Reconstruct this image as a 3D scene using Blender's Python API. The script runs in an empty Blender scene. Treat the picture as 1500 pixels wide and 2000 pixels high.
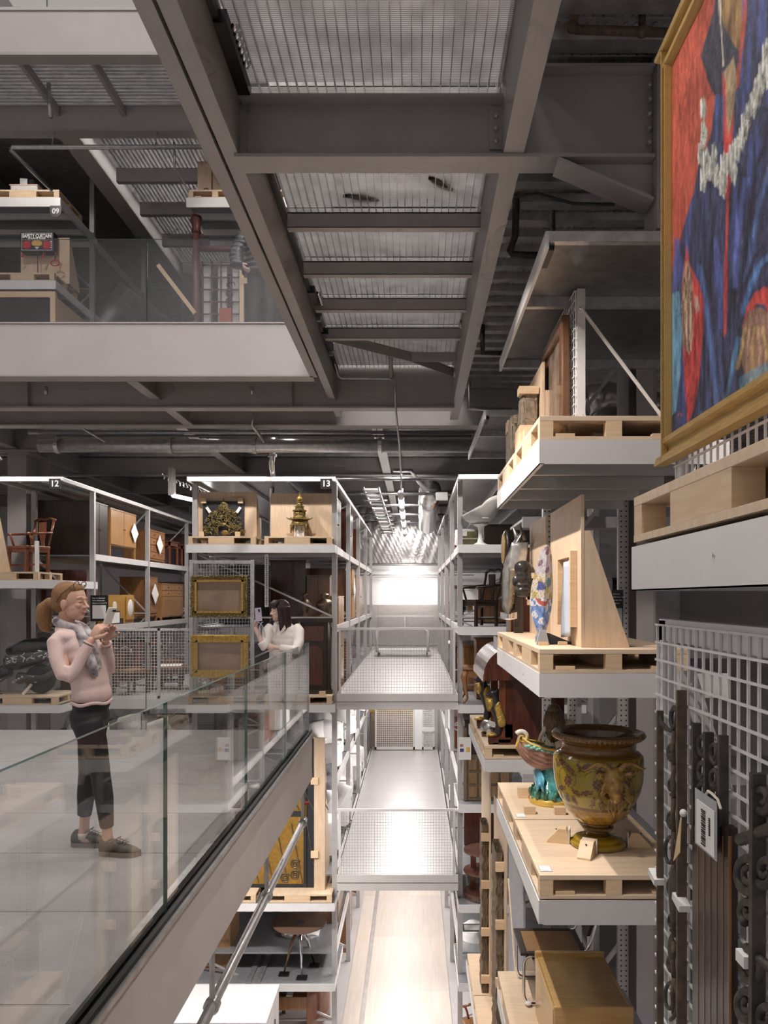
import bpy, bmesh, math, random
import numpy as np
from mathutils import Vector, Matrix, Euler

random.seed(7)
S = bpy.context.scene
COL = S.collection
H = 1.55                       # eye height above the visitors' walkway (z = 0)

# ------------------------------------------------------------------ camera
cam_d = bpy.data.cameras.new('camera'); cam = bpy.data.objects.new('camera', cam_d); COL.objects.link(cam)
cam.location = (0, 0, H); cam.rotation_euler = (math.radians(90), 0, 0)
cam_d.sensor_fit = 'HORIZONTAL'; cam_d.sensor_width = 24; cam_d.lens = 24
cam_d.shift_x = -(809 - 750) / 1500; cam_d.shift_y = (1168 - 1000) / 1500
cam_d.clip_start = 0.05; cam_d.clip_end = 200
S.camera = cam

# ------------------------------------------------------------------ world, exposure
W = bpy.data.worlds.new('hall_air'); S.world = W; W.use_nodes = True
bg = W.node_tree.nodes['Background']; bg.inputs[0].default_value = (1.0, 0.945, 0.93, 1); bg.inputs[1].default_value = 0.16
S.view_settings.view_transform = 'Standard'; S.view_settings.look = 'None'
S.view_settings.gamma = 1; S.view_settings.use_curve_mapping = False
S.view_settings.exposure = 0.0
S.cycles.max_bounces = 5; S.cycles.diffuse_bounces = 3; S.cycles.glossy_bounces = 3; S.cycles.transparent_max_bounces = 16
S.cycles.caustics_reflective = False; S.cycles.caustics_refractive = False; S.cycles.sample_clamp_indirect = 5.0
S.cycles.adaptive_threshold = 0.09; S.cycles.adaptive_min_samples = 12

# ------------------------------------------------------------------ large lights
def area(name, loc, size, energy, aim=None, col=(1, .935, .90), spread=180):
    l = bpy.data.lights.new(name, 'AREA'); l.shape = 'RECTANGLE'; l.size = size[0]; l.size_y = size[1]
    l.energy = energy; l.color = col; l.spread = math.radians(spread)
    o = bpy.data.objects.new(name, l); COL.objects.link(o); o.location = loc
    d = (Vector(aim) - Vector(loc)) if aim else Vector((0, 0, -1))
    o.rotation_euler = d.to_track_quat('-Z', 'Y').to_euler()
    return o
def spot(name, loc, aim, energy, ang=60, rad=.03, blend=.35, col=(1, .925, .87)):
    l = bpy.data.lights.new(name, 'SPOT'); l.energy = energy; l.spot_size = math.radians(ang); l.spot_blend = blend
    l.shadow_soft_size = rad; l.color = col
    o = bpy.data.objects.new(name, l); COL.objects.link(o); o.location = loc
    o.rotation_euler = (Vector(aim) - Vector(loc)).to_track_quat('-Z', 'Y').to_euler()
    return o
# luminous ceiling of the central hall, high over the open well
area('hall_ceiling_light', (-4.6, 1.5, 13.5), (7, 13), 900)
area('top_level_fill', (-6.5, 11.25, 12.6), (7, 1.2), 200)  # unseen lamp added above the topmost grating to brighten it
# lights of the levels above, over the open gratings
area('bridge_upper_light', (-.25, 5.4, 8.6), (1.6, 8), 420)
area('upper_level_light', (-4.45, 15.4, 11.0), (.9, 4.6), 150)
# lights of the aisle, hung under each walkway level
for i, y in enumerate((14.6, 17.4, 20.2, 23.2)):
    area('aisle_light_high', (-.27, y, 4.0), (.3, 1.6), 105)
    area('aisle_light_mid', (-.27, y, -.52), (.3, 1.6), 72)
    area('aisle_light_low', (-.27, y, -3.70), (.3, 1.6), 58)
area('under_walkway_fill', (-3.0, 11.2, -.75), (3.0, .3), 220)  # unseen lamp added to brighten the white cabinet and shelves below
area('side_aisle_light', (-5.0, 17.0, 3.9), (.3, 6), 165)
# lamp over the end wall
spot('end_wall_lamp', (-.1, 23.6, 2.6), (-.25, 26, 1.45), 170, 60, .1, .9)
spot('end_wall_lamp', (-.1, 25.1, 2.5), (-.2, 26, 1.75), 70, 150, .06, .9)
# unseen lamp added to brighten the column behind the right-hand racks
spot('column_fill_spot', (2.7, 3.0, 4.35), (2.2, 7.3, -.6), 260, 34)
# track spots along the left girder of the bridge, turned to the right-hand racks
for y, ay, az, e in ((2.6, 2.6, 1.2, 120), (3.6, 5.3, .4, 300), (4.9, 6.0, .9, 300), (5.6, 5.6, -2.2, 400), (7.2, 9.6, .0, 300), (8.6, 13.6, .5, 340)):
    spot('girder_spot_and_fill', (-.78, y, 4.44), (1.2, ay, az), e, 70 if y < 8 else 40)
# unseen fill spots added at the right girder to brighten the walkway edge
for y in (2.0, 3.7, 6.0):
    spot('girder_spot_and_fill', (.58, y, 4.13), (-1.3, y + .3, -.3), 120, 75)
# spots under the decking, turned down to the left rack fronts; right-hand one added to brighten the chair
for x, ax, az, e in ((-7.0, -6.9, 1.6, 150), (-3.3, -3.3, 2.2, 150), (-2.0, -2.0, 2.2, 150), (1.3, 1.4, 2.2, 130)):
    spot('rack_front_spot_and_fill', (x, 12.45, 4.5), (ax, 13.6, az), e, 105, .05)
for x in (-6.6, -2.6):
    spot('upper_spot', (x, 12.2, 9.0), (x, 13.6, 7.6), 45, 100)

# ------------------------------------------------------------------ materials
MATS = {}
def _nt(name):
    m = bpy.data.materials.new(name); m.use_nodes = True; n = m.node_tree; MATS[name] = m
    return m, n, n.nodes['Principled BSDF']
def _set(b, **k):
    for key, v in k.items():
        b.inputs[key.replace('_', ' ')].default_value = v
def M(name, c, r=.5, metal=0., var=.08, scale=6., bump=0., bscale=40., spec=.5, stretch=None, c2=None, coat=0.):
    """painted / plain surface with slight procedural mottling"""
    m, n, b = _nt(name); N = n.nodes; L = n.links
    tc = N.new('ShaderNodeTexCoord'); mp = N.new('ShaderNodeMapping'); L.new(tc.outputs['Object'], mp.inputs[0])
    if stretch: mp.inputs['Scale'].default_value = stretch
    no = N.new('ShaderNodeTexNoise'); no.inputs['Scale'].default_value = scale; no.inputs['Detail'].default_value = 5
    L.new(mp.outputs[0], no.inputs['Vector'])
    cr = N.new('ShaderNodeValToRGB'); L.new(no.outputs['Fac'], cr.inputs[0])
    lo = c2 if c2 else tuple(x * (1 - var) for x in c); hi = c if c2 else tuple(min(1, x * (1 + var)) for x in c)
    cr.color_ramp.elements[0].color = (*lo, 1); cr.color_ramp.elements[1].color = (*hi, 1)
    cr.color_ramp.elements[0].position = .3; cr.color_ramp.elements[1].position = .7
    L.new(cr.outputs[0], b.inputs['Base Color'])
    _set(b, Roughness=r, Metallic=metal); b.inputs['Specular IOR Level'].default_value = spec
    if coat: b.inputs['Coat Weight'].default_value = coat; b.inputs['Coat Roughness'].default_value = .08
    if bump:
        n2 = N.new('ShaderNodeTexNoise'); n2.inputs['Scale'].default_value = bscale; n2.inputs['Detail'].default_value = 4
        L.new(mp.outputs[0], n2.inputs['Vector'])
        bu = N.new('ShaderNodeBump'); bu.inputs['Strength'].default_value = bump; bu.inputs['Distance'].default_value = .01
        L.new(n2.outputs['Fac'], bu.inputs['Height']); L.new(bu.outputs[0], b.inputs['Normal'])
    return m
def wood(name, c1, c2, r=.45, grain=(1.5, 22, 22), coat=0., knots=False):
    m, n, b = _nt(name); N = n.nodes; L = n.links
    tc = N.new('ShaderNodeTexCoord'); mp = N.new('ShaderNodeMapping'); mp.inputs['Scale'].default_value = grain
    L.new(tc.outputs['Object'], mp.inputs[0])
    no = N.new('ShaderNodeTexNoise'); no.inputs['Scale'].default_value = 2.2; no.inputs['Detail'].default_value = 8
    no.inputs['Distortion'].default_value = .6
    L.new(mp.outputs[0], no.inputs['Vector'])
    cr = N.new('ShaderNodeValToRGB'); L.new(no.outputs['Fac'], cr.inputs[0])
    cr.color_ramp.elements[0].color = (*c1, 1); cr.color_ramp.elements[1].color = (*c2, 1)
    cr.color_ramp.elements[0].position = .3; cr.color_ramp.elements[1].position = .68
    oi = N.new('ShaderNodeObjectInfo'); hs = N.new('ShaderNodeHueSaturation')
    mr = N.new('ShaderNodeMapRange'); mr.inputs[3].default_value = .93; mr.inputs[4].default_value = 1.07
    L.new(oi.outputs['Random'], mr.inputs[0]); L.new(mr.outputs[0], hs.inputs['Value'])
    L.new(cr.outputs[0], hs.inputs['Color']); L.new(hs.outputs[0], b.inputs['Base Color'])
    _set(b, Roughness=r)
    bu = N.new('ShaderNodeBump'); bu.inputs['Strength'].default_value = .12; bu.inputs['Distance'].default_value = .004
    L.new(no.outputs['Fac'], bu.inputs['Height']); L.new(bu.outputs[0], b.inputs['Normal'])
    if coat: b.inputs['Coat Weight'].default_value = coat; b.inputs['Coat Roughness'].default_value = .12
    return m
def glass(name, tint=(.955, .958, .952), ior=1.5):
    m = bpy.data.materials.new(name); m.use_nodes = True; n = m.node_tree; n.nodes.clear(); N = n.nodes; L = n.links
    out = N.new('ShaderNodeOutputMaterial'); mix = N.new('ShaderNodeMixShader'); fr = N.new('ShaderNodeFresnel')
    tr = N.new('ShaderNodeBsdfTransparent'); gl = N.new('ShaderNodeBsdfGlossy')
    geo = N.new('ShaderNodeNewGeometry')
    fr.inputs[0].default_value = ior; tr.inputs[0].default_value = (*tint, 1); gl.inputs['Roughness'].default_value = .0
    # thin sheet: same reflectance on both faces
    sw = N.new('ShaderNodeMix'); sw.data_type = 'FLOAT'; sw.inputs[2].default_value = ior; sw.inputs[3].default_value = 1 / ior
    L.new(geo.outputs['Backfacing'], sw.inputs[0]); L.new(sw.outputs[0], fr.inputs[0])
    L.new(fr.outputs[0], mix.inputs[0]); L.new(tr.outputs[0], mix.inputs[1]); L.new(gl.outputs[0], mix.inputs[2]); L.new(mix.outputs[0], out.inputs[0])
    MATS[name] = m; return m
def emit(name, c, s):
    m, n, b = _nt(name); b.inputs['Base Color'].default_value = (*c, 1); b.inputs['Emission Color'].default_value = (*c, 1)
    b.inputs['Emission Strength'].default_value = s; return m
def vcol(name, r=.5, metal=0., coat=0., bump=0., bscale=60.):
    """colour from the mesh attribute 'Col' (painted decoration)"""
    m, n, b = _nt(name); a = n.nodes.new('ShaderNodeAttribute'); a.attribute_name = 'Col'
    n.links.new(a.outputs['Color'], b.inputs['Base Color']); _set(b, Roughness=r, Metallic=metal)
    if coat: b.inputs['Coat Weight'].default_value = coat; b.inputs['Coat Roughness'].default_value = .06
    if bump:
        tc = n.nodes.new('ShaderNodeTexCoord'); no = n.nodes.new('ShaderNodeTexNoise'); no.inputs['Scale'].default_value = bscale; no.inputs['Detail'].default_value = 6
        n.links.new(tc.outputs['Object'], no.inputs['Vector']); bu = n.nodes.new('ShaderNodeBump'); bu.inputs['Strength'].default_value = bump; bu.inputs['Distance'].default_value = .006
        n.links.new(no.outputs['Fac'], bu.inputs['Height']); n.links.new(bu.outputs[0], b.inputs['Normal'])
    return m

M('girder', (.375, .35, .342), .42, 0, .05, 3)                 # warm grey painted steel
M('edge_lit_paint', (.78, .72, .69), .45, 0, .04, 2)  # fascia grey made paler, standing in for light bounced from the right
M('girder_light', (.46, .43, .43), .45, 0, .04, 2)             # paler fascia paint, and column fronts made brighter than their webs
M('rack', (.50, .49, .49), .38, .25, .06, 8)                   # grey rack steel
M('galv', (.58, .58, .58), .32, .75, .16, 14)                  # galvanised
M('galv_dark', (.21, .205, .21), .38, .7, .2, 10)
M('fascia', (.80, .80, .80), .38, 0, .03, 5)                   # white powder coat
M('fascia_grey', (.66, .64, .63), .4, 0, .03, 5)
M('wire', (.80, .79, .79), .38, 0, .02, 5)
M('deck', (.36, .345, .34), .42, .55, .22, 9, .15, 50)           # profiled decking
M('shelf_deck', (.36, .37, .39), .4, .5, .12, 20)
M('concrete', (.37, .358, .354), .55, 0, .09, 3.5, .08, 90)
M('ground', (.62, .60, .60), .4, 0, .06, 2)
M('wall_white', (.88, .86, .87), .55, 0, .02, 1)
M('brushed', (.70, .67, .65), .36, .9, .08, 4, stretch=(1, 1, 8))
M('foil', (.62, .60, .60), .30, .9, .12, 6, .55, 14)
M('black', (.008, .008, .009), .45, 0, .2, 10)
M('black_gloss', (.012, .012, .014), .12, 0, .2, 10)
M('black_panel', (.022, .024, .028), .5, 0, .1, 8)
M('rubber', (.03, .03, .03), .7, 0, .1, 10)
M('chrome', (.82, .82, .83), .08, 1, .02, 5)
M('pipe', (.45, .45, .45), .3, .8, .15, 12)
M('duct', (.6, .6, .6), .25, .9, .15, 8, .3, 12)
M('cable', (.10, .10, .10), .5)
M('red_valve', (.55, .03, .04), .4)
M('paper', (.86, .85, .83), .6, 0, .02, 8)
M('white_print', (.9, .9, .9), .5, 0, .0, 8)
M('cloth_white', (.86, .845, .84), .8, 0, .04, 5, .35, 14)
M('gold', (.55, .36, .09), .35, .65, .25, 30, .6, 60)
M('gold_dark', (.25, .17, .06), .38, .6, .6, 40, .9, 80)
M('gilt_relief', (.42, .32, .12), .38, .6, .55, 45, .9, 70, c2=(.10, .08, .04))
M('gold_panel', (.38, .215, .045), .4, .45, .2, 14, .4, 40)
M('bronze', (.20, .15, .10), .35, .7, .3, 20)
M('rust', (.20, .135, .09), .72, .25, .5, 26, .5, 60, c2=(.085, .062, .05))
M('iron', (.115, .10, .088), .6, .4, .3, 22, .4, 60, c2=(.05, .045, .04))
M('stone', (.36, .29, .21), .9, 0, .4, 18, 1.0, 30, c2=(.15, .12, .09))
M('old_paint', (.30, .22, .16), .35, 0, .5, 7, .3, 30, c2=(.09, .06, .05), coat=.3)
M('canvas_brown', (.36, .24, .16), .3, 0, .15, 4, coat=.4)
M('plastic_white', (.80, .785, .75), .3, 0, .02, 3)
M('cream', (.78, .72, .62), .4, 0, .05, 5)
M('silver', (.62, .61, .58), .28, .9, .2, 20, .2, 40)
M('steel_armour', (.36, .35, .32), .3, .85, .3, 18, .3, 30)
M('mask_black', (.04, .035, .032), .22, .1, .3, 20)
M('cloth_blue', (.55, .60, .68), .5, 0, .06, 6, .2, 20)
M('skin', (.66, .40, .30), .5, 0, .06, 22, spec=.35)
M('skin_pale', (.74, .52, .43), .5, 0, .04, 22, spec=.35)
M('lips', (.50, .22, .20), .4)
M('eye_white', (.75, .72, .70), .3)
M('hair_blond', (.36, .19, .075), .42, 0, .35, 30, .6, 60, stretch=(6, 6, 1), c2=(.20, .095, .035))
M('hair_dark', (.035, .016, .016), .32, 0, .4, 30, .6, 60, stretch=(6, 6, 1))
M('sweater', (.70, .53, .49), .8, 0, .05, 9, .3, 120)
M('scarf', (.68, .65, .65), .8, 0, .3, 17, .15, 60, c2=(.10, .07, .09))
M('trousers', (.012, .012, .014), .7, 0, .1, 12)
M('shoe', (.06, .055, .05), .6, 0, .25, 30)
M('shoe_sole', (.20, .17, .15), .6)
M('linen', (.80, .755, .70), .75, 0, .05, 7, .35, 40)
M('lilac', (.62, .55, .72), .4)
M('puffer', (.035, .035, .04), .4, 0, .1, 6, .3, 10)
M('maiolica_brown', (.22, .095, .02), .12, 0, .3, 14, coat=.8)
M('turq', (.10, .38, .36), .12, 0, .4, 18, coat=.8)
M('shell_pink', (.46, .24, .17), .2, 0, .25, 12, coat=.6, stretch=(1, 1, 1))
M('shell_white', (.80, .74, .64), .2, 0, .06, 8, coat=.6)
M('maiolica_yellow', (.70, .45, .08), .15, 0, .1, 8, coat=.8)
M('maiolica_green', (.04, .16, .09), .15, 0, .6, 18, coat=.8)
M('mermaid_hair', (.22, .11, .03), .25, 0, .5, 24, .8, 40, stretch=(4, 4, .8), coat=.5, c2=(.06, .045, .02))
M('maiolica_skin', (.66, .53, .40), .15, 0, .06, 8, coat=.8)
M('padlock', (.5, .38, .12), .3, .8)
M('tag', (.66, .5, .28), .7)
M('tape', (.42, .44, .47), .4)
M('plastic_wrap', (.85, .84, .83), .25, 0, .04, 5, .5, 18)
M('motor_black', (.02, .02, .022), .25, 0, .2, 9, coat=.3)
M('motor_grey', (.10, .10, .105), .4, .3, .3, 9)
M('chair_seat', (.30, .12, .06), .35)
M('amber', (.75, .48, .10), .4)
M('brick_red', (.42, .10, .05), .5)
M('crate_green', (.27, .25, .12), .6)
M('blue_grey', (.40, .42, .46), .45)
M('purple', (.10, .07, .22), .5)
M('soot_brown', (.15, .09, .06), .6)
wood('ply', (.66, .485, .325), (.77, .595, .425), .5, (14, 14, 1.6))
wood('ply_flat', (.67, .505, .345), (.77, .61, .44), .5, (1.4, 12, 8))
wood('ply_edge', (.52, .39, .27), (.68, .54, .39), .6, (1, 1, 90))
wood('pine', (.69, .49, .30), (.79, .60, .39), .5, (2, 2, 26))
wood('mahogany', (.055, .015, .010), (.115, .034, .020), .22, (14, 14, 1.5), .5)
wood('mahogany_warm', (.16, .05, .022), (.26, .085, .035), .25, (14, 14, 1.5), .4)
wood('walnut', (.10, .045, .022), (.20, .095, .045), .28, (10, 10, 1.3), .4)
wood('oak', (.33, .165, .06), (.44, .24, .095), .35, (12, 12, 1.3), .25)
wood('teak', (.25, .11, .042), (.36, .175, .07), .35, (12, 12, 1.3), .25)
wood('birch_old', (.50, .30, .11), (.60, .385, .155), .3, (1.2, 14, 8), .35)
wood('dark_wood', (.016, .011, .009), (.042, .027, .02), .4, (12, 12, 1.5), .2)
wood('old_oak', (.10, .07, .045), (.22, .16, .10), .75, (18, 18, 1.2))
wood('carved_oak', (.16, .095, .05), (.30, .19, .10), .6, (18, 18, 1.2))
wood('floor_wood', (.72, .63, .55), (.80, .715, .64), .42, (9, .5, 1))
wood('cane', (.20, .11, .045), (.30, .175, .075), .45, (60, 60, 60))
wood('amber_wood', (.42, .21, .035), (.52, .29, .06), .3, (12, 12, 1.3), .3)
M('tier_brown', (.125, .052, .036), .28, 0, .15, 10, coat=.3)
M('iron_red', (.12, .045, .04), .45, .2, .2, 12)
glass('glass')
glass('glass_balcony', (.93, .94, .95), 1.95)
glass('glass_clear', (.96, .97, .97), 1.45)
M('glass_edge', (.05, .12, .11), .15, 0, .1, 5)
emit('led', (1, .96, .92), 14.0)
emit('led_soft', (1, .95, .9), 4.0)
vcol('painted', .55, bump=.5, bscale=90)
vcol('glazed', .14, coat=.7)
vcol('printed', .4)

# grating infill: dense cross rods, half open, lets light through
def grating_mat():
    m = bpy.data.materials.new('grating_fill'); m.use_nodes = True; n = m.node_tree; N = n.nodes; L = n.links
    b = N['Principled BSDF']; out = N['Material Output']
    tc = N.new('ShaderNodeTexCoord'); wv = N.new('ShaderNodeTexWave'); wv.bands_direction = 'Y'; wv.inputs['Scale'].default_value = 22; wv.inputs['Distortion'].default_value = .3
    L.new(tc.outputs['Object'], wv.inputs['Vector'])
    no = N.new('ShaderNodeTexNoise'); no.inputs['Scale'].default_value = 6; no.inputs['Detail'].default_value = 8; L.new(tc.outputs['Object'], no.inputs['Vector'])
    mx = N.new('ShaderNodeMath'); mx.operation = 'MULTIPLY'; L.new(wv.outputs['Fac'], mx.inputs[0]); L.new(no.outputs['Fac'], mx.inputs[1])
    cr = N.new('ShaderNodeValToRGB'); L.new(mx.outputs[0], cr.inputs[0])
    cr.color_ramp.elements[0].color = (.34, .335, .34, 1); cr.color_ramp.elements[1].color = (.80, .79, .79, 1); cr.color_ramp.elements[1].position = .6
    L.new(cr.outputs[0], b.inputs['Base Color']); b.inputs['Roughness'].default_value = .35; b.inputs['Metallic'].default_value = .5
    tr = N.new('ShaderNodeBsdfTranslucent'); L.new(cr.outputs[0], tr.inputs[0])
    mix = N.new('ShaderNodeMixShader'); mix.inputs[0].default_value = .5
    L.new(b.outputs[0], mix.inputs[1]); L.new(tr.outputs[0], mix.inputs[2]); L.new(mix.outputs[0], out.inputs[0])
    MATS['grating_fill'] = m
grating_mat()
def deck_grid_mat():
    """walkway grating seen from above, fine square lattice"""
    m, n, b = _nt('grating_top'); N = n.nodes; L = n.links
    tc = N.new('ShaderNodeTexCoord'); ck = N.new('ShaderNodeTexBrick'); ck.offset = 0; ck.inputs['Scale'].default_value = 1
    ck.inputs['Brick Width'].default_value = .034; ck.inputs['Row Height'].default_value = .034; ck.inputs['Mortar Size'].default_value = .006
    ck.inputs['Color1'].default_value = (.60, .585, .59, 1); ck.inputs['Color2'].default_value = (.63, .615, .62, 1); ck.inputs['Mortar'].default_value = (.73, .71, .71, 1)
    L.new(tc.outputs['Object'], ck.inputs['Vector']); L.new(ck.outputs[0], b.inputs['Base Color'])
    _set(b, Roughness=.33, Metallic=.45)
deck_grid_mat()

# ------------------------------------------------------------------ mesh helpers
class MB:
    def __init__(s): s.v = []; s.f = []; s.mi = []; s.m = 0
    def quad(s, *p):
        i = len(s.v); s.v += [tuple(q) for q in p]; s.f.append(tuple(range(i, i + len(p)))); s.mi.append(s.m); return s
    def box(s, x0, x1, y0, y1, z0, z1):
        i = len(s.v); s.v += [(x0, y0, z0), (x1, y0, z0), (x1, y1, z0), (x0, y1, z0), (x0, y0, z1), (x1, y0, z1), (x1, y1, z1), (x0, y1, z1)]
        for q in ((0, 3, 2, 1), (4, 5, 6, 7), (0, 1, 5, 4), (1, 2, 6, 5), (2, 3, 7, 6), (3, 0, 4, 7)): s.f.append(tuple(i + k for k in q)); s.mi.append(s.m)
        return s
    def obox(s, c, sx, sy, sz, R=None):
        i = len(s.v); c = Vector(c); R = R or Matrix.Identity(3)
        if isinstance(R, Euler): R = R.to_matrix()
        for dz in (-.5, .5):
            for dx, dy in ((-.5, -.5), (.5, -.5), (.5, .5), (-.5, .5)):
                s.v.append(tuple(c + R @ Vector((dx * sx, dy * sy, dz * sz))))
        for q in ((0, 3, 2, 1), (4, 5, 6, 7), (0, 1, 5, 4), (1, 2, 6, 5), (2, 3, 7, 6), (3, 0, 4, 7)): s.f.append(tuple(i + k for k in q)); s.mi.append(s.m)
        return s
    def bar(s, p, q, w, h, up=(0, 0, 1)):
        p = Vector(p); q = Vector(q); d = (q - p); L = d.length; d.normalize(); up = Vector(up)
        if abs(d.dot(up)) > .98: up = Vector((0, 1, 0))
        sd = d.cross(up).normalized(); u = sd.cross(d)
        return s.obox((p + q) / 2, L, w, h, Matrix((d, sd, u)).transposed())
    def tube(s, pts, r, n=8, closed=False):
        pts = [Vector(p) for p in pts]; k = len(pts); i0 = len(s.v); prev = None
        rr = r if isinstance(r, (list, tuple)) else [r] * k
        for j, p in enumerate(pts):
            a = pts[(j - 1) % k] if (closed or j > 0) else p; b = pts[(j + 1) % k] if (closed or j < k - 1) else p
            t = (b - a); t = t.normalized() if t.length > 1e-9 else Vector((0, 0, 1))
            if prev is None:
                u = t.cross(Vector((0, 0, 1)));
                if u.length < 1e-3: u = t.cross(Vector((0, 1, 0)))
                u.normalize()
            else:
                u = prev - t * prev.dot(t); u = u.normalized() if u.length > 1e-6 else t.orthogonal().normalized()
            prev = u; w = t.cross(u)
            for a_ in range(n):
                an = 2 * math.pi * a_ / n; s.v.append(tuple(p + (u * math.cos(an) + w * math.sin(an)) * rr[j]))
        for j in range(k if closed else k - 1):
            for a_ in range(n):
                b_ = (a_ + 1) % n; j2 = (j + 1) % k
                s.f.append((i0 + j * n + a_, i0 + j * n + b_, i0 + j2 * n + b_, i0 + j2 * n + a_)); s.mi.append(s.m)
        if not closed:
            s.f.append(tuple(i0 + a_ for a_ in reversed(range(n)))); s.mi.append(s.m)
            s.f.append(tuple(i0 + (k - 1) * n + a_ for a_ in range(n))); s.mi.append(s.m)
        return s
    def lathe(s, prof, n=20, c=(0, 0, 0), R=None, arc=1.0):
        i0 = len(s.v); k = len(prof); c = Vector(c); m = n if arc >= 1 else n + 1
        for r, z in prof:
            for a in range(m):
                an = 2 * math.pi * arc * a / n; p = Vector((r * math.cos(an), r * math.sin(an), z))
                s.v.append(tuple(c + (R @ p if R else p)))
        for j in range(k - 1):
            for a in range(n):
                b = (a + 1) % m; s.f.append((i0 + j * m + a, i0 + j * m + b, i0 + (j + 1) * m + b, i0 + (j + 1) * m + a)); s.mi.append(s.m)
        if arc >= 1:
            if prof[0][0] > 1e-6: s.f.append(tuple(i0 + a for a in reversed(range(n)))); s.mi.append(s.m)
            if prof[-1][0] > 1e-6: s.f.append(tuple(i0 + (k - 1) * m + a for a in range(n))); s.mi.append(s.m)
        return s
    def prism(s, poly, axis, a, b):
        n = len(poly); i = len(s.v)
        def p3(u, w, t): return {'x': (t, u, w), 'y': (u, t, w), 'z': (u, w, t)}[axis]
        s.v += [p3(u, w, a) for u, w in poly] + [p3(u, w, b) for u, w in poly]
        s.f.append(tuple(i + k for k in range(n))); s.mi.append(s.m)
        s.f.append(tuple(i + n + k for k in reversed(range(n)))); s.mi.append(s.m)
        for k in range(n):
            l = (k + 1) % n; s.f.append((i + l, i + k, i + n + k, i + n + l)); s.mi.append(s.m)
        return s
    def ball(s, c, r, nu=12, nv=8, R=None):
        r = r if isinstance(r, (list, tuple)) else (r, r, r); c = Vector(c); i0 = len(s.v)
        if isinstance(R, Euler): R = R.to_matrix()
        for j in range(nv + 1):
            th = math.pi * j / nv
            for a in range(nu):
                ph = 2 * math.pi * a / nu; p = Vector((r[0] * math.sin(th) * math.cos(ph), r[1] * math.sin(th) * math.sin(ph), r[2] * math.cos(th)))
                s.v.append(tuple(c + (R @ p if R else p)))
        for j in range(nv):
            for a in range(nu):
                b = (a + 1) % nu; s.f.append((i0 + j * nu + a, i0 + (j + 1) * nu + a, i0 + (j + 1) * nu + b, i0 + j * nu + b)); s.mi.append(s.m)
        return s
    def surf(s, fn, nu, nv, wrap=False):
        i0 = len(s.v); m = nu if wrap else nu + 1
        for j in range(nv + 1):
            for a in range(m): s.v.append(tuple(fn(a / nu, j / nv)))
        for j in range(nv):
            for a in range(nu):
                b = (a + 1) % m; s.f.append((i0 + j * m + a, i0 + j * m + b, i0 + (j + 1) * m + b, i0 + (j + 1) * m + a)); s.mi.append(s.m)
        return s
    def disc(s, c, r, n=16, axis='z', t=.004):
        poly = [(c[{'x': 1, 'y': 0, 'z': 0}[axis]] + r * math.cos(2 * math.pi * k / n), c[{'x': 2, 'y': 2, 'z': 1}[axis]] + r * math.sin(2 * math.pi * k / n)) for k in range(n)]
        q = c[{'x': 0, 'y': 1, 'z': 2}[axis]]
        return s.prism(poly, axis, q - t / 2, q + t / 2)
    def build(s, name, mat, parent=None, smooth=False, world=False, bevel=0., mods=None, col=None, solid=0.):
        me = bpy.data.meshes.new(name)
        off = Vector((0, 0, 0))
        if world and parent is not None: off = wloc(parent)
        v = [(a - off.x, b - off.y, c - off.z) for a, b, c in s.v] if world else s.v
        me.from_pydata(v, [], s.f); me.validate(clean_customdata=False)
        ms = mat if isinstance(mat, (list, tuple)) else [mat]
        for q in ms: me.materials.append(MATS[q])
        if len(ms) > 1 and len(me.polygons) == len(s.mi): me.polygons.foreach_set('material_index', s.mi)
        if smooth: me.polygons.foreach_set('use_smooth', [True] * len(me.polygons))
        if col is not None:
            at = me.color_attributes.new('Col', 'FLOAT_COLOR', 'POINT'); at.data.foreach_set('color', np.asarray(col, dtype=np.float32).ravel())
        bm = bmesh.new(); bm.from_mesh(me); bmesh.ops.recalc_face_normals(bm, faces=bm.faces[:]) if not col is not None else None
        bm.to_mesh(me); bm.free(); me.update()
        o = bpy.data.objects.new(name, me); COL.objects.link(o)
        if parent is not None: o.parent = parent
        if solid:
            md = o.modifiers.new('solid', 'SOLIDIFY'); md.thickness = solid; md.offset = 0
        if bevel:
            md = o.modifiers.new('bevel', 'BEVEL'); md.width = bevel; md.segments = 2; md.limit_method = 'ANGLE'
        if mods: mods(o)
        return o
def wloc(o):
    p = Vector((0, 0, 0))
    while o is not None: p += o.location; o = o.parent
    return p
def tag(o, label, cat, group=None, kind=None):
    if label: o['label'] = label
    if cat: o['category'] = cat
    if group: o['group'] = group
    if kind: o['kind'] = kind
    return o
def thing(name, label, cat, loc=(0, 0, 0), rz=0., group=None, kind=None):
    o = bpy.data.objects.new(name, None); COL.objects.link(o); o.location = loc; o.rotation_euler = (0, 0, rz); o.empty_display_size = .1
    return tag(o, label, cat, group, kind)
def struct(name, parent=None):
    o = bpy.data.objects.new(name, None); COL.objects.link(o); o.empty_display_size = .1; o['kind'] = 'structure'
    return o
def st(o, label=None):
    o['kind'] = 'structure'
    if label: o['label'] = label
    return o
def copy_tree(o, parent=None):
    c = o.copy(); COL.objects.link(c); c.parent = parent
    for ch in list(o.children): copy_tree(ch, c)
    return c
def dup(o, loc, label, rz=None, scale=None):
    c = copy_tree(o); c.location = loc
    if rz is not None: c.rotation_euler = (0, 0, rz)
    if scale: c.scale = (scale, scale, scale) if not isinstance(scale, tuple) else scale
    c['label'] = label
    return c
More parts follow.
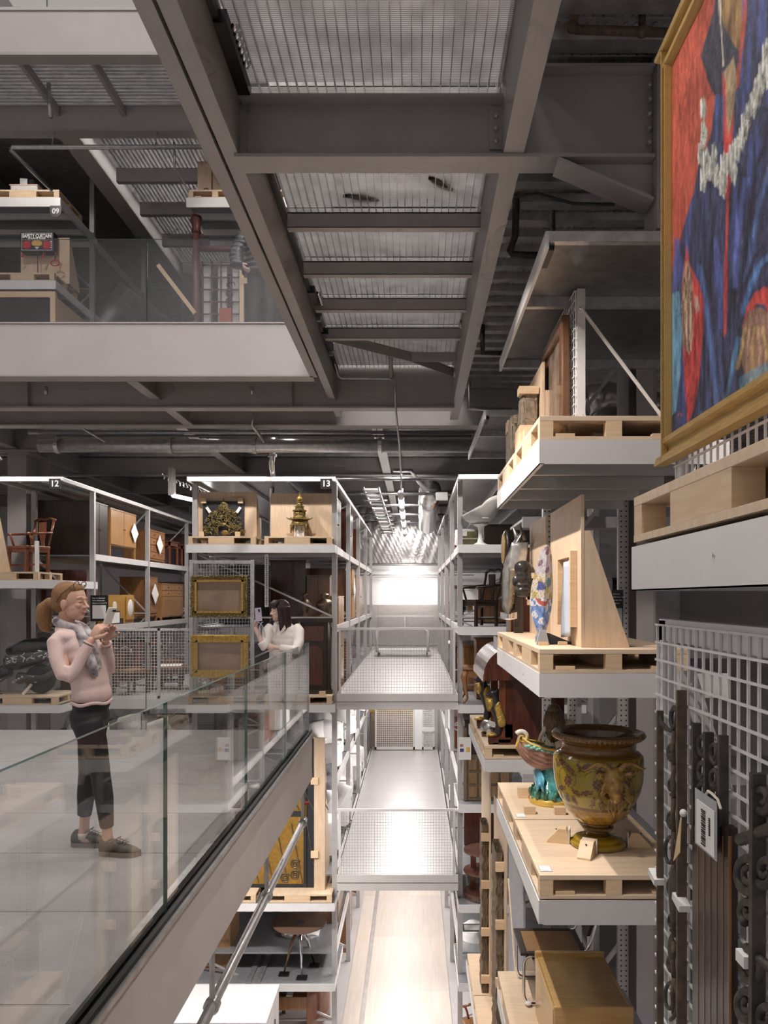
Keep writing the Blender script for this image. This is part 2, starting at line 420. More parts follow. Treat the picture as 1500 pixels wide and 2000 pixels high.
def text_mesh(name, txt, size, mat, parent, loc, rot=(math.pi / 2, 0, 0), bold=0.0, align='CENTER', ext=.0015, sx=1.):
    cu = bpy.data.curves.new(name, 'FONT'); cu.body = txt; cu.size = size; cu.align_x = align; cu.align_y = 'CENTER'; cu.extrude = ext; cu.offset = bold
    tmp = bpy.data.objects.new(name + '_c', cu); COL.objects.link(tmp)
    bpy.context.view_layer.update()
    me = bpy.data.meshes.new_from_object(tmp.evaluated_get(bpy.context.evaluated_depsgraph_get()))
    bpy.data.objects.remove(tmp); bpy.data.curves.remove(cu)
    me.materials.clear(); me.materials.append(MATS[mat])
    o = bpy.data.objects.new(name, me); COL.objects.link(o); o.parent = parent; o.location = loc; o.rotation_euler = rot; o.scale = (sx, 1, 1)
    return o
def px(x, y, d): return Vector(((x - 809) / 1500 * d, d, H - (y - 1168) / 1500 * d))
# ================================================================== SETTING
G = -6.3
gf = MB().box(-14, 9, -7, 27, G - .12, G).build('floor', 'ground'); st(gf, 'pale grey ground floor under the racks')
# pale timber boards of the aisle floor, each a piece
for i, y in enumerate(np.arange(8.0, 26, 2.44)):
    for j, (a, b, m) in enumerate(((-1.33, -1.02, 'floor_wood'), (-.93, -.13, 'floor_wood'), (-.128, .70, 'floor_wood'))):
        MB().box(a, b, y, min(y + 2.437, 26), G, G + .02).build('floor_board', m, gf)
for i, y in enumerate(np.arange(8.0, 26, 1.9)):
    MB().box(-1.018, -.932, y, min(y + 1.894, 26), G, G + .018).build('floor_strip', 'brushed', gf)
wb = MB().box(-14, 9, 26, 26.2, G, 14).build('wall_back', 'wall_white'); st(wb, 'white painted end wall of the storage aisle')
for k in range(5):
    MB().box(-2.0 + k * .78, -1.226 + k * .78, 25.97, 26.0, -.05, 1.32).build('metal_panel', 'brushed', wb)
for k in range(6):   # foil faced insulation above the white wall
    a = -2.2 + k * .66
    def fz(u, v, a=a): return (a + u * .655, 25.93 - .05 * math.sin(v * 2) + .006 * math.sin(u * 23 + v * 17) * math.sin(v * 31 + u * 9), 2.72 + v * 2.0)
    MB().surf(fz, 22, 40).build('foil_panel', 'foil', wb, smooth=True)
MB().tube([(-2, 25.7, 2.66), (2, 25.7, 2.66)], .035).build('wall_pipe', 'pipe', wb)
MB().tube([(-2, 25.75, 2.32), (2, 25.75, 2.32)], .02).build('wall_pipe', 'pipe', wb)
wl = MB().box(-14.2, -14, -7, 27, G, 14).build('wall_left', 'wall_white'); st(wl)
we = MB().box(-14, 9, -7.2, -7, G, 14).build('wall_rear', 'wall_white'); st(we, 'pale wall behind the viewer')
wr = MB().box(9, 9.2, -7, 27, G, 14).build('wall_right', 'girder'); st(wr)

# ---- visitors' walkway
wk = struct('floor_walkway'); wk['label'] = 'grey concrete plank floor of the visitors walkway'
for k in range(-1, 9):
    y0 = 2.06 + k * .87; y1 = min(y0 + .864, 9.03)
    if y1 > y0: MB().box(-9, -1.30, y0, y1, -.16, 0).build('floor_slab', 'concrete', wk)
ed = struct('trim_1'); ed['label'] = 'grey steel edge beam of the visitors walkway with its rail channel'
MB().box(-1.225, -1.205, .4, 9.1, -.56, -.05).build('edge_plate', 'edge_lit_paint', ed)
MB().box(-1.36, -1.205, .4, 9.1, -.58, -.56).build('lower_flange', 'edge_lit_paint', ed)
MB().box(-1.206, -1.188, .4, 9.1, -.060, -.035).build('edge_angle', 'galv', ed)
MB().box(-1.225, -1.206, .4, 9.1, -.05, -.012).build('gasket', 'rubber', ed)
MB().box(-1.30, -1.262, .4, 9.06, -.05, .012).build('rail_channel', 'galv', ed)
MB().box(-1.262, -1.225, .4, 9.06, -.05, -.02).build('channel_base', 'rubber', ed)
MB().box(-9, -1.205, 9.06, 9.1, -.56, -.02).build('edge_plate', 'girder_light', ed)
MB().box(-9, -1.36, 9.0, 9.1, -.585, -.56).build('lower_flange', 'girder_light', ed)
for y in (5.85, 2.9): MB().box(-1.2055, -1.2035, y, y + .012, -.55, -.07).build('joint_cover', 'edge_lit_paint', ed)
for x in (-1.45, -1.45):
    pass
MB().box(-9, -1.36, .9, 9.0, -.30, -.165).build('soffit', 'girder', ed)

def glass_panel(par, c0, c1, axis, pos, z0, z1, t=.018, mat='glass'):
    if axis == 'x':   # plane X = pos, runs in Y
        o = MB().box(pos - t / 2, pos + t / 2, c0, c1, z0, z1)
    else:
        o = MB().box(c0, c1, pos - t / 2, pos + t / 2, z0, z1)
    # faces order: bottom, top, -y, +x, +y, -x
    if axis == 'x': o.mi = [1, 1, 1, 0, 1, 0]
    else: o.mi = [1, 1, 0, 1, 0, 1]
    return o.build('glass_pane', [mat, 'glass_edge'], par)
r1 = thing('glass_balustrade', 'frameless glass balustrade along the visitors walkway edge, beside the woman in pink', 'balustrade', (-1.245, 5, -.05))
def gp_world(par, *a, mat='glass'):
    o = glass_panel(par, *a, mat=mat); o.location = -wloc(par); return o
js = [.5, 2.0, 3.84, 5.68, 7.40, 9.03]
for a, b in zip(js[:-1], js[1:]): gp_world(r1, a + .004, b - .004, 'x', -1.245, -.02, 1.03)
r2 = thing('glass_balustrade', 'frameless glass balustrade across the far end of the visitors walkway', 'balustrade', (-4, 9.05, -.02))
js = [-8.86, -6.96, -5.06, -3.16, -1.24]
for a, b in zip(js[:-1], js[1:]): gp_world(r2, a + .004, b - .004, 'y', 9.05, -.02, 1.03)

# ---- bridge overhead: girders, cross beams, grating
ZB, ZT = 4.17, 4.60
br = struct('steel_girder'); br['label'] = 'twin steel girder along the left side of the overhead bridge'
MB().box(-1.236, -1.150, .6, 9.12, ZB, ZB + .022).build('bottom_flange', 'girder', br)
MB().box(-1.236, -1.222, .6, 9.12, ZB + .0225, ZB + .10).build('flange_lip', 'girder', br)
MB().box(-1.165, -1.150, .6, 9.12, ZB + .0225, ZT + .2).build('web', 'girder', br)
MB().box(-1.130, -1.040, .6, 11.1, ZB, ZB + .022).build('bottom_flange', 'girder', br)
MB().box(-1.054, -1.040, .6, 11.1, ZB + .0225, ZT - .021).build('web', 'girder', br)
MB().box(-1.13, -1.0, .6, 11.1, ZT - .02, ZT).build('top_flange', 'girder', br)
MB().box(-1.15, -1.13, .6, 11.1, ZB + .06, ZB + .075).build('joint_filler', 'rubber', br)
MB().box(-1.038, -1.005, .6, 10.1, ZT - .075, ZT - .02).build('light_track', 'black', br)
rg = struct('steel_girder'); rg['label'] = 'steel girder along the right side of the overhead bridge'
MB().box(.525, .645, .6, 11.3, ZB, ZB + .02).build('bottom_flange', 'girder', rg)
MB().box(.525, .540, .6, 11.3, ZB + .0205, ZT + .079).build('web', 'girder', rg)
MB().box(.632, .645, .6, 11.3, ZB + .0205, ZB + .10).build('flange_lip', 'girder', rg)
MB().box(.50, .645, .6, 11.3, ZT + .08, ZT + .1).build('top_flange', 'girder', rg)
mc = struct('steel_beam'); mc['label'] = 'deep steel cross beam under the overhead bridge'
MB().box(-1.06, 1.42, 4.52, 4.70, ZB - .021, ZB - .001).build('bottom_flange', 'girder', mc)
MB().box(-1.039, .524, 4.60, 4.615, ZB, ZT - .025).build('web', 'girder', mc)
MB().box(.541, 1.424, 4.60, 4.615, ZB, ZT + .079).build('web', 'girder', mc)
MB().box(-1.04, .525, 4.52, 4.70, ZT - .10, ZT - .08).build('top_flange', 'girder', mc)
MB().box(.54, 1.42, 4.52, 4.70, ZT + .08, ZT + .1).build('top_flange', 'girder', mc)
MB().box(.45, .525, 4.585, 4.60, ZB + .06, ZT - .12).build('end_plate', 'girder', mc)
MB().box(-1.04, -1.0, 4.585, 4.60, ZB + .03, ZT - .1).build('end_plate', 'girder', mc)
bolt = None
for k in range(3):
    MB().lathe([(.012, 0), (.012, .018), (.006, .02)], 6, (.487, 4.585, ZB + .10 + k * .075), Euler((math.pi / 2, 0, 0)).to_matrix()).build('bolt', 'galv', mc)
for k in range(5):
    MB().lathe([(.013, 0), (.013, .03), (.006, .034)], 6, (1.40, 4.585, ZB + .09 + k * .085), Euler((math.pi / 2, 0, 0)).to_matrix()).build('bolt', 'galv', mc)
# knee brace and hanger post at its right end
kb = struct('steel_brace'); kb['label'] = 'inclined steel knee brace at the right end of the deep cross beam'
MB().bar((.85, 4.61, ZB - .03), (1.41, 4.61, 3.90), .02, .18, (0, 1, 0)).build('brace_flange', 'girder', kb)
for o in kb.children: pass
MB().prism([(.86, ZB), (1.44, ZB), (1.44, 3.92)], 'y', 4.603, 4.612).build('gusset', 'girder', kb)
hp = struct('steel_column'); hp['label'] = 'dark steel hanger column beside the large painting'
MB().box(1.425, 1.44, 4.50, 4.76, 3.72, 4.78).build('flange', 'girder', hp)
MB().box(1.44, 1.50, 4.62, 4.635, 3.72, 4.78).build('web', 'girder', hp)
MB().box(1.50, 1.515, 4.50, 4.76, 3.72, 4.78).build('flange', 'girder', hp)
for d in (3.05, 6.05, 6.93, 7.78, 8.63):
    j = struct('steel_joist'); j['label'] = 'small steel joist under the bridge grating'
    MB().box(-1.0, .525, d, d + .012, ZT - .13, ZT - .01).build('web', 'girder', j)
    MB().box(-1.0, .525, d, d + .07, ZT - .135, ZT - .125).build('flange', 'girder', j)
    MB().box(-1.0, .525, d, d + .07, ZT - .02, ZT - .01).build('flange', 'girder', j)
dj = struct('steel_joist'); dj['label'] = 'zigzag steel bracing under the far end of the bridge grating'
pz = [(-.98, 8.75), (-.05, 9.55), (.52, 9.6)]
MB().bar((-.98, 8.72, ZT - .07), (-.03, 9.5, ZT - .07), .012, .12).build('brace', 'girder', dj)
MB().bar((-.03, 9.5, ZT - .07), (.52, 9.5, ZT - .07), .012, .12).build('brace', 'girder', dj)
MB().bar((-.03, 9.5, ZT - .07), (.52, 10.15, ZT - .07), .012, .12).build('brace', 'girder', dj)
gr = struct('ceiling_grating'); gr['label'] = 'galvanised grating floor of the overhead bridge seen from below'
for i in range(27):
    x = -.985 + i * .0571
    MB().box(x - .0025, x + .0025, .6, 10.15, ZT - .005, ZT + .026).build('bearing_bar', 'galv', gr)
for a, b in ((.6, 4.58), (4.63, 6.04), (6.07, 6.92), (6.95, 7.77), (7.80, 8.62), (8.66, 10.15)):
    MB().box(-1.0, .525, a, b, ZT + .026, ZT + .030).build('grating_sheet', 'grating_fill', gr)
tb = struct('steel_beam'); tb['label'] = 'grey steel beam crossing under the balcony behind its fascia'
MB().box(-12, .53, 10.18, 10.20, 4.07, 4.64).build('web', 'girder', tb)
MB().box(-12, .53, 10.10, 10.28, 4.05, 4.07).build('bottom_flange', 'girder', tb)
for x in (-5.1, -1.62): MB().box(x, x + .012, 10.10, 10.18, 4.07, 4.64).build('stiffener', 'girder', tb)
db = struct('steel_beam'); db['label'] = 'dark steel beam across the hall above the big galvanised pipe'
MB().box(-12, 1.6, 11.76, 11.78, 4.19, 4.75).build('web', 'girder', db)
MB().box(-12, 1.6, 11.66, 11.88, 4.17, 4.19).build('bottom_flange', 'girder', db)
for x in (-3.42, -8.2):
    j = struct('steel_joist'); j['label'] = 'steel joist running back under the balcony'
    MB().box(x - .07, x + .07, 9.31, 11.65, 4.17, 4.19).build('flange', 'girder', j)
    MB().box(x - .006, x + .006, 9.14, 11.7, 4.192, 4.655).build('web', 'girder', j)
# ---- balcony of the upper level
bal = struct('floor_balcony'); bal['label'] = 'pale grey balcony edge of the upper level'
MB().box(-12, -1.236, 9.10, 9.13, 4.19, 4.80).build('edge_plate', 'girder_light', bal)
MB().box(-12, -1.20, 9.08, 9.30, 4.17, 4.19).build('bottom_flange', 'girder', bal)
MB().box(-12, -1.236, 9.085, 9.20, 4.80, 4.815).build('edge_cap', 'girder_light', bal)
MB().box(-12, -1.05, 9.13, 13.3, 4.66, 4.78).build('balcony_slab', 'girder', bal)
r3 = thing('glass_balustrade', 'glass balustrade of the upper balcony in front of the safety curtain panel', 'balustrade', (-4, 9.14, 4.81))
js = [-8.86, -7.0, -5.06, -3.18, -1.24]
for a, b in zip(js[:-1], js[1:]): gp_world(r3, a + .003, b - .003, 'y', 9.14, 4.81, 5.82, mat='glass_balcony')
# ---- highest level at the top left
tl = struct('floor_top'); tl['label'] = 'pale steel edge of the topmost level at the top left'
MB().box(-14, -2.2, 10.4, 10.43, 8.92, 9.50).build('edge_plate', 'girder_light', tl)
MB().box(-14, -2.2, 10.36, 10.56, 8.88, 8.92).build('bottom_flange', 'girder', tl)
MB().box(-14, -2.2, 10.38, 10.5, 9.5, 9.54).build('edge_cap', 'girder_light', tl)
for i in range(19):
    y = 10.56 + i * .078
    MB().box(-14, -2.2, y - .005, y + .005, 9.218, 9.24).build('bearing_bar', 'galv', tl)
MB().box(-14, -2.2, 10.5, 12.0, 9.24, 9.245).build('grating_sheet', 'grating_fill', tl)
MB().box(-14, -2.2, 11.98, 12.0, 8.82, 9.30).build('beam_web', 'girder_light', tl)
MB().box(-14, -2.2, 11.9, 12.1, 8.79, 8.82).build('beam_flange', 'girder', tl)
for x in (-5.55, -4.53, -6.6, -7.6):
    MB().box(x - .03, x + .03, 10.56, 11.98, 9.06, 9.20).build('joist', 'girder', tl)
r4 = thing('glass_balustrade', 'glass balustrade of the topmost level at the top left corner', 'balustrade', (-6, 10.45, 9.54))
for a, b in ((-8.8, -6.9), (-6.89, -5.0), (-4.99, -3.1)): gp_world(r4, a, b, 'y', 10.45, 9.54, 10.6)
# ceiling over the upper racks
uc = struct('ceiling_upper'); uc['label'] = 'dark ceiling with pale grating over the upper racks'
MB().box(-14, -5.4, 12.1, 26, 9.62, 9.7).build('soffit', 'deck', uc); MB().box(-3.45, 3, 12.1, 26, 9.62, 9.7).build('soffit', 'deck', uc); MB().box(-5.4, -3.45, 17.85, 26, 9.62, 9.7).build('soffit', 'deck', uc)
for a, b in ((12.9, 13.9), (14.05, 15.1), (15.25, 16.4), (16.55, 17.8)):
    for i in range(24):
        x = -5.30 + i * .075
        MB().box(x - .008, x + .008, a, b, 9.32, 9.36).build('bearing_bar', 'galv', uc)
    MB().box(-5.42, -3.43, a - .08, b + .08, 9.365, 9.37).build('grating_sheet', 'grating_fill', uc)
for x in (-5.55, -3.35, -8.0):
    MB().box(x - .16, x + .16, 12.1, 22, 8.95, 8.97).build('beam_flange', 'girder', uc)
    MB().box(x - .01, x + .01, 12.1, 22, 8.97, 9.62).build('beam_web', 'girder', uc)
for y in (13.92, 15.12, 16.45, 17.9): MB().box(-5.4, -3.4, y, y + .1, 9.1, 9.35).build('joist', 'girder', uc)
# ---- profiled decking ceiling, right side and behind
def decking(par, x0, x1, y0, y1, z, emboss=None):
    prof = [(0, 0), (.11, 0), (.135, .055), (.20, .055), (.205, .047), (.225, .047), (.23, .055), (.275, .055)]
    n = int((y1 - y0) / .3); m = MB()
    pts = [(y0 + k * .3 + a, z + b) for k in range(n) for a, b in prof]
    i = len(m.v)
    for (a, b) in pts: m.v += [(x0, a, b), (x1, a, b)]
    for k in range(len(pts) - 1): m.f.append((2 * k, 2 * k + 1, 2 * k + 3, 2 * k + 2)); m.mi.append(0)
    o = m.build('decking', 'deck', par, solid=.002)
    if emboss:
        e = MB(); R = Euler((0, 0, .35)).to_matrix()
        for k in range(int((emboss[3] - y0) / .3)):
            for x in np.arange(emboss[0], emboss[1], .055):
                e.obox((x, y0 + k * .3 + .17, z + .050), .012, .05, .012, R); e.obox((x + .02, y0 + k * .3 + .25, z + .050), .010, .035, .008, R)
        q = e.build('emboss', 'deck', par); q['kind'] = 'stuff'
    return o
cr_ = struct('ceiling'); cr_['label'] = 'dark profiled steel decking ceiling on the right above the racks'
decking(cr_, .66, 9, 2.0, 25.8, 4.75, (.68, 2.4, 2.0, 9.5))
cb_ = struct('ceiling_aisle'); cb_['label'] = 'dark profiled steel decking ceiling over the aisle and left racks'
decking(cb_, -14, .655, 11.9, 25.8, 4.75)
for x, a in ((-.62, 12.2), (-3.9, 12.2), (-7.6, 12.2)):
    j = struct('steel_beam'); j['label'] = 'steel beam running back under the dark decking ceiling'
    MB().box(x - .09, x + .09, a, 25.9, 4.38, 4.40).build('flange', 'girder', j)
    MB().box(x - .008, x + .008, a, 25.9, 4.40, 4.74).build('web', 'girder', j)
for y in (14.6, 17.5, 20.5, 23.4):
    j = struct('steel_beam'); j['label'] = 'steel beam across the ceiling of the far racks'
    MB().box(-13, 3.4, y - .08, y + .08, 4.34, 4.36).build('flange', 'girder', j)
    MB().box(-13, 3.4, y - .008, y + .008, 4.36, 4.74).build('web', 'girder', j)
# brace low-left at the edge of the photo
c12 = struct('steel_column'); c12['label'] = 'broad grey steel column behind the rack marked 12'
MB().box(-8.05, -7.68, 15.2, 15.24, G, 4.7).build('flange', 'girder_light', c12)  # front flange paler than the web: its lit side put into the colour
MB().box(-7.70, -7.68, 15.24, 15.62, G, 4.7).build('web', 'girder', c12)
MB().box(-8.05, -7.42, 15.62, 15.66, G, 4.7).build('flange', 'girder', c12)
MB().bar((-7.35, 12.4, 4.6), (-6.75, 12.4, 3.75), .14, .16).build('knee_brace', 'girder', c12)
rc = struct('steel_column'); rc['label'] = 'grey steel column behind the right-hand racks, above and below the vase shelf'
MB().box(2.12, 2.27, 7.30, 7.33, G, 4.74).build('flange', 'girder_light', rc)  # same steel as the web, lit front painted in by the paler grey
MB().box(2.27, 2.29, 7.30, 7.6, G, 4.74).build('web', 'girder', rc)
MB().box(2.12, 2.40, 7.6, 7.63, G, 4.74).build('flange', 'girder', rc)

# ---- services
def pipe_thing(name, label, cat, pts, r, mat='pipe', n=12, fit=()):
    o = thing(name, label, cat, pts[0])
    MB().tube(pts, r, n).build('pipe_run', mat, o, smooth=True, world=True)
    for f in fit: MB().ball(f, r * 1.45, 10, 8).build('fitting', mat, o, smooth=True, world=True)
    return o
bp = pipe_thing('service_pipe', 'large horizontal galvanised pipe across the hall under the dark beam', 'pipe', [(-6.0, 12.3, 3.99), (1.0, 12.3, 3.99)], .11, 'galv')
for x in (-5.7, -3.9, -2.55, -.55): MB().lathe([(.118, -.03), (.13, -.03), (.13, .03), (.118, .03)], 18, (x, 12.3, 3.99), Euler((0, math.pi / 2, 0)).to_matrix()).build('collar', 'galv', bp, world=True)
for x in (-4.6, -2.2, -.6): MB().tube([(x, 12.3, 4.08), (x, 12.3, 4.74)], .008, 6).build('hanger_rod', 'pipe', bp, world=True)
pipe_thing('service_pipe', 'thin horizontal pipe above the large galvanised pipe', 'pipe', [(-6.1, 12.15, 4.17), (.95, 12.15, 4.17)], .03)
pipe_thing('service_pipe', 'thin dark conduit between the large pipe and the beam', 'pipe', [(-5.6, 12.05, 4.09), (.9, 12.05, 4.09)], .018, 'cable')
vp = pipe_thing('drop_pipe', 'vertical galvanised drop pipe with red valve above rack 13', 'pipe', [(-2.30, 12.45, 4.15), (-2.30, 12.45, 3.80), (-2.33, 12.55, 3.76), (-2.66, 14.5, 3.75), (-2.70, 14.6, 3.70), (-2.70, 14.6, 2.7)], .045, 'galv')
MB().lathe([(.075, -.02), (.075, .02)], 12, (-2.3, 12.45, 3.86)).build('pipe_flange', 'galv', vp, world=True)
MB().tube([(-2.36, 12.40, 3.9), (-2.47, 12.36, 3.9)], .012, 6).build('valve_lever', 'red_valve', vp, world=True)
pipe_thing('conduit', 'bent conduit dropping from the bridge girder to the aisle lights', 'pipe',
           [px(640, 662, 9.3), px(648, 690, 9.6), px(661, 735, 10.0), px(668, 739, 10.02), px(762, 740, 10.02), px(772, 748, 10.0), px(773, 800, 10.0), px(780, 870, 11.4), px(784, 940, 13.5), px(783, 962, 14.2)], .014, 'pipe')
pipe_thing('conduit', 'short pipe stub hanging below the bridge end', 'pipe', [px(762, 680, 9.6), px(764, 735, 10.02)], .03, 'girder')
for (x0, y0, lab) in ((95, 205, 'small sprinkler head under the topmost level'),):
    s_ = pipe_thing('sprinkler', lab, 'sprinkler', [px(x0, y0 - 42, 11.3), px(x0 + 4, y0 + 25, 11.3)], .03, 'pipe')
for x0, lab in ((90, 'left brass sprinkler head under the balcony'), (492, 'right brass sprinkler head under the balcony')):
    pipe_thing('sprinkler', lab, 'sprinkler', [px(x0, 755, 10.05), px(x0, 770, 10.05)], .022, 'pipe')
spp = pipe_thing('sprinkler_pipe', 'grey sprinkler pipe crossing above the 09 rack', 'pipe', [px(100, 370, 13.0), px(20, 292, 11.8), px(24, 288, 11.8), px(400, 287, 11.8)], .035)
for x in (-5.6, -4.0): MB().tube([(x, 11.85, 8.47), (x, 11.95, 8.80)], .01, 6).build('hanger_rod', 'pipe', spp, world=True)
pipe_thing('sprinkler_pipe', 'thin vertical dropper hanging from the sprinkler pipe near rack 13 upper shelf', 'pipe', [px(340, 278, 11.8), px(341, 330, 11.8), px(368, 372, 12.9)], .018)
pipe_thing('sprinkler_pipe', 'upper elbowed sprinkler pipe against the decking at the top right', 'pipe',
           [px(1130, 0, 4.2), px(1118, 48, 4.25), px(1124, 58, 4.25), px(1310, 64, 4.25)], .024, 'rust', fit=(px(1118, 52, 4.25), px(1254, 61, 4.25)))
pipe_thing('sprinkler_pipe', 'vertical pipe joining the elbowed pipe at the top right', 'pipe', [px(1254, -40, 4.3), px(1254, 58, 4.26)], .02, 'iron')
pipe_thing('sprinkler_pipe', 'dark bent pipe below the right girder beside the decking', 'pipe',
           [px(1005, 372, 6.2), px(1008, 395, 6.2), px(1006, 460, 6.4), px(996, 490, 6.5), px(1000, 497, 6.5), px(1075, 500, 6.5)], .03, 'iron')
pipe_thing('cable', 'sagging black cable under the decking beside the right girder', 'cable', [px(1000, 385, 6.1), px(1050, 378, 6.1), px(1120, 398, 6.2), px(1200, 400, 6.2)], .012, 'cable')
pipe_thing('drop_pipe', 'short dark rod with brass end above the right canopy', 'pipe', [px(1079, 412, 5.5), Vector((px(1079, 412, 5.5).x, 5.5, 3.69))], .018, 'iron')
pipe_thing('sprinkler_pipe', 'small bracketed pipe loop at the far end of the right girder', 'pipe', [px(917, 745, 11), px(915, 798, 11), px(1000, 800, 11)], .03, 'pipe')
pipe_thing('drop_pipe', 'dark bent stub pipe at the far right of the bridge girder', 'pipe', [px(942, 632, 9), px(943, 690, 9), px(985, 690, 9)], .03, 'iron')
pipe_thing('sprinkler_pipe', 'bent pipe below the balcony on the left', 'pipe', [px(106, 800, 11.9), px(106, 828, 11.9), px(150, 830, 11.9), px(205, 862, 12.1)], .02)
pipe_thing('sprinkler_pipe', 'bent pipe below the balcony beside the vertical pipe', 'pipe', [px(497, 805, 11.5), px(492, 830, 11.5), px(516, 862, 12.1)], .026)
# pipe under the walkway edge with hangers
wp = pipe_thing('sprinkler_pipe', 'galvanised sprinkler pipe slung under the walkway edge in front of the golden doors', 'pipe', [(-1.25, 1.4, -.97), (-1.25, 8.75, -.97)], .034, 'galv', 14)
for y in (3.30, 4.75, 6.5, 8.6):
    MB().tube([(-1.25, y, -.97), (-1.25, y, -.57)], .018, 8).build('hanger_tube', 'galv', wp, world=True)
    MB().lathe([(.034, -.03), (.05, -.03), (.05, .03), (.034, .03)], 12, (-1.25, y, -.97), Euler((math.pi / 2, 0, 0)).to_matrix()).build('clamp', 'galv', wp, world=True)
MB().tube([(-1.25, 8.75, -.97), (-1.25, 8.8, -.82)], .02, 8).build('valve_stem', 'padlock', wp, world=True)
MB().lathe([(.05, -.008), (.05, .008)], 10, (-1.25, 8.81, -.80)).build('valve_wheel', 'red_valve', wp, world=True)
# white ball valves on the right girder
for (x, y, d) in ((942, 385, 6.1), (900, 640, 8.5), (888, 735, 9.9)):
    o = thing('ball_valve', f'small pale sprinkler valve on the inside of the right girder, {"near" if d < 7 else "middle" if d < 9 else "far"} one', 'valve', px(x, y, d))
    p = px(x, y, d)
    MB().tube([p + Vector((.03, 0, 0)), p, p + Vector((0, 0, .06))], .016, 8).build('elbow', 'plastic_white', o, smooth=True, world=True)
    MB().ball(p + Vector((0, 0, .075)), (.016, .016, .016), 8, 6).build('valve_head', 'padlock', o, smooth=True, world=True)
# track spot fixtures on the left girder
for (x, y, d, w) in ((455, 105, 4.25, 'nearest'), (616, 585, 7.75, 'middle'), (641, 665, 8.9, 'farthest')):
    p = px(x, y, d); p.x = -1.0; p.z = ZT - .11
    o = thing('track_light', f'black track spotlight under the bridge girder, the {w} of three', 'light', p)
    MB().box(-.035, .035, -.30, .30, .02, .09).build('housing', 'black', o)
    MB().box(-.02, .02, .30, .34, -.03, .03).build('end_plug', 'galv', o)
    for k in range(6):
        MB().lathe([(.014, 0), (.024, -.03)], 10, (.05, -.24 + k * .055, .05), Euler((0, -1.0, 0)).to_matrix()).build('reflector', 'chrome', o, smooth=True)
        MB().lathe([(0.0001, 0), (.012, 0)], 8, (.052, -.24 + k * .055, .045), Euler((0, -1.0, 0)).to_matrix()).build('lamp', 'led', o)
# aisle LED battens, cable tray, ducts
ORD = ['first', 'second', 'third', 'fourth', 'fifth', 'sixth', 'seventh', 'eighth']
for k, y in enumerate((14.3, 16.3, 18.4, 20.6, 23.0)):
    o = thing('ceiling_lamp', f'{ORD[k]} bright tubular aisle lamp counted from the nearest', 'light', (-.25 - .004 * y + .06, y, 2.9))
    xx = 0; z = 3.42 - 0 - 2.9
    MB().tube([(0, 0, z - .0), (0, 1.05, z)], .055, 12).build('led_tube', 'led', o, smooth=True)
    MB().tube([(0, -.45, z + .02), (0, 0, z)], .055, 10).build('tube_end', 'fascia', o, smooth=True)
    MB().tube([(0, -.4, z), (0, -.4, 4.74 - 2.9)], .006, 6).build('suspension', 'pipe', o)
    MB().tube([(0, .9, z), (0, .9, 4.74 - 2.9)], .006, 6).build('suspension', 'pipe', o)
tr = thing('cable_tray', 'ladder cable tray with pale rungs left of the aisle lamps', 'cable tray', (-.8, 14.2, 3.55))
for s in (-.14, .14): MB().box(s - .012, s + .012, 0, 9.5, 0, .06).build('side_rail', 'galv_dark', tr)
for k in range(13): MB().box(-.13, .13, k * .75, k * .75 + .34, .0, .03).build('tray_plate', 'fascia', tr)
for k in range(10): MB().box(-.22, .25, k * 1.0 + .4, k * 1.0 + .44, -.03, 0).build('trapeze', 'galv_dark', tr)
du = thing('air_duct', 'shiny galvanised air duct at the right of the aisle lamps', 'duct', (.34, 16.5, 3.62))
MB().tube([(0, 0, .25), (0, 1.2, .15), (.02, 4.2, -.1)], .24, 18).build('duct_run', 'duct', du, smooth=True)
MB().tube([(-.75, -1.6, .40), (-.40, -1.6, .40), (-.25, -1.5, .20), (-.1, -1.4, .06), (.1, -1.4, .04)], .04, 10).build('hose', 'cable', du, smooth=True)
MB().box(.1, .34, -.9, -.8, -.08, .08).build('junction_box', 'rack', du)
for k in range(5): 
    pipe_thing('service_pipe', f'{ORD[k]} thin cross pipe under the aisle ceiling counted from the nearest', 'pipe', [(-3.0 + .3 * k, 14.0 + 2 * k, 3.72), (1.6, 14.0 + 2 * k, 3.72)], .03, 'galv_dark')
# linear lamp between racks 12 and 13
o = thing('ceiling_lamp', 'short bright batten lamp between the racks marked 12 and 13', 'light', px(338, 968, 14.2))
MB().tube([(0, 0, 0), (.36, 1.2, 0)], .035, 10).build('led_tube', 'led', o, smooth=True)
MB().box(-.06, .02, -.1, .1, 0, .5).build('bracket', 'rack', o)
pipe_thing('cable_tray', 'tangle of springy cables on a tray left of rack 13', 'cable tray', [px(318, 930, 14.0) + Vector((.03 * math.sin(k * 1.9), k * .03, .05 * math.cos(k * 1.9))) + Vector((k * .012, 0, -.004 * k)) for k in range(40)], .012, 'pipe', 6)
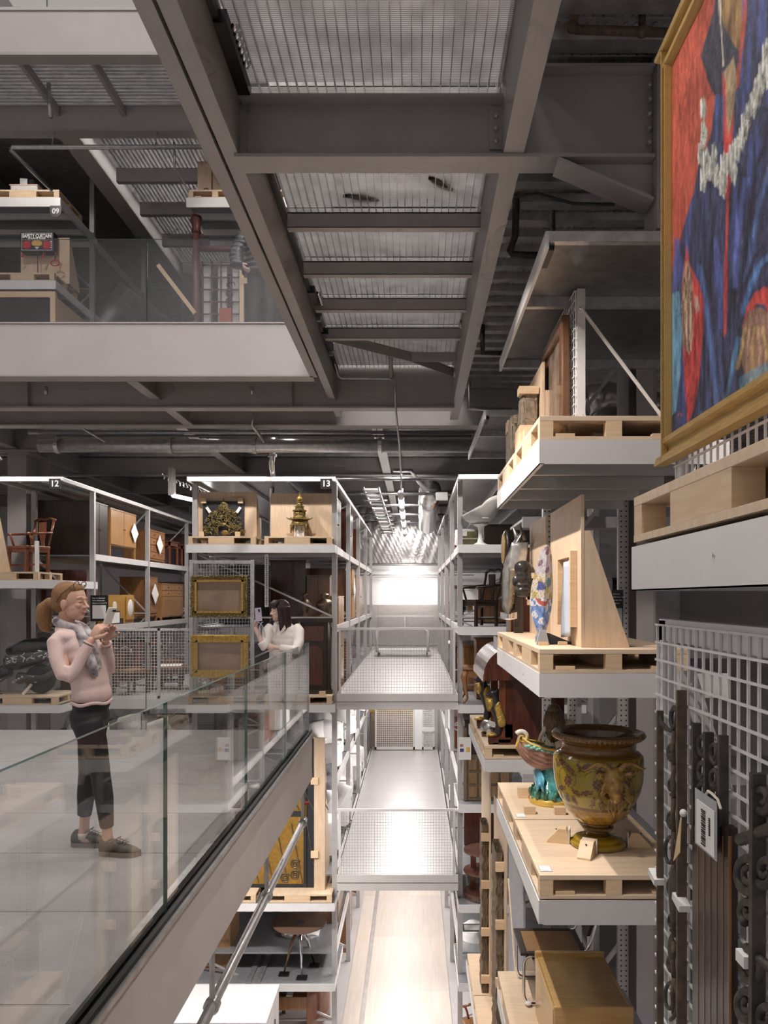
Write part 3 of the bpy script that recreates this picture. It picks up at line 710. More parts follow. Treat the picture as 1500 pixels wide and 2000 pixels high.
# ================================================================== RACKS, TRAYS, PALLETS
XR, XL = .77, -1.376
def tray(label, x0, x1, y0, y1, zt, h=.15, face='-x', name='display_shelf', front='fascia_grey', side='fascia', rivets=True):
    """cantilever display shelf: white side plate to the aisle, front plate, mesh deck, ribs below"""
    o = thing(name, label, 'shelf', ((x0 + x1) / 2, (y0 + y1) / 2, zt - h)); z0 = zt - h
    if face == '-x': MB().box(x0, x0 + .006, y0, y1, z0, zt).box(x0, x0 + .03, y0, y1, z0, z0 + .005).build('side_plate', side, o, world=True)
    else: MB().box(x1 - .006, x1, y0, y1, z0, zt).box(x1 - .03, x1, y0, y1, z0, z0 + .005).build('side_plate', side, o, world=True)
    MB().box(x0 + .007, x1 - .007, y0, y0 + .006, z0, zt).box(x0 + .01, x1 - .01, y0 + .001, y0 + .05, z0 + .012, z0 + .018).build('front_plate', front, o, world=True)
    MB().box(x0 + .01, x1 - .01, y1 - .006, y1, z0, zt).build('back_plate', front, o, world=True)
    MB().box(x0 + .01, x1 - .01, y0 + .01, y1 - .01, zt - .035, zt - .012).build('shelf_deck', 'shelf_deck', o, world=True)
    n = max(2, int((y1 - y0) / .6))
    for k in range(n):
        y = y0 + (k + .8) * (y1 - y0) / (n + .6); MB().box(x0 + .02, x1 - .02, y, y + .05, z0 + .02, zt - .036).build('rib', 'fascia_grey', o, world=True)
    if rivets:
        for k in range(2):
            for s in (.28, .62):
                MB().lathe([(.008, 0), (.006, .004), (.0001, .005)], 8, ((x0 if face == '-x' else x1), y0 + (y1 - y0) * s, zt - .07), Euler((0, -math.pi / 2 if face == '-x' else math.pi / 2, 0)).to_matrix()).build('rivet', 'galv', o, world=True) if k == 0 else None
    return o
# --- pallet prototype: 0.93 (x) by 1.18 (y) by 0.15
def make_pallet(label):
    o = thing('pallet', label, 'pallet', (0, 0, 0), group='birch plywood pallets on the display shelves')
    MB().box(0, .93, 0, 1.18, .118, .148).build('top_board', ['ply_flat'], o, bevel=.002)
    MB().box(0, .93, 0, 1.18, 0, .022).build('bottom_board', 'ply_flat', o)
    for x0, x1 in ((0, .085), (.41, .51), (.845, .93)):
        for y0, y1 in ((0, .075), (.35, .80), (1.09, 1.18)):
            MB().box(x0 + .001, x1 - .001, y0 + .001, y1 - .001, .0225, .1175).build('block', 'pine', o)
    for x0 in (.10, .70): MB().box(x0, x0 + .12, .01, .06, .0225, .043).build('batten', 'pine', o)
    return o
PAL = [None]
def pallet(x, y, z, label, rz=0., sc=(1, 1, 1)):
    """corner-anchored; rz=pi/2 turns the long side to the front"""
    if PAL[0] is None: PAL[0] = make_pallet(label); o = PAL[0]; o.location = (x, y, z)
    else: o = dup(PAL[0], (x, y, z), label)
    o.rotation_euler = (0, 0, rz); o.scale = sc
    return o
def pallet_r(x, y, z, label, sc=(1, 1, 1)):          # x,y: front-left corner, 1.18 wide in x
    return pallet(x, y + .93 * sc[0], z, label, -math.pi / 2, sc)

def wire_grid(par, o, u, v, nu, nv, r=.0025, name='wire_grid', mat='wire', su=1., off=None):
    """square lattice of wires; o origin, u,v edge vectors (world), nu,nv cell counts"""
    o = Vector(o); u = Vector(u); v = Vector(v); n = u.cross(v).normalized(); m = MB()
    for k in range(nu + 1): p = o + u * (k / nu); m.bar(p, p + v, r * 2, r * 2, n)
    for k in range(nv + 1): p = o + v * (k / nv) - n * r * 2; m.bar(p, p + u, r * 2, r * 2, n)
    g = m.build(name, mat, par, world=True); g['kind'] = 'stuff'; return g

def upright(par, x, y, z0, z1, w=.09, d=.07, holes=False, mat='rack'):
    m = MB().box(x - w / 2, x + w / 2, y - d / 2, y + d / 2, z0, z1)
    q = m.build('upright', mat, par, world=True)
    if holes:
        h = MB()
        for z in np.arange(max(z0, holes[0]), min(z1, holes[1]), .05):
            for s in (-.25, .25): h.disc((x + s * w, y - d / 2 - .001, z), .008, 8, 'y', .002)
        g = h.build('slot_row', 'black', q, world=True); g.location = (0, 0, 0); g['kind'] = 'stuff'
    return q
def far_rack(label, x0, x1, ys, levels, z0, z1, side, roof=None, ry=None):
    """long pallet rack; side = +1 aisle on its right, -1 aisle on its left"""
    o = thing('storage_rack', label, 'rack', ((x0 + x1) / 2, (ys[0] + ys[-1]) / 2, z0))
    xa, xb = (x1 - .05, x0 + .05) if side > 0 else (x0 + .05, x1 - .05)
    for y in ys:
        upright(o, xa, y, z0, z1); upright(o, xb, y, z0, z1)
        zz = z0 + .3; k = 0
        while zz + 1.2 < z1:
            if y == ys[0] and z0 < 0 and not (-.6 < zz < 1.3 or zz < -5.0): zz += 1.2; k += 1; continue
            a, b = (xa, xb) if k % 2 == 0 else (xb, xa)
            MB().bar((a, y, zz), (b, y, zz + 1.15), .03, .03).build('diagonal_brace', 'rack', o, world=True)
            MB().bar((xa, y, zz), (xb, y, zz), .03, .03).build('cross_brace', 'rack', o, world=True)
            zz += 1.2; k += 1
    for z in levels:
        for xx in (xa, xb):
            MB().box(xx - .025, xx + .025, ys[0] + .04, ys[-1], z - .12, z).build('shelf_beam', 'fascia_grey', o, world=True)
        for a, b in zip(ys[:-1], ys[1:]):
            MB().box(min(xa, xb) + .05, max(xa, xb) - .05, a + .05, b - .05, z - .045, z - .015).build('shelf_deck', 'shelf_deck', o, world=True)
    if roof:
        MB().box(x0, x1, ry or ys[0] - .3, ys[-1], roof - .015, roof).build('roof_sheet', 'galv', o, world=True)
        for xx in (x0, x1 - .05): MB().box(xx, xx + .05, ry or ys[0] - .3, ys[-1], roof - .07, roof - .016).build('roof_rail', 'fascia_grey', o, world=True)
        MB().box(x0, x1, (ry or ys[0] - .3) - .04, (ry or ys[0] - .3), roof - .07, roof + .01).build('roof_front_rail', 'fascia', o, world=True)
        for k in (1, 2): MB().box(x0 + (x1 - x0) * k / 3, x0 + (x1 - x0) * k / 3 + .05, (ry or ys[0] - .3) + .02, ys[-1], roof - .09, roof - .02).build('roof_rib', 'galv', o, world=True)
    return o
YS = [13.75, 16.6, 19.5, 22.4, 25.3]
AL = [2.48, 1.05, -.31, -1.75, -3.40, -4.80]
R13 = far_rack('tall grey storage rack marked 13 along the left side of the aisle', -3.97, XL, YS, AL, G, 3.62, 1, 3.66)
R12 = far_rack('tall grey storage rack marked 12 at the far left', -7.35, -6.13, [14.76, 17.8, 20.85, 23.9], [2.40, 1.0, -.31, -1.75, -3.4, -4.8], G, 3.62, 1, 3.66, 13.45)
RR = far_rack('tall grey storage rack along the right side of the aisle', XR, 3.2, YS, AL, G, 3.66, -1, 3.70)
R09 = far_rack('upper grey storage rack marked 09 behind the balcony glass', -7.42, -6.15, [14.8, 17.6, 20.6], [8.5, 7.05, 5.7], 4.8, 9.6, 1)
# display trays on the fronts
T13 = {}
for z, lab in ((2.48, 'white display shelf of rack 13 carrying the two plywood backed ornaments'), (-.31, 'white display shelf of rack 13 at walkway height, under the gilt frames'),
               (-3.78, 'white display shelf of rack 13 carrying the golden doors'), (-5.18, 'lowest white display shelf of rack 13 carrying the round table')):
    T13[z] = tray(lab, -3.99, XL - .006, 13.4, 14.9, z, .14, '+x', front='fascia')
for z, lab in ((1.86, 'white display shelf of rack 12 carrying the armchair'), (-.32, 'white display shelf of rack 12 carrying the motor scooter')):
    tray(lab, -9.4, -6.14, 13.4, 14.9, z, .14, '+x', front='fascia')
for z, lab in ((2.48, 'white shelf on the right of the aisle carrying the white pedestal chair'), (1.05, 'white shelf on the right of the aisle carrying the dark armchair'),
               (-.31, 'white shelf on the right of the aisle carrying cabriole legged tables'), (-2.04, 'white shelf on the right of the aisle carrying the old panelled chest'),
               (-3.78, 'white shelf on the right of the aisle carrying the three tier table'), (-5.15, 'lowest white shelf on the right of the aisle')):
    tray(lab, XR, 3.0, 13.35, 14.9, z, .145, '-x', front='fascia')
tray('upper white display shelf over the safety curtain panel, marked 09', -9.4, -6.15, 13.35, 14.9, 8.51, .155, '+x', front='fascia')
tray('white display shelf carrying the safety curtain panel', -7.42, -6.23, 13.35, 14.9, 7.07, .15, '+x', front='fascia')
tray('upper white display shelf behind the left girder, over the iron balustrade', -3.97, -1.4, 13.35, 14.9, 8.51, .165, '+x', front='fascia')
# near right rack
tray('right-hand display shelf above eye level, carrying stone fragments and a wire screen', XR, 1.95, 4.73, 7.13, 2.525, .15)
tray('right-hand display shelf carrying the painted fish cut-out', XR, 1.95, 4.73, 7.13, 1.085, .15)
tray('right-hand display shelf carrying the yellow jardiniere', XR - .005, 1.95, 4.72, 7.13, -.31, .15)
tray('lowest right-hand display shelf under the tubular chair', XR, 1.95, 4.73, 7.13, -2.06, .15)
tray('right-hand display shelf carrying the gilded winged beast', XR + .03, 2.6, 8.80, 11.3, -.30, .145)
tray('low right-hand display shelf under the old carved timbers', XR, 2.6, 8.2, 11.4, -3.82, .145)
tray('nearest display shelf at the right edge, carrying the large painting', XR, 1.95, .75, 2.72, 1.73, .155)
# galvanised canopies
def canopy(label, x0, x1, y0, y1, z):
    o = thing('canopy', label, 'canopy', ((x0 + x1) / 2, (y0 + y1) / 2, z))
    MB().box(x0, x0 + .02, y0, y1, z - .10, z).build('side_plate', 'fascia_grey', o, world=True)
    MB().box(x0 + .03, x1, y0 + .05, y1 - .02, z - .02, z - .012).build('roof_sheet', 'galv_dark', o, world=True)
    MB().box(x0 + .02, x1, y0, y0 + .012, z - .06, z).box(x0 + .02, x1, y0 + .012, y0 + .05, z - .06, z - .052).build('front_lip', 'galv', o, world=True)
    for f in (.40, .985): MB().box(x0 + .02, x1, y0 + (y1 - y0) * f - .05, y0 + (y1 - y0) * f, z - .09, z - .02).build('rib', 'galv', o, world=True)
    MB().box(x0 + .02, x0 + .06, y0 + .05, y0 + .3, z - .09, z - .021).build('bracket', 'black', o, world=True)
    return o
canopy('galvanised canopy over the near right-hand shelves, beside the large painting', XR, 2.6, 4.50, 6.95, 3.70)
canopy('galvanised canopy over the middle right-hand shelves', XR, 2.4, 8.45, 10.95, 3.62)
# round number discs
def sign_round(txt, x, y, d, r, label, rx=0.):
    o = thing('number_sign', label, 'sign', px(x, y, d))
    MB().prism([(-r, r), (-r, 0)] + [(-r * math.cos(a), -r * math.sin(a)) for a in np.linspace(0, math.pi, 14)] + [(r, 0), (r, r)], 'y', -.004, .004).build('plate', 'black', o)
    text_mesh('numerals', txt, r * 1.25, 'white_print', o, (0, -.007, 0), bold=.004)
    return o
sign_round('09', 109, 413, 13.34, .10, 'round ended black plate reading 09 under the upper shelf')
for txt, x, lab in (('12', 107, 'square black plate reading 12 on the leftmost rack roof above the armchair'), ('13', 637, 'square black plate reading 13 on the rack roof above the temple spire')):
    o = thing('number_sign', lab, 'sign', px(x, 945, 13.38))
    MB().box(-.10, .10, -.005, .005, -.09, .09).build('plate', 'black', o); text_mesh('numerals', txt, .15, 'white_print', o, (0, -.008, 0), bold=.003)
# perforated uprights behind the near right shelves
o = thing('storage_rack', 'perforated grey rack frame behind the near right-hand shelves', 'rack', (1.7, 8.0, G))
for x in (1.30, 1.55, 2.05): upright(o, x, 7.55, G, 4.4, .10 if x > 2 else .08, .06, (-3.0, 3.0))
upright(o, 1.78, 8.4, G, 4.3, .09, .07); upright(o, 2.60, 9.0, G, 4.3, .09, .07); upright(o, 2.60, 11.0, G, 4.3, .09, .07)
for k in range(7): MB().bar((1.30, 7.6, -4 + k * 1.15), (2.05, 7.6, -3 + k * 1.15), .035, .035).build('diagonal_brace', 'rack', o, world=True)
for z in (2.45, 1.0, -.4, -1.9): MB().box(1.2, 4.5, 8.5, 8.55, z - .12, z).box(1.2, 4.5, 8.55, 9.6, z - .05, z - .02).build('shelf_beam', 'rack', o, world=True)
# --- aisle walkways
def walkway(label, z, rail, y0, y1):
    o = thing('aisle_walkway', label, 'walkway', (-.3, (y0 + y1) / 2, z - .1))
    n = int((y1 - y0) / .98); L = (y1 - y0) / n
    for k in range(n): MB().box(XL + .04, XR - .04, y0 + k * L + .003, y0 + (k + 1) * L - .003, z - .03, z).build('grating_panel', 'grating_top', o, world=True)
    MB().box(XL + .02, XR + .0, y0 - .03, y0, z - .11, z + .02).build('front_plate', 'fascia_grey', o, world=True)
    MB().box(XL + .02, XR + .0, y0 - .01, y0 + .05, z - .26, z - .13).build('cross_beam', 'fascia_grey', o, world=True)
    MB().box(XL + .02, XR, y0, y0 + .02, z - .13, z - .11).build('ledge', 'galv', o, world=True)
    for x in (XL + .03, XR - .08): MB().box(x, x + .05, y0 + .05, y1, z - .2, z - .031).build('edge_beam', 'fascia_grey', o, world=True)
    for x in (XL + .03, XR - .04): MB().box(x, x + .012, y0 + .03, y1, z, z + .05).build('toe_board', 'fascia_grey', o, world=True)
    r = thing('railing', rail, 'railing', (-.3, y0, z)); yb = y0 - .015; ht = 1.18
    MB().box(XL + .02, XR + (.10 if z > -1 else 0), yb - .02, yb + .02, z + ht - .04, z + ht).build('top_rail', 'fascia_grey', r, world=True)
    for x in (XL + .07, XR - .07): MB().box(x - .02, x + .02, yb - .02, yb + .02, z + .02, z + ht - .04).build('rail_post', 'fascia_grey', r, world=True)
    wire_grid(r, (XL + .09, yb, z + .03), (XR - XL - .18, 0, 0), (0, 0, ht - .07), 40, 22, .0022, 'wire_mesh', 'galv')
    return o
walkway('upper grating walkway through the aisle', -.15, 'mesh railing at the near end of the upper aisle walkway', 13.5, 25.6)
walkway('lower grating walkway through the aisle', -3.33, 'mesh railing at the near end of the lower aisle walkway', 13.5, 25.6)
# far gates
g = thing('mesh_gate', 'mesh gate at the far end of the upper aisle walkway', 'gate', (-.3, 25.45, -.15))
MB().box(XL + .1, XR - .1, 25.43, 25.47, .93, .97).build('top_rail', 'fascia_grey', g, world=True)
MB().box(-.33, -.29, 25.43, 25.47, -.15, .93).build('gate_post', 'fascia_grey', g, world=True)
wire_grid(g, (XL + .12, 25.45, -.1), (XR - XL - .24, 0, 0), (0, 0, 1.0), 36, 18, .003, 'wire_mesh', 'galv')
g = thing('mesh_gate', 'mesh gate in front of the gold framed picture on the lower walkway', 'gate', (-.3, 24.6, -3.33))
for x0, x1 in ((XL + .12, .02), (.25, XR - .12)):
    MB().box(x0, x1, 24.58, 24.62, -2.02, -1.97).box(x0, x1, 24.58, 24.62, -3.3, -3.22).box(x0, x0 + .05, 24.58, 24.62, -3.3, -1.97).box(x1 - .05, x1, 24.58, 24.62, -3.3, -1.97).build('gate_frame', 'fascia_grey', g, world=True)
    wire_grid(g, (x0, 24.6, -3.25), (x1 - x0, 0, 0), (0, 0, 1.25), int((x1 - x0) / .06), 21, .006, 'wire_mesh', 'fascia')
MB().box(.02, .25, 24.59, 24.62, -3.3, -1.97).build('lock_panel', 'fascia', g, world=True)
MB().box(.25, XR - .12, 24.55, 24.60, -2.72, -2.6).build('push_bar', 'fascia', g, world=True)
p = thing('framed_picture', 'gold framed picture leaning behind the mesh gate of the lower walkway', 'picture', (-.65, 25.1, -3.33))
MB().box(-.75, .66, -.02, .02, 0, 1.3).build('canvas', 'canvas_brown', p); MB().box(-.80, .72, -.05, 0, 1.15, 1.33).box(.52, .72, -.05, 0, 0, 1.15).build('frame', 'gold', p)
# trolley
t = thing('trolley', 'white tubular trolley parked at the far end of the upper walkway', 'trolley', (-.3, 22.3, -.15))
MB().tube([(-.78, 0, .16), (-.78, 0, .72), (-.70, 0, .80), (.62, 0, .80), (.70, 0, .72), (.70, 0, .16)], .045, 10).build('handle_frame', 'fascia', t, smooth=True)
MB().box(-.85, .78, 0, .9, .13, .19).build('platform', 'fascia', t)
for x in (-.75, .68):
    for y in (0, .8): 
        MB().lathe([(.07, -.02), (.085, -.015), (.085, .015), (.07, .02)], 14, (x, y, .085), Euler((0, math.pi / 2, 0)).to_matrix()).build('castor', 'galv_dark', t, smooth=True)
# mesh fence in front of rack 12 bays
g = thing('mesh_fence', 'white wire mesh fence between the pink-clad woman and the gilt frames', 'fence', (-5.2, 14.6, -.3))
wire_grid(g, (-5.75, 14.6, -.32), (1.85, 0, 0), (0, 0, 1.25), 32, 22, .004, 'wire_mesh', 'fascia')
MB().box(-5.8, -3.9, 14.58, 14.62, .93, .97).build('top_rail', 'fascia', g, world=True); MB().box(-5.8, -3.9, 14.58, 14.62, -.40, -.31).build('bottom_rail', 'fascia', g, world=True)
for x in (-5.78, -4.85, -3.93): MB().box(x - .025, x + .025, 14.58, 14.62, -.4, .97).build('post', 'fascia_grey', g, world=True)
w = thing('aisle_walkway', 'grating walkway between racks 12 and 13, behind the mesh fence', 'walkway', (-5, 17, -.4))
for k in range(9): MB().box(-6.1, -4.0, 14.65 + k * 1.2, 15.845 + k * 1.2, -.36, -.33).build('grating_panel', 'grating_top', w, world=True)
MB().box(-6.1, -4.0, 14.55, 14.62, -.55, -.36).build('front_plate', 'fascia', w, world=True)
# mesh screen with frames on rack 13
g = thing('mesh_screen', 'galvanised mesh screen holding two gilt frames below the shelf of rack 13', 'screen', px(432, 1372, 13.42))
x0, x1, z0, z1 = -3.94, -2.80, -.28, 2.22
for a, b in ((x0, x0 + .07), (x1 - .07, x1)): MB().box(a, b, 13.44, 13.48, z0, z1).build('stile', 'galv', g, world=True)
for z in (z0, .62, z1 - .07): MB().box(x0, x1, 13.445, 13.475, z, z + .06).build('rail', 'galv', g, world=True)
wire_grid(g, (x0 + .05, 13.44, z0 + .05), (x1 - x0 - .1, 0, 0), (0, 0, z1 - z0 - .1), 20, 44, .003, 'wire_mesh', 'galv')
# ================================================================== RIGHT-HAND DISPLAYS
def nz(x, y, z=0.): return (math.sin(x * 1.7 + y * 2.3 + z * 1.1) + math.sin(x * 3.1 - y * 1.9 + z * 2.7 + 1.3) * .6 + math.sin(-x * 5.3 + y * 4.7 + z * 6.1 + .7) * .35 + math.sin(x * 11.3 + y * 9.7 - z * 8.9) * .2) / 2.15
def spiral(cx, cz, r0, r1, turns, a0, n=40, sgn=1):
    return [(cx + (r0 + (r1 - r0) * k / n) * math.cos(a0 + sgn * 2 * math.pi * turns * k / n), cz + (r0 + (r1 - r0) * k / n) * math.sin(a0 + sgn * 2 * math.pi * turns * k / n)) for k in range(n + 1)]
def remesh(v, sm=4):
    def f(o):
        m = o.modifiers.new('remesh', 'REMESH'); m.mode = 'VOXEL'; m.voxel_size = v; m.use_smooth_shade = True
        if sm: s = o.modifiers.new('smooth', 'SMOOTH'); s.factor = .5; s.iterations = sm
    return f
POS = ['near', 'far']
for z, w in ((2.525, 'shelf with the wire screen'), (1.085, 'shelf with the painted fish'), (-.31, 'shelf with the yellow jardiniere'), (-2.06, 'lowest shelf with the tubular chair')):
    for k, y in enumerate((4.74, 5.945)):
        pallet(XR + .004, y, z + .001, f'birch plywood pallet, the {POS[k]} one on the right-hand {w}', sc=(1, 1, 1))
for k, y in enumerate((8.82, 10.02)): pallet(XR + .04, y, -.299, f'birch plywood pallet under the {("gilded winged beast", "barrel topped mahogany case")[k]}')
for k, y in enumerate((8.9, 10.1)): pallet(XR + .01, y, -3.819, f'birch plywood pallet under the old timbers, the {POS[k]} one')
PT = {2: 2.525 + .149, 1: 1.085 + .149, 0: -.31 + .149, -1: -2.06 + .149}
# ---------------- nearest pallet + painting
pallet(XR + .002, 1.52, 1.745, 'big plywood pallet under the large painting, nearest at the right edge', sc=(1, 1, 1.06))
def painting():
    XP = .93; Y0, Y1, z0, z1 = 1.35, 2.835, 2.10, 3.52
    nu, nv = 190, 250
    o = thing('painting', 'large portrait painting of a figure in a blue robe on red ground, gold frame', 'painting', (XP, 2.1, 2.05))
    yy, zz = np.meshgrid(np.linspace(Y0, Y1, nu), np.linspace(z0, z1, nv))
    P = 809 + XP * 1500 / yy; Q = 1168 - (zz - H) * 1500 / yy          # layout grid of the picture
    rng = np.random.RandomState(3)
    def vn(nx, ny, seed):                                              # smooth value noise, nx by ny strokes over the canvas
        g = np.random.RandomState(seed).uniform(-1, 1, (ny + 2, nx + 2)); x = np.linspace(0, nx, nu); y = np.linspace(0, ny, nv)
        xi = x.astype(int); yi = y.astype(int); fx = (x - xi)[None, :]; fy = (y - yi)[:, None]; fx = fx * fx * (3 - 2 * fx); fy = fy * fy * (3 - 2 * fy)
        A = g[np.ix_(yi, xi)]; B = g[np.ix_(yi, xi + 1)]; C_ = g[np.ix_(yi + 1, xi)]; D_ = g[np.ix_(yi + 1, xi + 1)]
        return (A * (1 - fx) + B * fx) * (1 - fy) + (C_ * (1 - fx) + D_ * fx) * fy
    streak = .7 * vn(90, 16, 1) + .6 * vn(45, 9, 6); fine = .8 * vn(150, 60, 2) + .4 * vn(180, 240, 9); big = vn(7, 5, 4); mid = .8 * vn(26, 14, 5) + .5 * vn(60, 30, 8)
    C = np.zeros(P.shape + (3,)); 
    def put(mask, c, amp=.25, s=streak):
        m = np.clip(mask, 0, 1)[..., None]; c = np.array(c) * (1 + 1.5 * amp * s[..., None] + .2 * fine[..., None]); C[:] = C * (1 - m) + c * m
    def poly(pts, soft=3.):
        ins = np.zeros(P.shape, bool); x = P + 1.1 * streak; y = Q + 3 * mid; n = len(pts)
        dmin = np.full(P.shape, 1e9)
        for i in range(n):
            (x1, y1), (x2, y2) = pts[i], pts[(i + 1) % n]
            c = ((y1 > y) != (y2 > y)) & (x < (x2 - x1) * (y - y1) / (y2 - y1 + 1e-9) + x1); ins ^= c
            t = np.clip(((x - x1) * (x2 - x1) + (y - y1) * (y2 - y1)) / ((x2 - x1) ** 2 + (y2 - y1) ** 2 + 1e-9), 0, 1)
            dmin = np.minimum(dmin, np.hypot(x - x1 - t * (x2 - x1), y - y1 - t * (y2 - y1)))
        return np.where(ins, np.clip(.5 + dmin / soft, 0, 1), np.clip(.5 - dmin / soft, 0, 1))
    def line(pts, w): 
        dmin = np.full(P.shape, 1e9); x = P + 2 * streak; y = Q + 3 * mid
        for (x1, y1), (x2, y2) in zip(pts[:-1], pts[1:]):
            t = np.clip(((x - x1) * (x2 - x1) + (y - y1) * (y2 - y1)) / ((x2 - x1) ** 2 + (y2 - y1) ** 2 + 1e-9), 0, 1)
            dmin = np.minimum(dmin, np.hypot(x - x1 - t * (x2 - x1), y - y1 - t * (y2 - y1)))
        return np.clip(1.3 - dmin / w, 0, 1)
    C[:] = np.array((.44, .085, .055)); put(np.ones(P.shape), (.46, .085, .05), .22, streak); put(np.clip(big * 1.2 - .2, 0, .6), (.27, .05, .04)); put(np.clip(mid - .75, 0, .6), (.55, .17, .07))
    put(poly([(1480, -300), (1540, -300), (1540, 20), (1490, 30), (1465, 10)]), (.5, .10, .06))
    robe = (.055, .06, .115)
    put(poly([(1395, 190), (1440, 170), (1455, 40), (1470, -400), (1700, -400), (1700, 1100), (1290, 1100), (1296, 620), (1310, 540), (1330, 450), (1352, 380), (1362, 320), (1385, 270)]), robe, .35)
    sh = np.clip(poly([(1395, 190), (1470, -400), (1700, -400), (1700, 1100), (1290, 1100), (1310, 540), (1352, 380), (1385, 270)]), 0, 1)
    put(sh * np.clip(streak * 1.3 - .1, 0, .8), (.05, .08, .27)); put(sh * np.clip(-streak * 1.2 - .35, 0, .8), (.03, .03, .05)); put(sh * np.clip(mid - .75, 0, .5), (.16, .08, .10)); put(sh * np.clip(fine - .8, 0, .35), (.2, .19, .22))
    # head covering and hanging hair, dark blue-black; bare neck; no features
    put(poly([(1402, -60), (1425, 20), (1440, 90), (1440, 120), (1432, 150), (1425, 185), (1392, 188), (1380, 160), (1366, 108), (1378, 70), (1392, 20)]), (.045, .045, .065), .3)
    put(poly([(1398, -200), (1445, -200), (1446, 40), (1440, 100), (1415, 60), (1402, 20)]), (.36, .22, .08), .35)
    put(np.clip(poly([(1398, -200), (1445, -200), (1446, 40), (1440, 100), (1415, 60), (1402, 20)]) * (mid * 1.2), 0, .7), (.12, .06, .03))
    put(line([(1402, -40), (1404, 40), (1408, 90), (1410, 128)], 2.0), (.6, .55, .45)); 
    put(poly([(1412, 140), (1430, 110), (1436, 150), (1428, 230), (1420, 275), (1414, 250)]), (.40, .29, .17), .2)
    put(poly([(1408, 140), (1414, 160), (1417, 240), (1420, 270), (1430, 215), (1428, 300), (1422, 330), (1410, 305), (1412, 200)]), (.58, .06, .055), .2)
    put(poly([(1410, 300), (1428, 300), (1420, 400), (1418, 520), (1416, 650), (1410, 660), (1412, 520), (1416, 400)], 2), (.52, .055, .055), .25)
    # necklace of pale lozenges
    for (a, b, s) in ((1371, 215, 7), (1372, 262, 8), (1366, 300, 8), (1377, 320, 9), (1371, 350, 8), (1388, 330, 9), (1398, 345, 8), (1392, 300, 7), (1411, 330, 10), (1409, 360, 9), (1421, 320, 8), (1428, 305, 9), (1430, 335, 8), (1437, 290, 8), (1446, 270, 8), (1452, 245, 9), (1459, 225, 8), (1468, 205, 9), (1476, 180, 10), (1484, 150, 10), (1494, 115, 11), (1500, 150, 9)):
        s *= 1.25; put(poly([(a, b - 3.0 * s), (a + .8 * s, b - .5 * s), (a + .3 * s, b + 2.8 * s), (a - .7 * s, b + .8 * s)], 2), (.40, .41, .36), .4, fine); put(line([(a - .4 * s, b - 2 * s), (a - .4 * s, b + 2 * s)], 1.6), (.7, .7, .66))
    # arm folds and sleeves
    for pts, w, c in (([(1500, 250), (1475, 330), (1462, 400), (1450, 520), (1440, 640)], 5, (.03, .03, .06)), ([(1500, 330), (1478, 400), (1466, 470), (1455, 560)], 6, (.10, .17, .38)), ([(1330, 480), (1342, 530), (1352, 600), (1362, 700), (1370, 800)], 6, (.03, .03, .05)),
                      ([(1320, 470), (1318, 540), (1312, 600)], 6, (.10, .12, .36)), ([(1365, 520), (1380, 620), (1392, 720), (1398, 800)], 5, (.09, .15, .36)), ([(1500, 470), (1470, 500), (1452, 560), (1436, 640), (1420, 740), (1405, 810)], 5, (.04, .04, .08)), ([(1500, 500), (1478, 520), (1462, 560), (1450, 610)], 6, (.09, .2, .45)),
                      ([(1440, 660), (1425, 730), (1410, 800)], 5, (.08, .20, .34)), ([(1396, 470), (1404, 540), (1405, 640)], 5, (.10, .12, .34)), ([(1450, 350), (1440, 450), (1432, 560)], 6, (.11, .14, .40))): put(line(pts, w), c, .3)
    put(poly([(1306, 575), (1324, 570), (1330, 640), (1326, 740), (1318, 800), (1306, 815), (1300, 700)]), (.16, .36, .52), .3)
    put(poly([(1330, 560), (1340, 480), (1345, 520), (1362, 550), (1372, 590), (1370, 650), (1364, 740), (1352, 800), (1340, 830), (1336, 760), (1332, 680)]), (.52, .06, .055), .3)
    put(poly([(1332, 545), (1340, 505), (1350, 540), (1352, 610), (1350, 660), (1342, 692), (1332, 672), (1328, 620)]), (.36, .23, .15), .35, fine)
    for k in range(4): put(line([(1333 + 4.6 * k, 590), (1334 + 4.2 * k, 640), (1336 + 3.6 * k, 684)], 1.3), (.62, .47, .32) if k % 2 else (.16, .09, .09))
    put(poly([(1355, 575), (1361, 580), (1364, 605), (1358, 612), (1354, 595)]), (.52, .3, .26))
    put(poly([(1446, 640), (1455, 600), (1470, 570), (1490, 560), (1520, 575), (1520, 640), (1500, 620), (1490, 596), (1475, 592), (1460, 620)]), (.60, .07, .06), .25)
    put(poly([(1450, 625), (1462, 605), (1484, 600), (1505, 620), (1510, 680), (1500, 760), (1460, 770), (1442, 700)]), (.30, .17, .12), .3)
    for k, (a, b, c2) in enumerate(((1445, 1437, 720), (1454, 1455, 765), (1467, 1468, 760), (1481, 1484, 735), (1494, 1500, 715))): put(line([(1452 + 9 * k, 640), (a, 680), (b, c2)], 3.6), (.48, .32, .12) if k % 2 == 0 else (.42, .26, .16), .3)
    put(poly([(1440, 740), (1520, 690), (1520, 760), (1440, 800)]) * .6, (.12, .34, .46))
    put(line([(1322, 812), (1326, 806), (1330, 812)], 1.3) * .9, (.5, .08, .07))
    lum = C.mean(-1, keepdims=True); C = lum + (C - lum) * .95; C *= 1.12; C *= (1 + .30 * fine[..., None] * (.6 + .4 * big[..., None])); C = np.clip(C, .004, 1)
    m = MB(); m.v = [(XP + .004, a, b) for a, b in zip(yy.ravel(), zz.ravel())]
    for j in range(nv - 1):
        for i in range(nu - 1): q = j * nu + i; m.f.append((q, q + nu, q + nu + 1, q + 1)); m.mi.append(0)
    col = np.concatenate([C.reshape(-1, 3), np.ones((nu * nv, 1))], 1)
    m.build('canvas', 'painted', o, world=True, col=col)
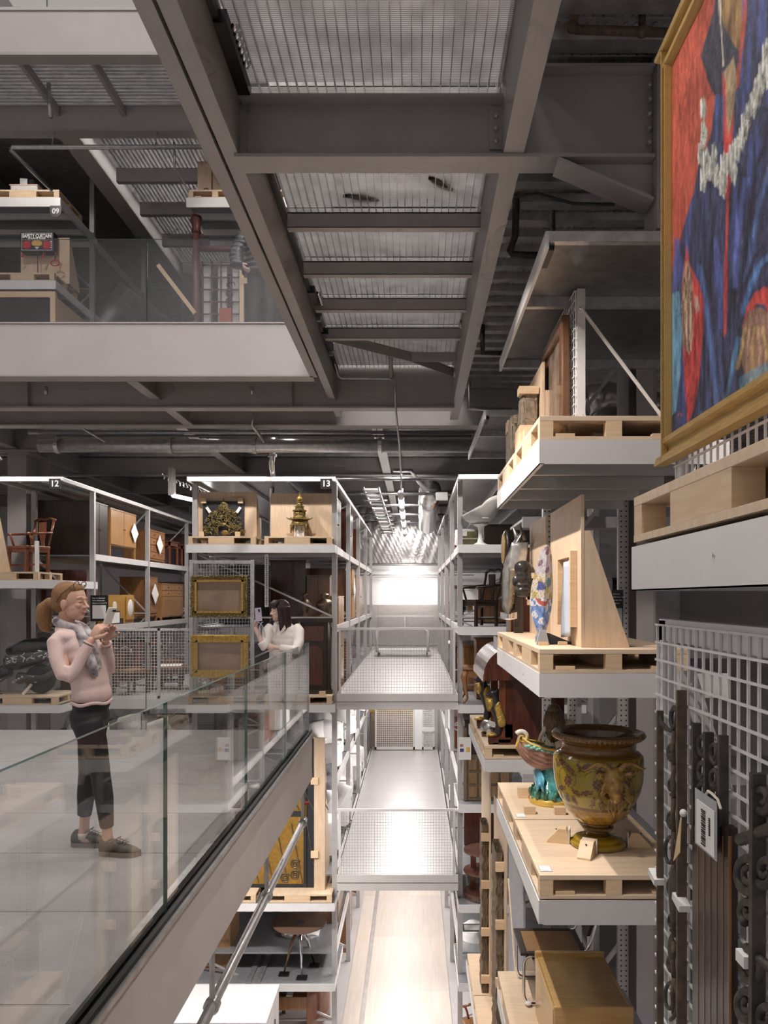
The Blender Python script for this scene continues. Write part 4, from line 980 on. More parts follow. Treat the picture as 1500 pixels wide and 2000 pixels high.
    # moulded frame: profile swept round the four sides
    prof = [(0, .0), (.012, .022), (.03, .022), (.045, .004), (.07, .004), (.075, .026), (.10, .026), (.10, -.02), (0, -.02)]   # (outwards, towards viewer)
    def side(p, q, outd):
        mm = MB(); n = len(prof); p = Vector(p); q = Vector(q); od = Vector(outd); dr = (q - p).normalized()
        for e, s in ((p, -1), (q, 1)):
            for a, b in prof: mm.v.append(tuple(e + od * a + dr * s * a + Vector((-b, 0, 0))))
        for k in range(n): l = (k + 1) % n; mm.f.append((k, l, n + l, n + k)); mm.mi.append(0)
        mm.f.append(tuple(range(n))); mm.f.append(tuple(n + k for k in reversed(range(n)))); mm.mi += [0, 0]
        mm.build('frame_rail', 'frame_gold', o, world=True)
    side((XP, Y0, z0 + .045), (XP, Y1 - .035, z0 + .045), (0, 0, -1)); side((XP, Y0, z1 - .045), (XP, Y1 - .035, z1 - .045), (0, 0, 1))
    side((XP, Y1 - .055, z0 + .045), (XP, Y1 - .055, z1 - .045), (0, .38, 0)); side((XP, Y0, z0 + .05), (XP, Y0, z1 - .05), (0, -1, 0))
    MB().box(XP + .006, XP + .02, Y0 - .05, Y1 - .01, z0 - .04, z1 + .04).build('backing', 'ply_flat', o, world=True)
M('frame_gold', (.50, .33, .11), .42, .25, .22, 8, .15, 60, stretch=(40, 1.5, 40))
painting()
s = thing('wire_screen', 'white wire mesh screen behind the large painting', 'screen', (.97, 2.2, PT[1] + .7))
wire_grid(s, (.965, 1.5, 1.905), (0, 1.33, 0), (0, 0, 1.72), 24, 27, .0032, 'wire_mesh')
MB().box(.972, 1.0, 2.80, 2.86, 1.90, 3.63).build('stile', 'fascia', s, world=True); MB().box(.972, 1.0, 1.45, 2.80, 3.60, 3.63).build('top_rail', 'fascia', s, world=True)
MB().box(.972, 1.0, 1.45, 2.80, 1.895, 1.92).build('bottom_rail', 'fascia', s, world=True)
# ---------------- lower mesh screen with ironwork
s = thing('wire_screen', 'white wire mesh screen with wrought iron fragments at the lower right edge', 'screen', (.89, 2.2, -.6))
wire_grid(s, (.875, 1.51, -.6), (0, 1.25, 0), (0, 0, 2.055), 20, 33, .0036, 'wire_mesh')
MB().box(.882, .92, 2.70, 2.765, -.6, 1.47).build('stile', 'fascia', s, world=True); MB().box(.882, .93, 1.4, 2.765, 1.40, 1.475).build('top_rail', 'fascia', s, world=True)
MB().bar((.93, 2.62, 1.30), (.93, 1.5, .1), .008, .06, (1, 0, 0)).build('diagonal_flat', 'fascia_grey', s, world=True)
tray('nearest low display shelf under the wrought iron screen', XR, 1.95, .75, 2.72, -.6, .15)
XI = .845
def yp(p): return XI * 1500 / (p - 809)
def iron_pt(a, b, dx=0.): Y = yp(a); return Vector((XI + dx, Y, H - (b - 1168) / 1500 * Y))
def ipath(pts, dx=0.): return [iron_pt(a, b, dx) for a, b in pts]
g1 = thing('iron_grille', 'rusty narrow wrought iron grille panel tied to the wire screen beside the jardiniere', 'ironwork', iron_pt(1310, 2000))
MB().bar(iron_pt(1289, 1388), iron_pt(1289, 2090), .012, .022, (1, 0, 0)).build('upright_bar', 'rust', g1, world=True)
MB().bar(iron_pt(1331, 1348), iron_pt(1331, 2090), .014, .030, (1, 0, 0)).build('upright_bar', 'rust', g1, world=True)
MB().tube(ipath([(1288, 1392), (1292, 1412), (1303, 1424), (1312, 1428), (1320, 1415), (1323, 1390), (1317, 1382), (1311, 1392), (1311, 1412), (1315, 1420)]), .008, 8).build('scroll', 'iron', g1, world=True, smooth=True)
for k, (cy, s_) in enumerate(((1468, 1), (1535, -1), (1600, 1), (1665, -1), (1730, 1), (1800, -1), (1880, 1), (1950, -1))):
    big = cy in (1665, 1950); cx = 1311 if not big else 1309; R = 22 if big else 9
    pts = [(cx + R * .75 * (1 - t * .75) * math.cos(s_ * t * 9 + 1.57), cy + R * 1.9 * (1 - t * .75) * math.sin(s_ * t * 9 + 1.57)) for t in np.linspace(0, 1, 26)]
    MB().tube(ipath(pts), .0065, 7).build('scroll', 'iron', g1, world=True, smooth=True)
    MB().tube(ipath([(1317, cy - 40), (1314, cy - 10), (1316, cy + 30)]), .008, 7).build('stem', 'rust', g1, world=True, smooth=True)
MB().ball(iron_pt(1316, 1745), (.014, .035, .10), 10, 10).build('leaf_boss', 'iron', g1, smooth=True, world=True)
MB().ball(iron_pt(1312, 1855), (.012, .025, .05), 8, 8).build('leaf_boss', 'iron', g1, smooth=True, world=True)
for (a, b) in ((1285, 1712), (1334, 1762)): MB().obox(iron_pt(a, b, -.006), .035, .07, .022, Euler((.25, 0, 0)).to_matrix()).build('padding_tie', 'cloth_white', g1, world=True)
g2 = thing('iron_grille', 'dark three-bar wrought iron fragment with scrolls and a grey barcode tag', 'ironwork', iron_pt(1390, 2000))
for a, y0 in ((1360, 1412), (1384, 1430), (1412, 1436)): MB().bar(iron_pt(a, y0), iron_pt(a, 1640 if a != 1384 else 1560), .014, .026, (1, 0, 0)).build('bar', 'iron', g2, world=True)
for c in ((1372, 1455), (1396, 1470), (1372, 1505), (1396, 1520), (1372, 1545), (1398, 1550), (1370, 1600)):
    pts = [(c[0] + 10 * (1 - .6 * t) * math.cos(t * 8), c[1] + 24 * (1 - .6 * t) * math.sin(t * 8)) for t in np.linspace(0, 1, 22)]
    MB().tube(ipath(pts), .007, 7).build('scroll', 'iron', g2, world=True, smooth=True)
for k in range(6):
    a0 = 1360 + k * 12.2; a1 = a0 + 11.4
    y1, y2 = yp(a0), yp(a1); zt = H - (1610 - 1168) / 1500 * y1
    MB().box(XI - .012, XI + .012, y2, y1, -.55, zt).build('slat', 'dark_wood', g2, world=True)
    MB().box(XI - .0135, XI - .006, y2 - .003, y2, -.55, zt - .02).build('copper_edge', 'teak', g2, world=True)
t = thing('barcode_tag', 'grey card tag with a white barcode label hung on the dark iron fragment', 'tag', iron_pt(1402, 1665))
ya, yb2 = yp(1379), yp(1421)
def trect(p0, p1, q0, q1, x, nm, mt): 
    Y0_, Y1_ = XI * 1500 / (p1 - 809), XI * 1500 / (p0 - 809); zc = lambda q: H - (q - 1168) / 1500 * (Y0_ + Y1_) / 2
    return MB().box(x - .001, x + .001, Y0_, Y1_, zc(q1), zc(q0)).build(nm, mt, t, world=True)
trect(1378, 1422, 1552, 1664, XI - .03, 'card', 'tape'); trect(1383, 1419, 1572, 1660, XI - .033, 'label', 'paper')
for k in range(16): trect(1394, 1402, 1582 + k * 4.4, 1582 + k * 4.4 + (1.6 if k % 3 else 2.8), XI - .0355, 'barcode_line', 'black')
for k in range(9): trect(1409, 1411.5, 1598 + k * 4, 1600.4 + k * 4, XI - .0355, 'print_line', 'black')
MB().tube(ipath([(1400, 1552), (1404, 1545), (1412, 1550), (1424, 1562), (1430, 1580)], -.03), .004, 6).build('ribbon', 'cream', t, world=True)
t = thing('paper_tag', 'folded brown paper tag tied to the iron grille', 'tag', iron_pt(1345, 1680))
MB().quad(*[iron_pt(a, b, dx) for a, b, dx in ((1349, 1595, -.03), (1357, 1600, -.04), (1354, 1665, -.04), (1334, 1682, -.03))]).build('paper', 'tag', t, world=True, solid=.002)
MB().ball(iron_pt(1354, 1588, -.03), .012, 8, 6).build('string_knot', 'cloth_white', t, world=True)
g3 = thing('iron_grille', 'heavy dark wrought iron scroll panel cut off by the right edge', 'ironwork', iron_pt(1470, 2000))
MB().bar(iron_pt(1480, 1510), iron_pt(1478, 2060), .02, .034, (1, 0, 0)).build('bar', 'iron', g3, world=True)
MB().tube(ipath([(1446, 1640), (1470, 1632), (1500, 1620), (1540, 1605)]), .016, 8).build('branch', 'iron', g3, world=True, smooth=True)
for (cx, cy, R, tn, a0, sg) in ((1462, 1705, 26, 1.6, 1.0, 1), (1470, 1890, 24, 1.6, -1.2, -1), (1462, 1780, 16, 1.3, 2.0, 1), (1490, 1560, 20, 1.3, 0, 1), (1495, 1700, 22, 1.4, 3.1, -1), (1460, 1960, 22, 1.5, 1.2, 1), (1495, 1990, 22, 1.4, 2, -1)):
    pts = [(cx + R * (1 - .75 * t) * math.cos(a0 + sg * t * tn * 6.28), cy + 1.5 * R * (1 - .75 * t) * math.sin(a0 + sg * t * tn * 6.28)) for t in np.linspace(0, 1, 30)]
    MB().tube(ipath(pts), [.013 * (1 - .4 * t) for t in np.linspace(0, 1, 30)], 8).build('scroll', 'iron', g3, world=True, smooth=True)
MB().tube(ipath([(1458, 1850), (1480, 1870), (1510, 1895)]), .012, 8).build('branch', 'iron', g3, world=True, smooth=True)
MB().obox(iron_pt(1464, 1872, -.01), .03, .05, .03).build('padding_tie', 'cloth_white', g3, world=True)

# ---------------- L1: plywood boards and painted fish
def board(label, X, y0, y1, z0, z1, gus, gtop):
    o = thing('display_board', label, 'display board', (X, (y0 + y1) / 2, z0))
    MB().box(X, X + .02, y0, y1, z0, z1).build('panel', 'ply', o, world=True)
    for y in (y0 + .002, y1 - .022): MB().prism([(X + .0205, z0), (X + gus, z0), (X + .06, gtop), (X + .0205, gtop)], 'y', y, y + .018).build('gusset', 'ply', o, world=True)
    return o
z1 = PT[1] + .001
b1 = board('near upright birch plywood board with triangular gusset behind the painted fish', 1.065, 4.90, 6.0, z1, 2.21, .31, 1.98)
b2 = board('far upright birch plywood board behind the black mask', 1.065, 6.22, 7.08, z1, 2.22, .25, 1.9)
w_ = thing('wooden_frame', 'pale wooden box frame fixed to the near plywood board', 'frame', (1.04, 5.3, z1 + .2))
MB().box(1.02, 1.064, 5.02, 5.06, 1.36, 1.86).box(1.02, 1.064, 5.06, 5.5, 1.82, 1.86).box(1.02, 1.064, 5.46, 5.5, 1.36, 1.82).build('frame_rail', 'pine', w_, world=True)
c_ = thing('cloth_strip', 'pale blue-grey satin strip hanging on the near plywood board', 'cloth', (1.03, 5.25, 1.3))
MB().surf(lambda u, v: (1.018 + .012 * math.sin(u * 9 + v * 2), 5.06 + .20 * u, 1.80 - v * .50 - .02 * u), 14, 14).build('cloth', 'cloth_blue', c_, world=True, smooth=True, solid=.003)
def fish():
    o = thing('painted_cutout', 'tall fish-shaped cut-out painted with blue waves and flowers on a black wedge', 'sculpture', (.90, 5.24, z1))
    nu, nv = 40, 130; L = .665; prof = [(0, .05), (.04, .055), (.07, .04), (.12, .062), (.2, .098), (.28, .115), (.38, .11), (.48, .088), (.58, .063), (.64, .042), (.665, .005)]
    zs = [p[0] for p in prof]; wsv = [p[1] for p in prof]
    verts = []; cols = []
    for j in range(nv + 1):
        z = L * j / nv; w = float(np.interp(z, zs, wsv)); lean = -.03 + .06 * z
        for i in range(nu + 1):
            u = i / nu * 2 - 1; a = u * w
            if u < 0: x, y = a * .75, a * .55 * -1 - .0 + .0
            else: x, y = a * .62, a * .95
            x += lean; y += -abs(a) * .0
            verts.append((x, y, z + .012))
            n1 = nz(a * 60, z * 40); n2 = nz(a * 25 + 3, z * 22 + 1); n3 = nz(a * 140, z * 60)
            if z > .47: c = np.array((.50, .45, .47)) + .10 * n1 + (np.array((-.30, -.34, -.33)) if n2 > .35 else 0)
            elif z > .30:
                c = np.array((.62, .55, .44)) + .05 * n1
                if n2 > .25: c = np.array((.42, .36, .10))
                if math.hypot(a + .03, z - .385) < .034 + .01 * n1: c = np.array((.05, .09, .27))
                if math.hypot(a - .04, z - .41) < .034: c = np.array((.05, .22, .27))
                if n3 > .55: c = np.array((.33, .10, .12))
            elif abs(z - .285 - 2.5 * a * a * 4 + .02) < .016: c = np.array((.45, .09, .06))
            elif z > .25: c = np.array((.70, .69, .68)) if n1 > -.2 else np.array((.12, .2, .42))
            elif z > .10:
                c = np.array((.12, .24, .55)) + .10 * n1
                if n2 > .3: c = np.array((.62, .66, .72))
                if n3 > .5: c = np.array((.40, .26, .05))
            else: c = np.array((.32, .33, .39)) + .1 * n1 + (np.array((.22, .2, .16)) if n2 > .4 else 0)
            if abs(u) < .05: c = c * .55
            cols.append((*np.clip(c, .01, 1), 1))
    m = MB(); m.v = verts
    for j in range(nv):
        for i in range(nu): q = j * (nu + 1) + i; m.f.append((q, q + 1, q + nu + 2, q + nu + 1)); m.mi.append(0)
    m.build('cutout', 'painted', o, col=cols, solid=.012)
    MB().prism([(-.05, 0), (.20, 0), (.02, .075), (-.05, .085)], 'y', -.03, .05).build('wedge_base', 'black_panel', o)
    MB().prism([(-.075, 0), (.012, 0), (-.012, .10), (-.05, .10)], 'y', -.06, -.03).build('foot', 'blue_grey', o)
    for x, y in ((-.07, -.10), (.07, -.05)): MB().box(x, x + .06, y - .03, y, 0, .022).build('chock', 'pine', o)
fish()
# mask with clamps
o = thing('face_mask', 'glossy black grotesque face mask held by pine clamps', 'mask', px(1028, 1160, 6.4))
c = px(1028, 1130, 6.4)
m = MB(); m.ball(c, (.085, .08, .135), 16, 12).ball(c + Vector((-.035, -.04, .09)), (.075, .06, .06), 12, 8)
m.ball(c + Vector((-.04, -.07, .035)), (.055, .025, .018), 10, 6).ball(c + Vector((-.065, -.06, -.005)), (.026, .03, .035), 10, 8).ball(c + Vector((-.03, -.07, .0)), (.03, .025, .028)).ball(c + Vector((.02, -.07, .0)), (.03, .025, .028))
m.ball(c + Vector((-.04, -.07, -.055)), (.06, .03, .02)).ball(c + Vector((-.03, -.06, -.10)), (.07, .045, .03)).ball(c + Vector((-.09, -.0, -.02)), (.03, .03, .05)).ball(c + Vector((0, -.03, -.135)), (.095, .05, .022))
m.build('face', 'mask_black', o, smooth=True, world=True, mods=remesh(.008, 6))
MB().box(c.x + .03, 1.0655, c.y - .10, c.y - .05, c.z - .0, c.z + .045).build('clamp', 'pine', o, world=True)
MB().box(c.x - .01, 1.0655, c.y - .06, c.y - .01, c.z - .175, c.z - .14).build('clamp', 'pine', o, world=True)
MB().box(c.x - .0, c.x + .02, c.y - .06, c.y - .02, c.z - .22, c.z - .13).build('clamp_post', 'pine', o, world=True)
# horse armour
o = thing('horse_armour', 'steel horse head armour with upright ears leaning beside the black mask', 'armour', px(1003, 1250, 6.95))
c = px(1004, 1130, 6.95)
def arm(u, v):
    z = .40 - v * .72; w = float(np.interp(v, [0, .1, .3, .5, .75, .92, 1], [.02, .07, .095, .12, .10, .085, .03])); t = (u - .5) * 2
    cx = float(np.interp(v, [0, .3, .6, 1], [.06, -.01, -.03, -.055]))
    return (c.x + cx + t * w * .75, c.y - .09 * (1 - t * t) + .06 * t, c.z + z)
MB().surf(arm, 14, 26).build('plate', 'steel_armour', o, smooth=True, world=True, solid=.008)
MB().surf(lambda u, v: (c.x + .01 + (u - .5) * .15 + .03 * (1 - v), c.y - .11 + .02 * abs(u - .5), c.z + .32 - v * .25), 8, 8).build('brow_plate', 'silver', o, smooth=True, world=True, solid=.006)
for s in (0, 1): MB().lathe([(.028, 0), (.022, .05), (.0005, .15)], 8, (c.x + .03 + .05 * s, c.y - .05, c.z + .34), Euler((0, -.35 + .15 * s, 0)).to_matrix()).build('ear', 'steel_armour', o, smooth=True, world=True)
MB().surf(lambda u, v: (c.x - .06 + (u - .5) * .15, c.y - .10 + .05 * (u - .5) ** 2, c.z - .30 - v * .06 - .04 * u * (1 - u)), 8, 5).build('nose_plate', 'chrome', o, smooth=True, world=True, solid=.006)
for k in range(9): 
    p = arm(.72, .42 + k * .055); MB().ball((p[0], p[1] - .008, p[2]), .008, 6, 4).build('rivet', 'padlock', o, world=True)
MB().box(c.x - .0, c.x + .08, c.y - .02, c.y + .03, z1, c.z - .1).build('stand', 'dark_wood', o, world=True)
# dark clock case on a hidden middle shelf
tray('short display shelf carrying the dark case with the gold roundel', .97, 2.6, 7.6, 9.4, 1.085, .15)
o = thing('clock_case', 'tall dark mahogany case with a gold roundel facing the aisle', 'clock', (1.15, 8.0, 1.086))
MB().box(.975, 1.35, 7.75, 8.15, 1.086, 2.06).build('case', 'mahogany', o, world=True)
MB().lathe([(.001, 0), (.19, 0), (.20, .03), (.17, .05), (.001, .05)], 24, (.975, 7.95, 2.06), Euler((0, -math.pi / 2, 0)).to_matrix()).build('bezel', 'dark_wood', o, smooth=True, world=True)
MB().lathe([(.001, 0), (.155, 0), (.155, .01), (.001, .012)], 24, (.926, 7.95, 2.06), Euler((0, -math.pi / 2, 0)).to_matrix()).build('roundel', 'gold', o, world=True)
MB().box(.96, .976, 7.74, 7.77, 1.09, 1.9).build('bright_edge', 'teak', o, world=True)

# ---------------- L0: jardiniere, mermaid shell
def vase():
    z0 = PT[0] + .001; c = px(1168, 1650, 5.33)
    o = thing('jardiniere', 'large yellow glazed jardiniere with brown leaves and a ram mask', 'vase', (c.x, 5.33, z0))
    prof = [(.001, .0), (.185, 0), (.193, .01), (.193, .025), (.18, .035), (.165, .05), (.12, .065), (.078, .08), (.064, .095), (.066, .105), (.095, .112), (.104, .122), (.10, .134), (.08, .14), (.085, .15), (.14, .175), (.185, .21), (.215, .245), (.232, .28), (.236, .288), (.242, .295), (.244, .305), (.262, .33), (.285, .385), (.300, .45), (.307, .52), (.308, .60), (.302, .625), (.28, .648), (.258, .658), (.25, .67), (.246, .69), (.252, .712), (.285, .735), (.312, .755), (.318, .772), (.312, .785), (.29, .79), (.262, .778), (.245, .755), (.235, .70), (.24, .62), (.25, .45), (.2, .33), (.001, .30)]
    nu = 260; rr = []; 
    for (a, b), (c2, d2) in zip(prof[:-1], prof[1:]):
        n = max(1, int(math.hypot(c2 - a, d2 - b) / .006))
        for k in range(n): rr.append((a + (c2 - a) * k / n, b + (d2 - b) * k / n))
    rr.append(prof[-1])
    outer = 0; m = MB(); cols = []
    rnd = random.Random(5)
    leaves = []   # (s, z, angle, length, width) in unrolled coords
    per = 2 * math.pi * .30
    for k in range(9):
        s0 = k * per / 9
        leaves += [(s0, .585, .5, .085, .036), (s0 + .045, .605, -.3, .07, .028), (s0 + .11, .56, 2.4, .085, .036), (s0 + .08, .49, 1.1, .05, .042), (s0 + .09, .50, 2.7, .05, .042), (s0 + .08, .475, -.6, .05, .042),
                   (s0 + .01, .42, .3, .075, .03), (s0 + .14, .415, 2.7, .075, .03), (s0 + .05, .355, 1.2, .075, .03), (s0 + .12, .35, 1.9, .075, .03), (s0 + .17, .60, 1.9, .05, .022)]
    LA = np.array(leaves)
    for j, (r, z) in enumerate(rr):
        inner = j > next(i for i, p in enumerate(rr) if p[1] > .7895 or (p[0] > .31 and p[1] > .784))
        th = np.arange(nu) / nu * 2 * math.pi
        flut = .006 * np.sin(th * 60) if .735 < z < .772 and not inner and r > .28 else 0 * th
        bead = .003 * np.sin(th * 48) if .11 < z < .135 else 0 * th
        for a, f in zip(th, flut + bead): m.v.append(((r + f) * math.cos(a), (r + f) * math.sin(a), z))
        if inner: base = np.tile((.13, .055, .012), (nu, 1))
        elif z > .635: base = np.tile((.20, .09, .015), (nu, 1)) * (1 + .2 * np.sin(th * 60) * (z > .735))[:, None]
        elif z > .305:
            base = np.tile((.33, .235, .010), (nu, 1)) * (1 + .12 * np.sin(th * 5 + z * 20))[:, None]
            s = th / (2 * math.pi) * per
            ds = (s[:, None] - LA[None, :, 0] + per / 2) % per - per / 2; dz = z - LA[None, :, 1]
            ca, sa = np.cos(LA[None, :, 2]), np.sin(LA[None, :, 2]); u = (ds * ca + dz * sa) / LA[None, :, 3] * 1.6; v = (-ds * sa + dz * ca) / LA[None, :, 4] * 1.6
            lob = 1 + .25 * np.sin(6 * np.arctan2(v, u)); d = np.sqrt(u * u + v * v) / lob
            hit = (d < .75).any(1); edge = (np.abs(d - .75) < .10).any(1); vein = ((d < .7) & (np.abs(v) < .07)).any(1)
            sc = s % (per / 9) - per / 22; rad = np.hypot(sc, (z - .49)); ang = np.arctan2(z - .49, sc); sp = np.abs(rad - (.062 + .012 * ang)); vine = sp < .0042
            sc2 = (s + per / 14) % (per / 7) - per / 14; vine |= np.abs(sc2 - .03 * math.sin(z * 22)) < .0042
            base[vine] = (.20, .10, .02); base[hit] = (.165, .062, .018); base[edge] = (.085, .03, .012); base[vein] = (.26, .13, .03)
        elif z > .286: base = np.tile((.15, .07, .01), (nu, 1))
        elif z > .14:
            n = np.array([nz(math.cos(a) * 6, math.sin(a) * 6, z * 30) for a in th]); base = np.array((.40, .22, .035)) * (1 + .35 * n)[:, None]
        elif z > .075: base = np.tile((.17, .085, .01), (nu, 1))
        else: base = np.tile((.30, .19, .012), (nu, 1)) * (1 + .25 * np.sin(z * 260))
        cols.append(np.concatenate([np.clip(base, .004, 1), np.ones((nu, 1))], 1))
    for j in range(len(rr) - 1):
        for a in range(nu): b = (a + 1) % nu; m.f.append((j * nu + a, j * nu + b, (j + 1) * nu + b, (j + 1) * nu + a)); m.mi.append(0)
    m.build('body', 'glazed', o, smooth=True, col=np.concatenate(cols))
    # ram mask in relief, turned a little to the right of the viewer
    az = -math.pi / 2 + .10; D = Vector((math.cos(az), math.sin(az), 0)); T = Vector((-D.y, D.x, 0)); Z = Vector((0, 0, 1))
    def q(a, b, cc): return D * (.298 + cc * 1.25) + T * a * 1.4 + Z * (.50 + (b - .52) * 1.4)
    R = Matrix((T, D, Z)).transposed()
    h = MB()
    h.ball(q(0, .535, .01), (.075, .055, .085), 14, 10, R).ball(q(0, .50, .03), (.055, .055, .085), 12, 10, R).ball(q(.0, .465, .05), (.037, .04, .05), 12, 8, R).ball(q(0, .445, .055), (.03, .026, .02), 10, 6, R)
    for s in (-1, 1):
        h.tube([q(.02 * s, .575, .02), q(.045 * s, .605, .02), q(.085 * s, .61, .012), q(.12 * s, .590, .012), q(.14 * s, .580, .012), q(.16 * s, .588, .006)], [.02, .02, .017, .013, .009, .004], 8)
        h.tube([q(.045 * s, .56, .015), q(.075 * s, .565, .03), q(.10 * s, .555, .02)], [.012, .016, .004], 8)
        h.ball(q(.024 * s, .525, .058), (.012, .01, .008), 8, 6, R)
        for k in range(4): h.tube([q(.045 * s, .52 - k * .02, .02), q((.062 + .006 * k) * s, .50 - k * .025, .022), q((.05 + .008 * (k % 2)) * s, .475 - k * .03, .015)], [.012, .010, .004], 6)
    for k in range(5): h.tube([q(-.03 + .015 * k, .45, .03), q(-.035 + .018 * k, .41, .025), q(-.02 + .01 * k + .01 * (k % 2), .365 - .008 * (k % 3), .012)], [.013, .011, .003], 6)
    h.build('ram_mask', 'ram_ochre', o, smooth=True, mods=remesh(.006, 2))
M('ram_ochre', (.42, .25, .05), .18, 0, .4, 30, .5, 50, coat=.6, c2=(.20, .09, .02))
vase()
zc = PT[0] + .001
def chock(label, p, ang, L=.15):
    o = thing('chock', label, 'chock', (p.x, p.y, zc), ang)
    MB().prism([(0, 0), (L, 0), (L, .012), (L * .45, .10), (.02, .10), (0, .05)], 'y', -.045, .045).build('wedge', 'pine', o)
    MB().box(-.006, .0, -.05, .05, .0, .10).build('foam_pad', 'cloth_white', o)
    MB().box(0.02, L + .06, -.06, .06, -.0005, .0).build('paper_slip', 'paper', o) if False else None
    MB().disc((L * .6, 0, .085), .006, 8, 'z', .004).build('screw_hole', 'black', o)
    return o
vc = px(1168, 1650, 5.33)
chock('pine chock with foam pad at the front left of the jardiniere foot', Vector((vc.x - .10, vc.y - .185, 0)), math.radians(242))
chock('pine chock with foam pad behind the left of the jardiniere foot', Vector((vc.x - .19, vc.y + .05, 0)), math.radians(165))
chock('pine chock with foam pad at the right of the jardiniere foot', Vector((vc.x + .20, vc.y - .02, 0)), math.radians(-8))
def card(label, p, w=.07, h=.05):
    o = thing('label_card', label, 'label', p)
    MB().box(0, w, 0, h, 0, .0015).build('card', 'blue_grey', o); MB().box(.004, w - .004, .004, h - .004, .0015, .002).build('paper', 'paper', o); MB().box(.015, w - .02, .018, .026, .002, .0024).build('print', 'blue_grey', o)
card('small white label card at the near corner of the jardiniere pallet', (XR + .02, 4.80, zc), .075, .10)
card('small white label card at the corner of the mermaid pallet', (XR + .03, 5.985, zc), .075, .10)
def mermaid():
    c = px(1078, 1556, 6.45); o = thing('mermaid_centrepiece', 'majolica mermaid riding a pink scallop shell over turquoise waves', 'sculpture', (c.x, c.y, zc))
    MB().lathe([(.001, 0), (.19, 0), (.195, .012), (.185, .02), (.19, .03), (.175, .05), (.001, .05)], 32).build('plinth', ['maiolica_yellow'], o, smooth=True)
    def rock(u, v):
        a = u * 2 * math.pi; r = float(np.interp(v, [0, .2, .5, .8, 1], [.172, .16, .10, .075, .06])) * (1 + .16 * nz(math.cos(a) * 5, math.sin(a) * 5, v * 9)); return (r * math.cos(a), r * math.sin(a), .05 + v * .27)
    MB().surf(rock, 44, 22, True).build('waves', 'turq', o, smooth=True)
    for k in range(15):
        a = k * .42; r0 = .165 + .01 * (k % 2)
        MB().tube([(r0 * math.cos(a + t * .4), r0 * math.sin(a + t * .4) * (1 - .3 * t), .05 + .11 * t + .02 * math.sin(t * 5)) for t in np.linspace(0, 1, 6)], [.018, .022, .02, .016, .011, .004], 6).build('seaweed', 'maiolica_green', o, smooth=True)
    MB().surf(lambda u, v: ((-.10 - .05 * u + .02 * v) , -.16 + .25 * u * v + .05 * v, .12 + .06 * math.sin(u * 3) + .10 * v), 10, 10).build('wave_crest', 'blue_glaze', o, smooth=True, solid=.02)
    # scallop boat: ribbed hull opening to the left
    def hull(u, v):
        a = (u - .5) * math.pi; k = 1 + .045 * math.cos(u * 13 * 2 * math.pi); L = .30
        x = -.27 + .40 * v; w = .13 * math.sin(min(1, v * 1.25 + .12) * math.pi * .62) * k; d = .19 * math.sin(min(1, .25 + v * .9) * math.pi * .75) * k
        zt = .53 - .10 * v ** .7 + .13 * max(0, .18 - v) / .18 * .2
        return (x - .03 * math.cos(a) * (1 - v), w * math.sin(a) * 1.05, zt - d * math.cos(a) ** .8 if math.cos(a) > 0 else zt)
    MB().surf(hull, 78, 18).build('shell_hull', 'shell_pink', o, smooth=True, solid=.008)
    MB().tube([(p[0], p[1], p[2] + .004) for p in [hull(0, v) for v in np.linspace(1, 0, 10)] + [hull(u, 0) for u in np.linspace(0, 1, 8)] + [hull(1, v) for v in np.linspace(0, 1, 10)]], .010, 8).build('shell_rim', 'maiolica_yellow', o, smooth=True)
    sp = spiral(-.255, .545, .055, .008, 1.4, 2.6, 26, -1)
    for y in (-.03,): MB().tube([(a, y + .0 * k, b) for k, (a, b) in enumerate(sp)], [.022 - .0005 * k for k in range(len(sp))], 10).build('volute', 'shell_white', o, smooth=True)
    MB().tube([(a, -.052, b) for a, b in sp[6:]], .007, 6).build('volute_edge', 'maiolica_yellow', o, smooth=True)
    MB().surf(lambda u, v: (-.22 + .32 * v, (u - .5) * .20 * math.sin((.15 + .7 * v) * math.pi), .49 - .06 * v + .008 * nz(u * 12, v * 12)), 12, 12).build('water', 'turq', o, smooth=True)
    for k in range(16): MB().ball((-.23 + .022 * k, -.11 - .02 * math.sin(k * .2), .485 - .005 * k + .01 * (k % 2)), (.022, .018, .014), 8, 6).build('seaweed', 'seafoam', o, smooth=True)
    # supporting merman below and mermaid above
    MB().tube([(.10, -.06, .16), (.11, -.09, .26), (.08, -.10, .36), (.06, -.08, .46), (.04, -.06, .52)], [.05, .075, .06, .045, .035], 12).build('merman', 'maiolica_skin', o, smooth=True, mods=remesh(.009, 2))
    b = MB(); b.tube([(.0, .0, .47), (.01, .0, .56), (.015, 0, .64), (.015, -.005, .68)], [.065, .05, .06, .03], 12).ball((.015, -.01, .73), (.045, .05, .055), 12, 10)
    b.tube([(-.04, -.02, .64), (-.09, -.03, .57), (-.12, -.06, .52)], [.024, .02, .014], 8).tube([(.07, -.02, .64), (.11, -.05, .57), (.06, -.10, .50)], [.024, .02, .014], 8)
    b.build('mermaid', 'maiolica_skin', o, smooth=True, mods=remesh(.009, 2))
    hh = MB(); hh.ball((.015, -.0, .76), (.062, .065, .065), 14, 10)
    for k in range(11): a = -2.9 + k * .28; hh.tube([(.015 + .05 * math.cos(a), .05 * math.sin(a), .76), (.015 + .072 * math.cos(a), .07 * math.sin(a), .67), (.02 + .062 * math.cos(a + .1), .062 * math.sin(a + .1), .58), (.03 + .05 * math.cos(a), .06 * math.sin(a), .50 - .02 * (k % 3))], [.022, .026, .022, .006], 7)
    hh.build('hair', 'mermaid_hair', o, smooth=True)
    MB().ball((.14, .02, .64), (.06, .06, .05), 12, 8).build('second_head', 'maiolica_skin', o, smooth=True)
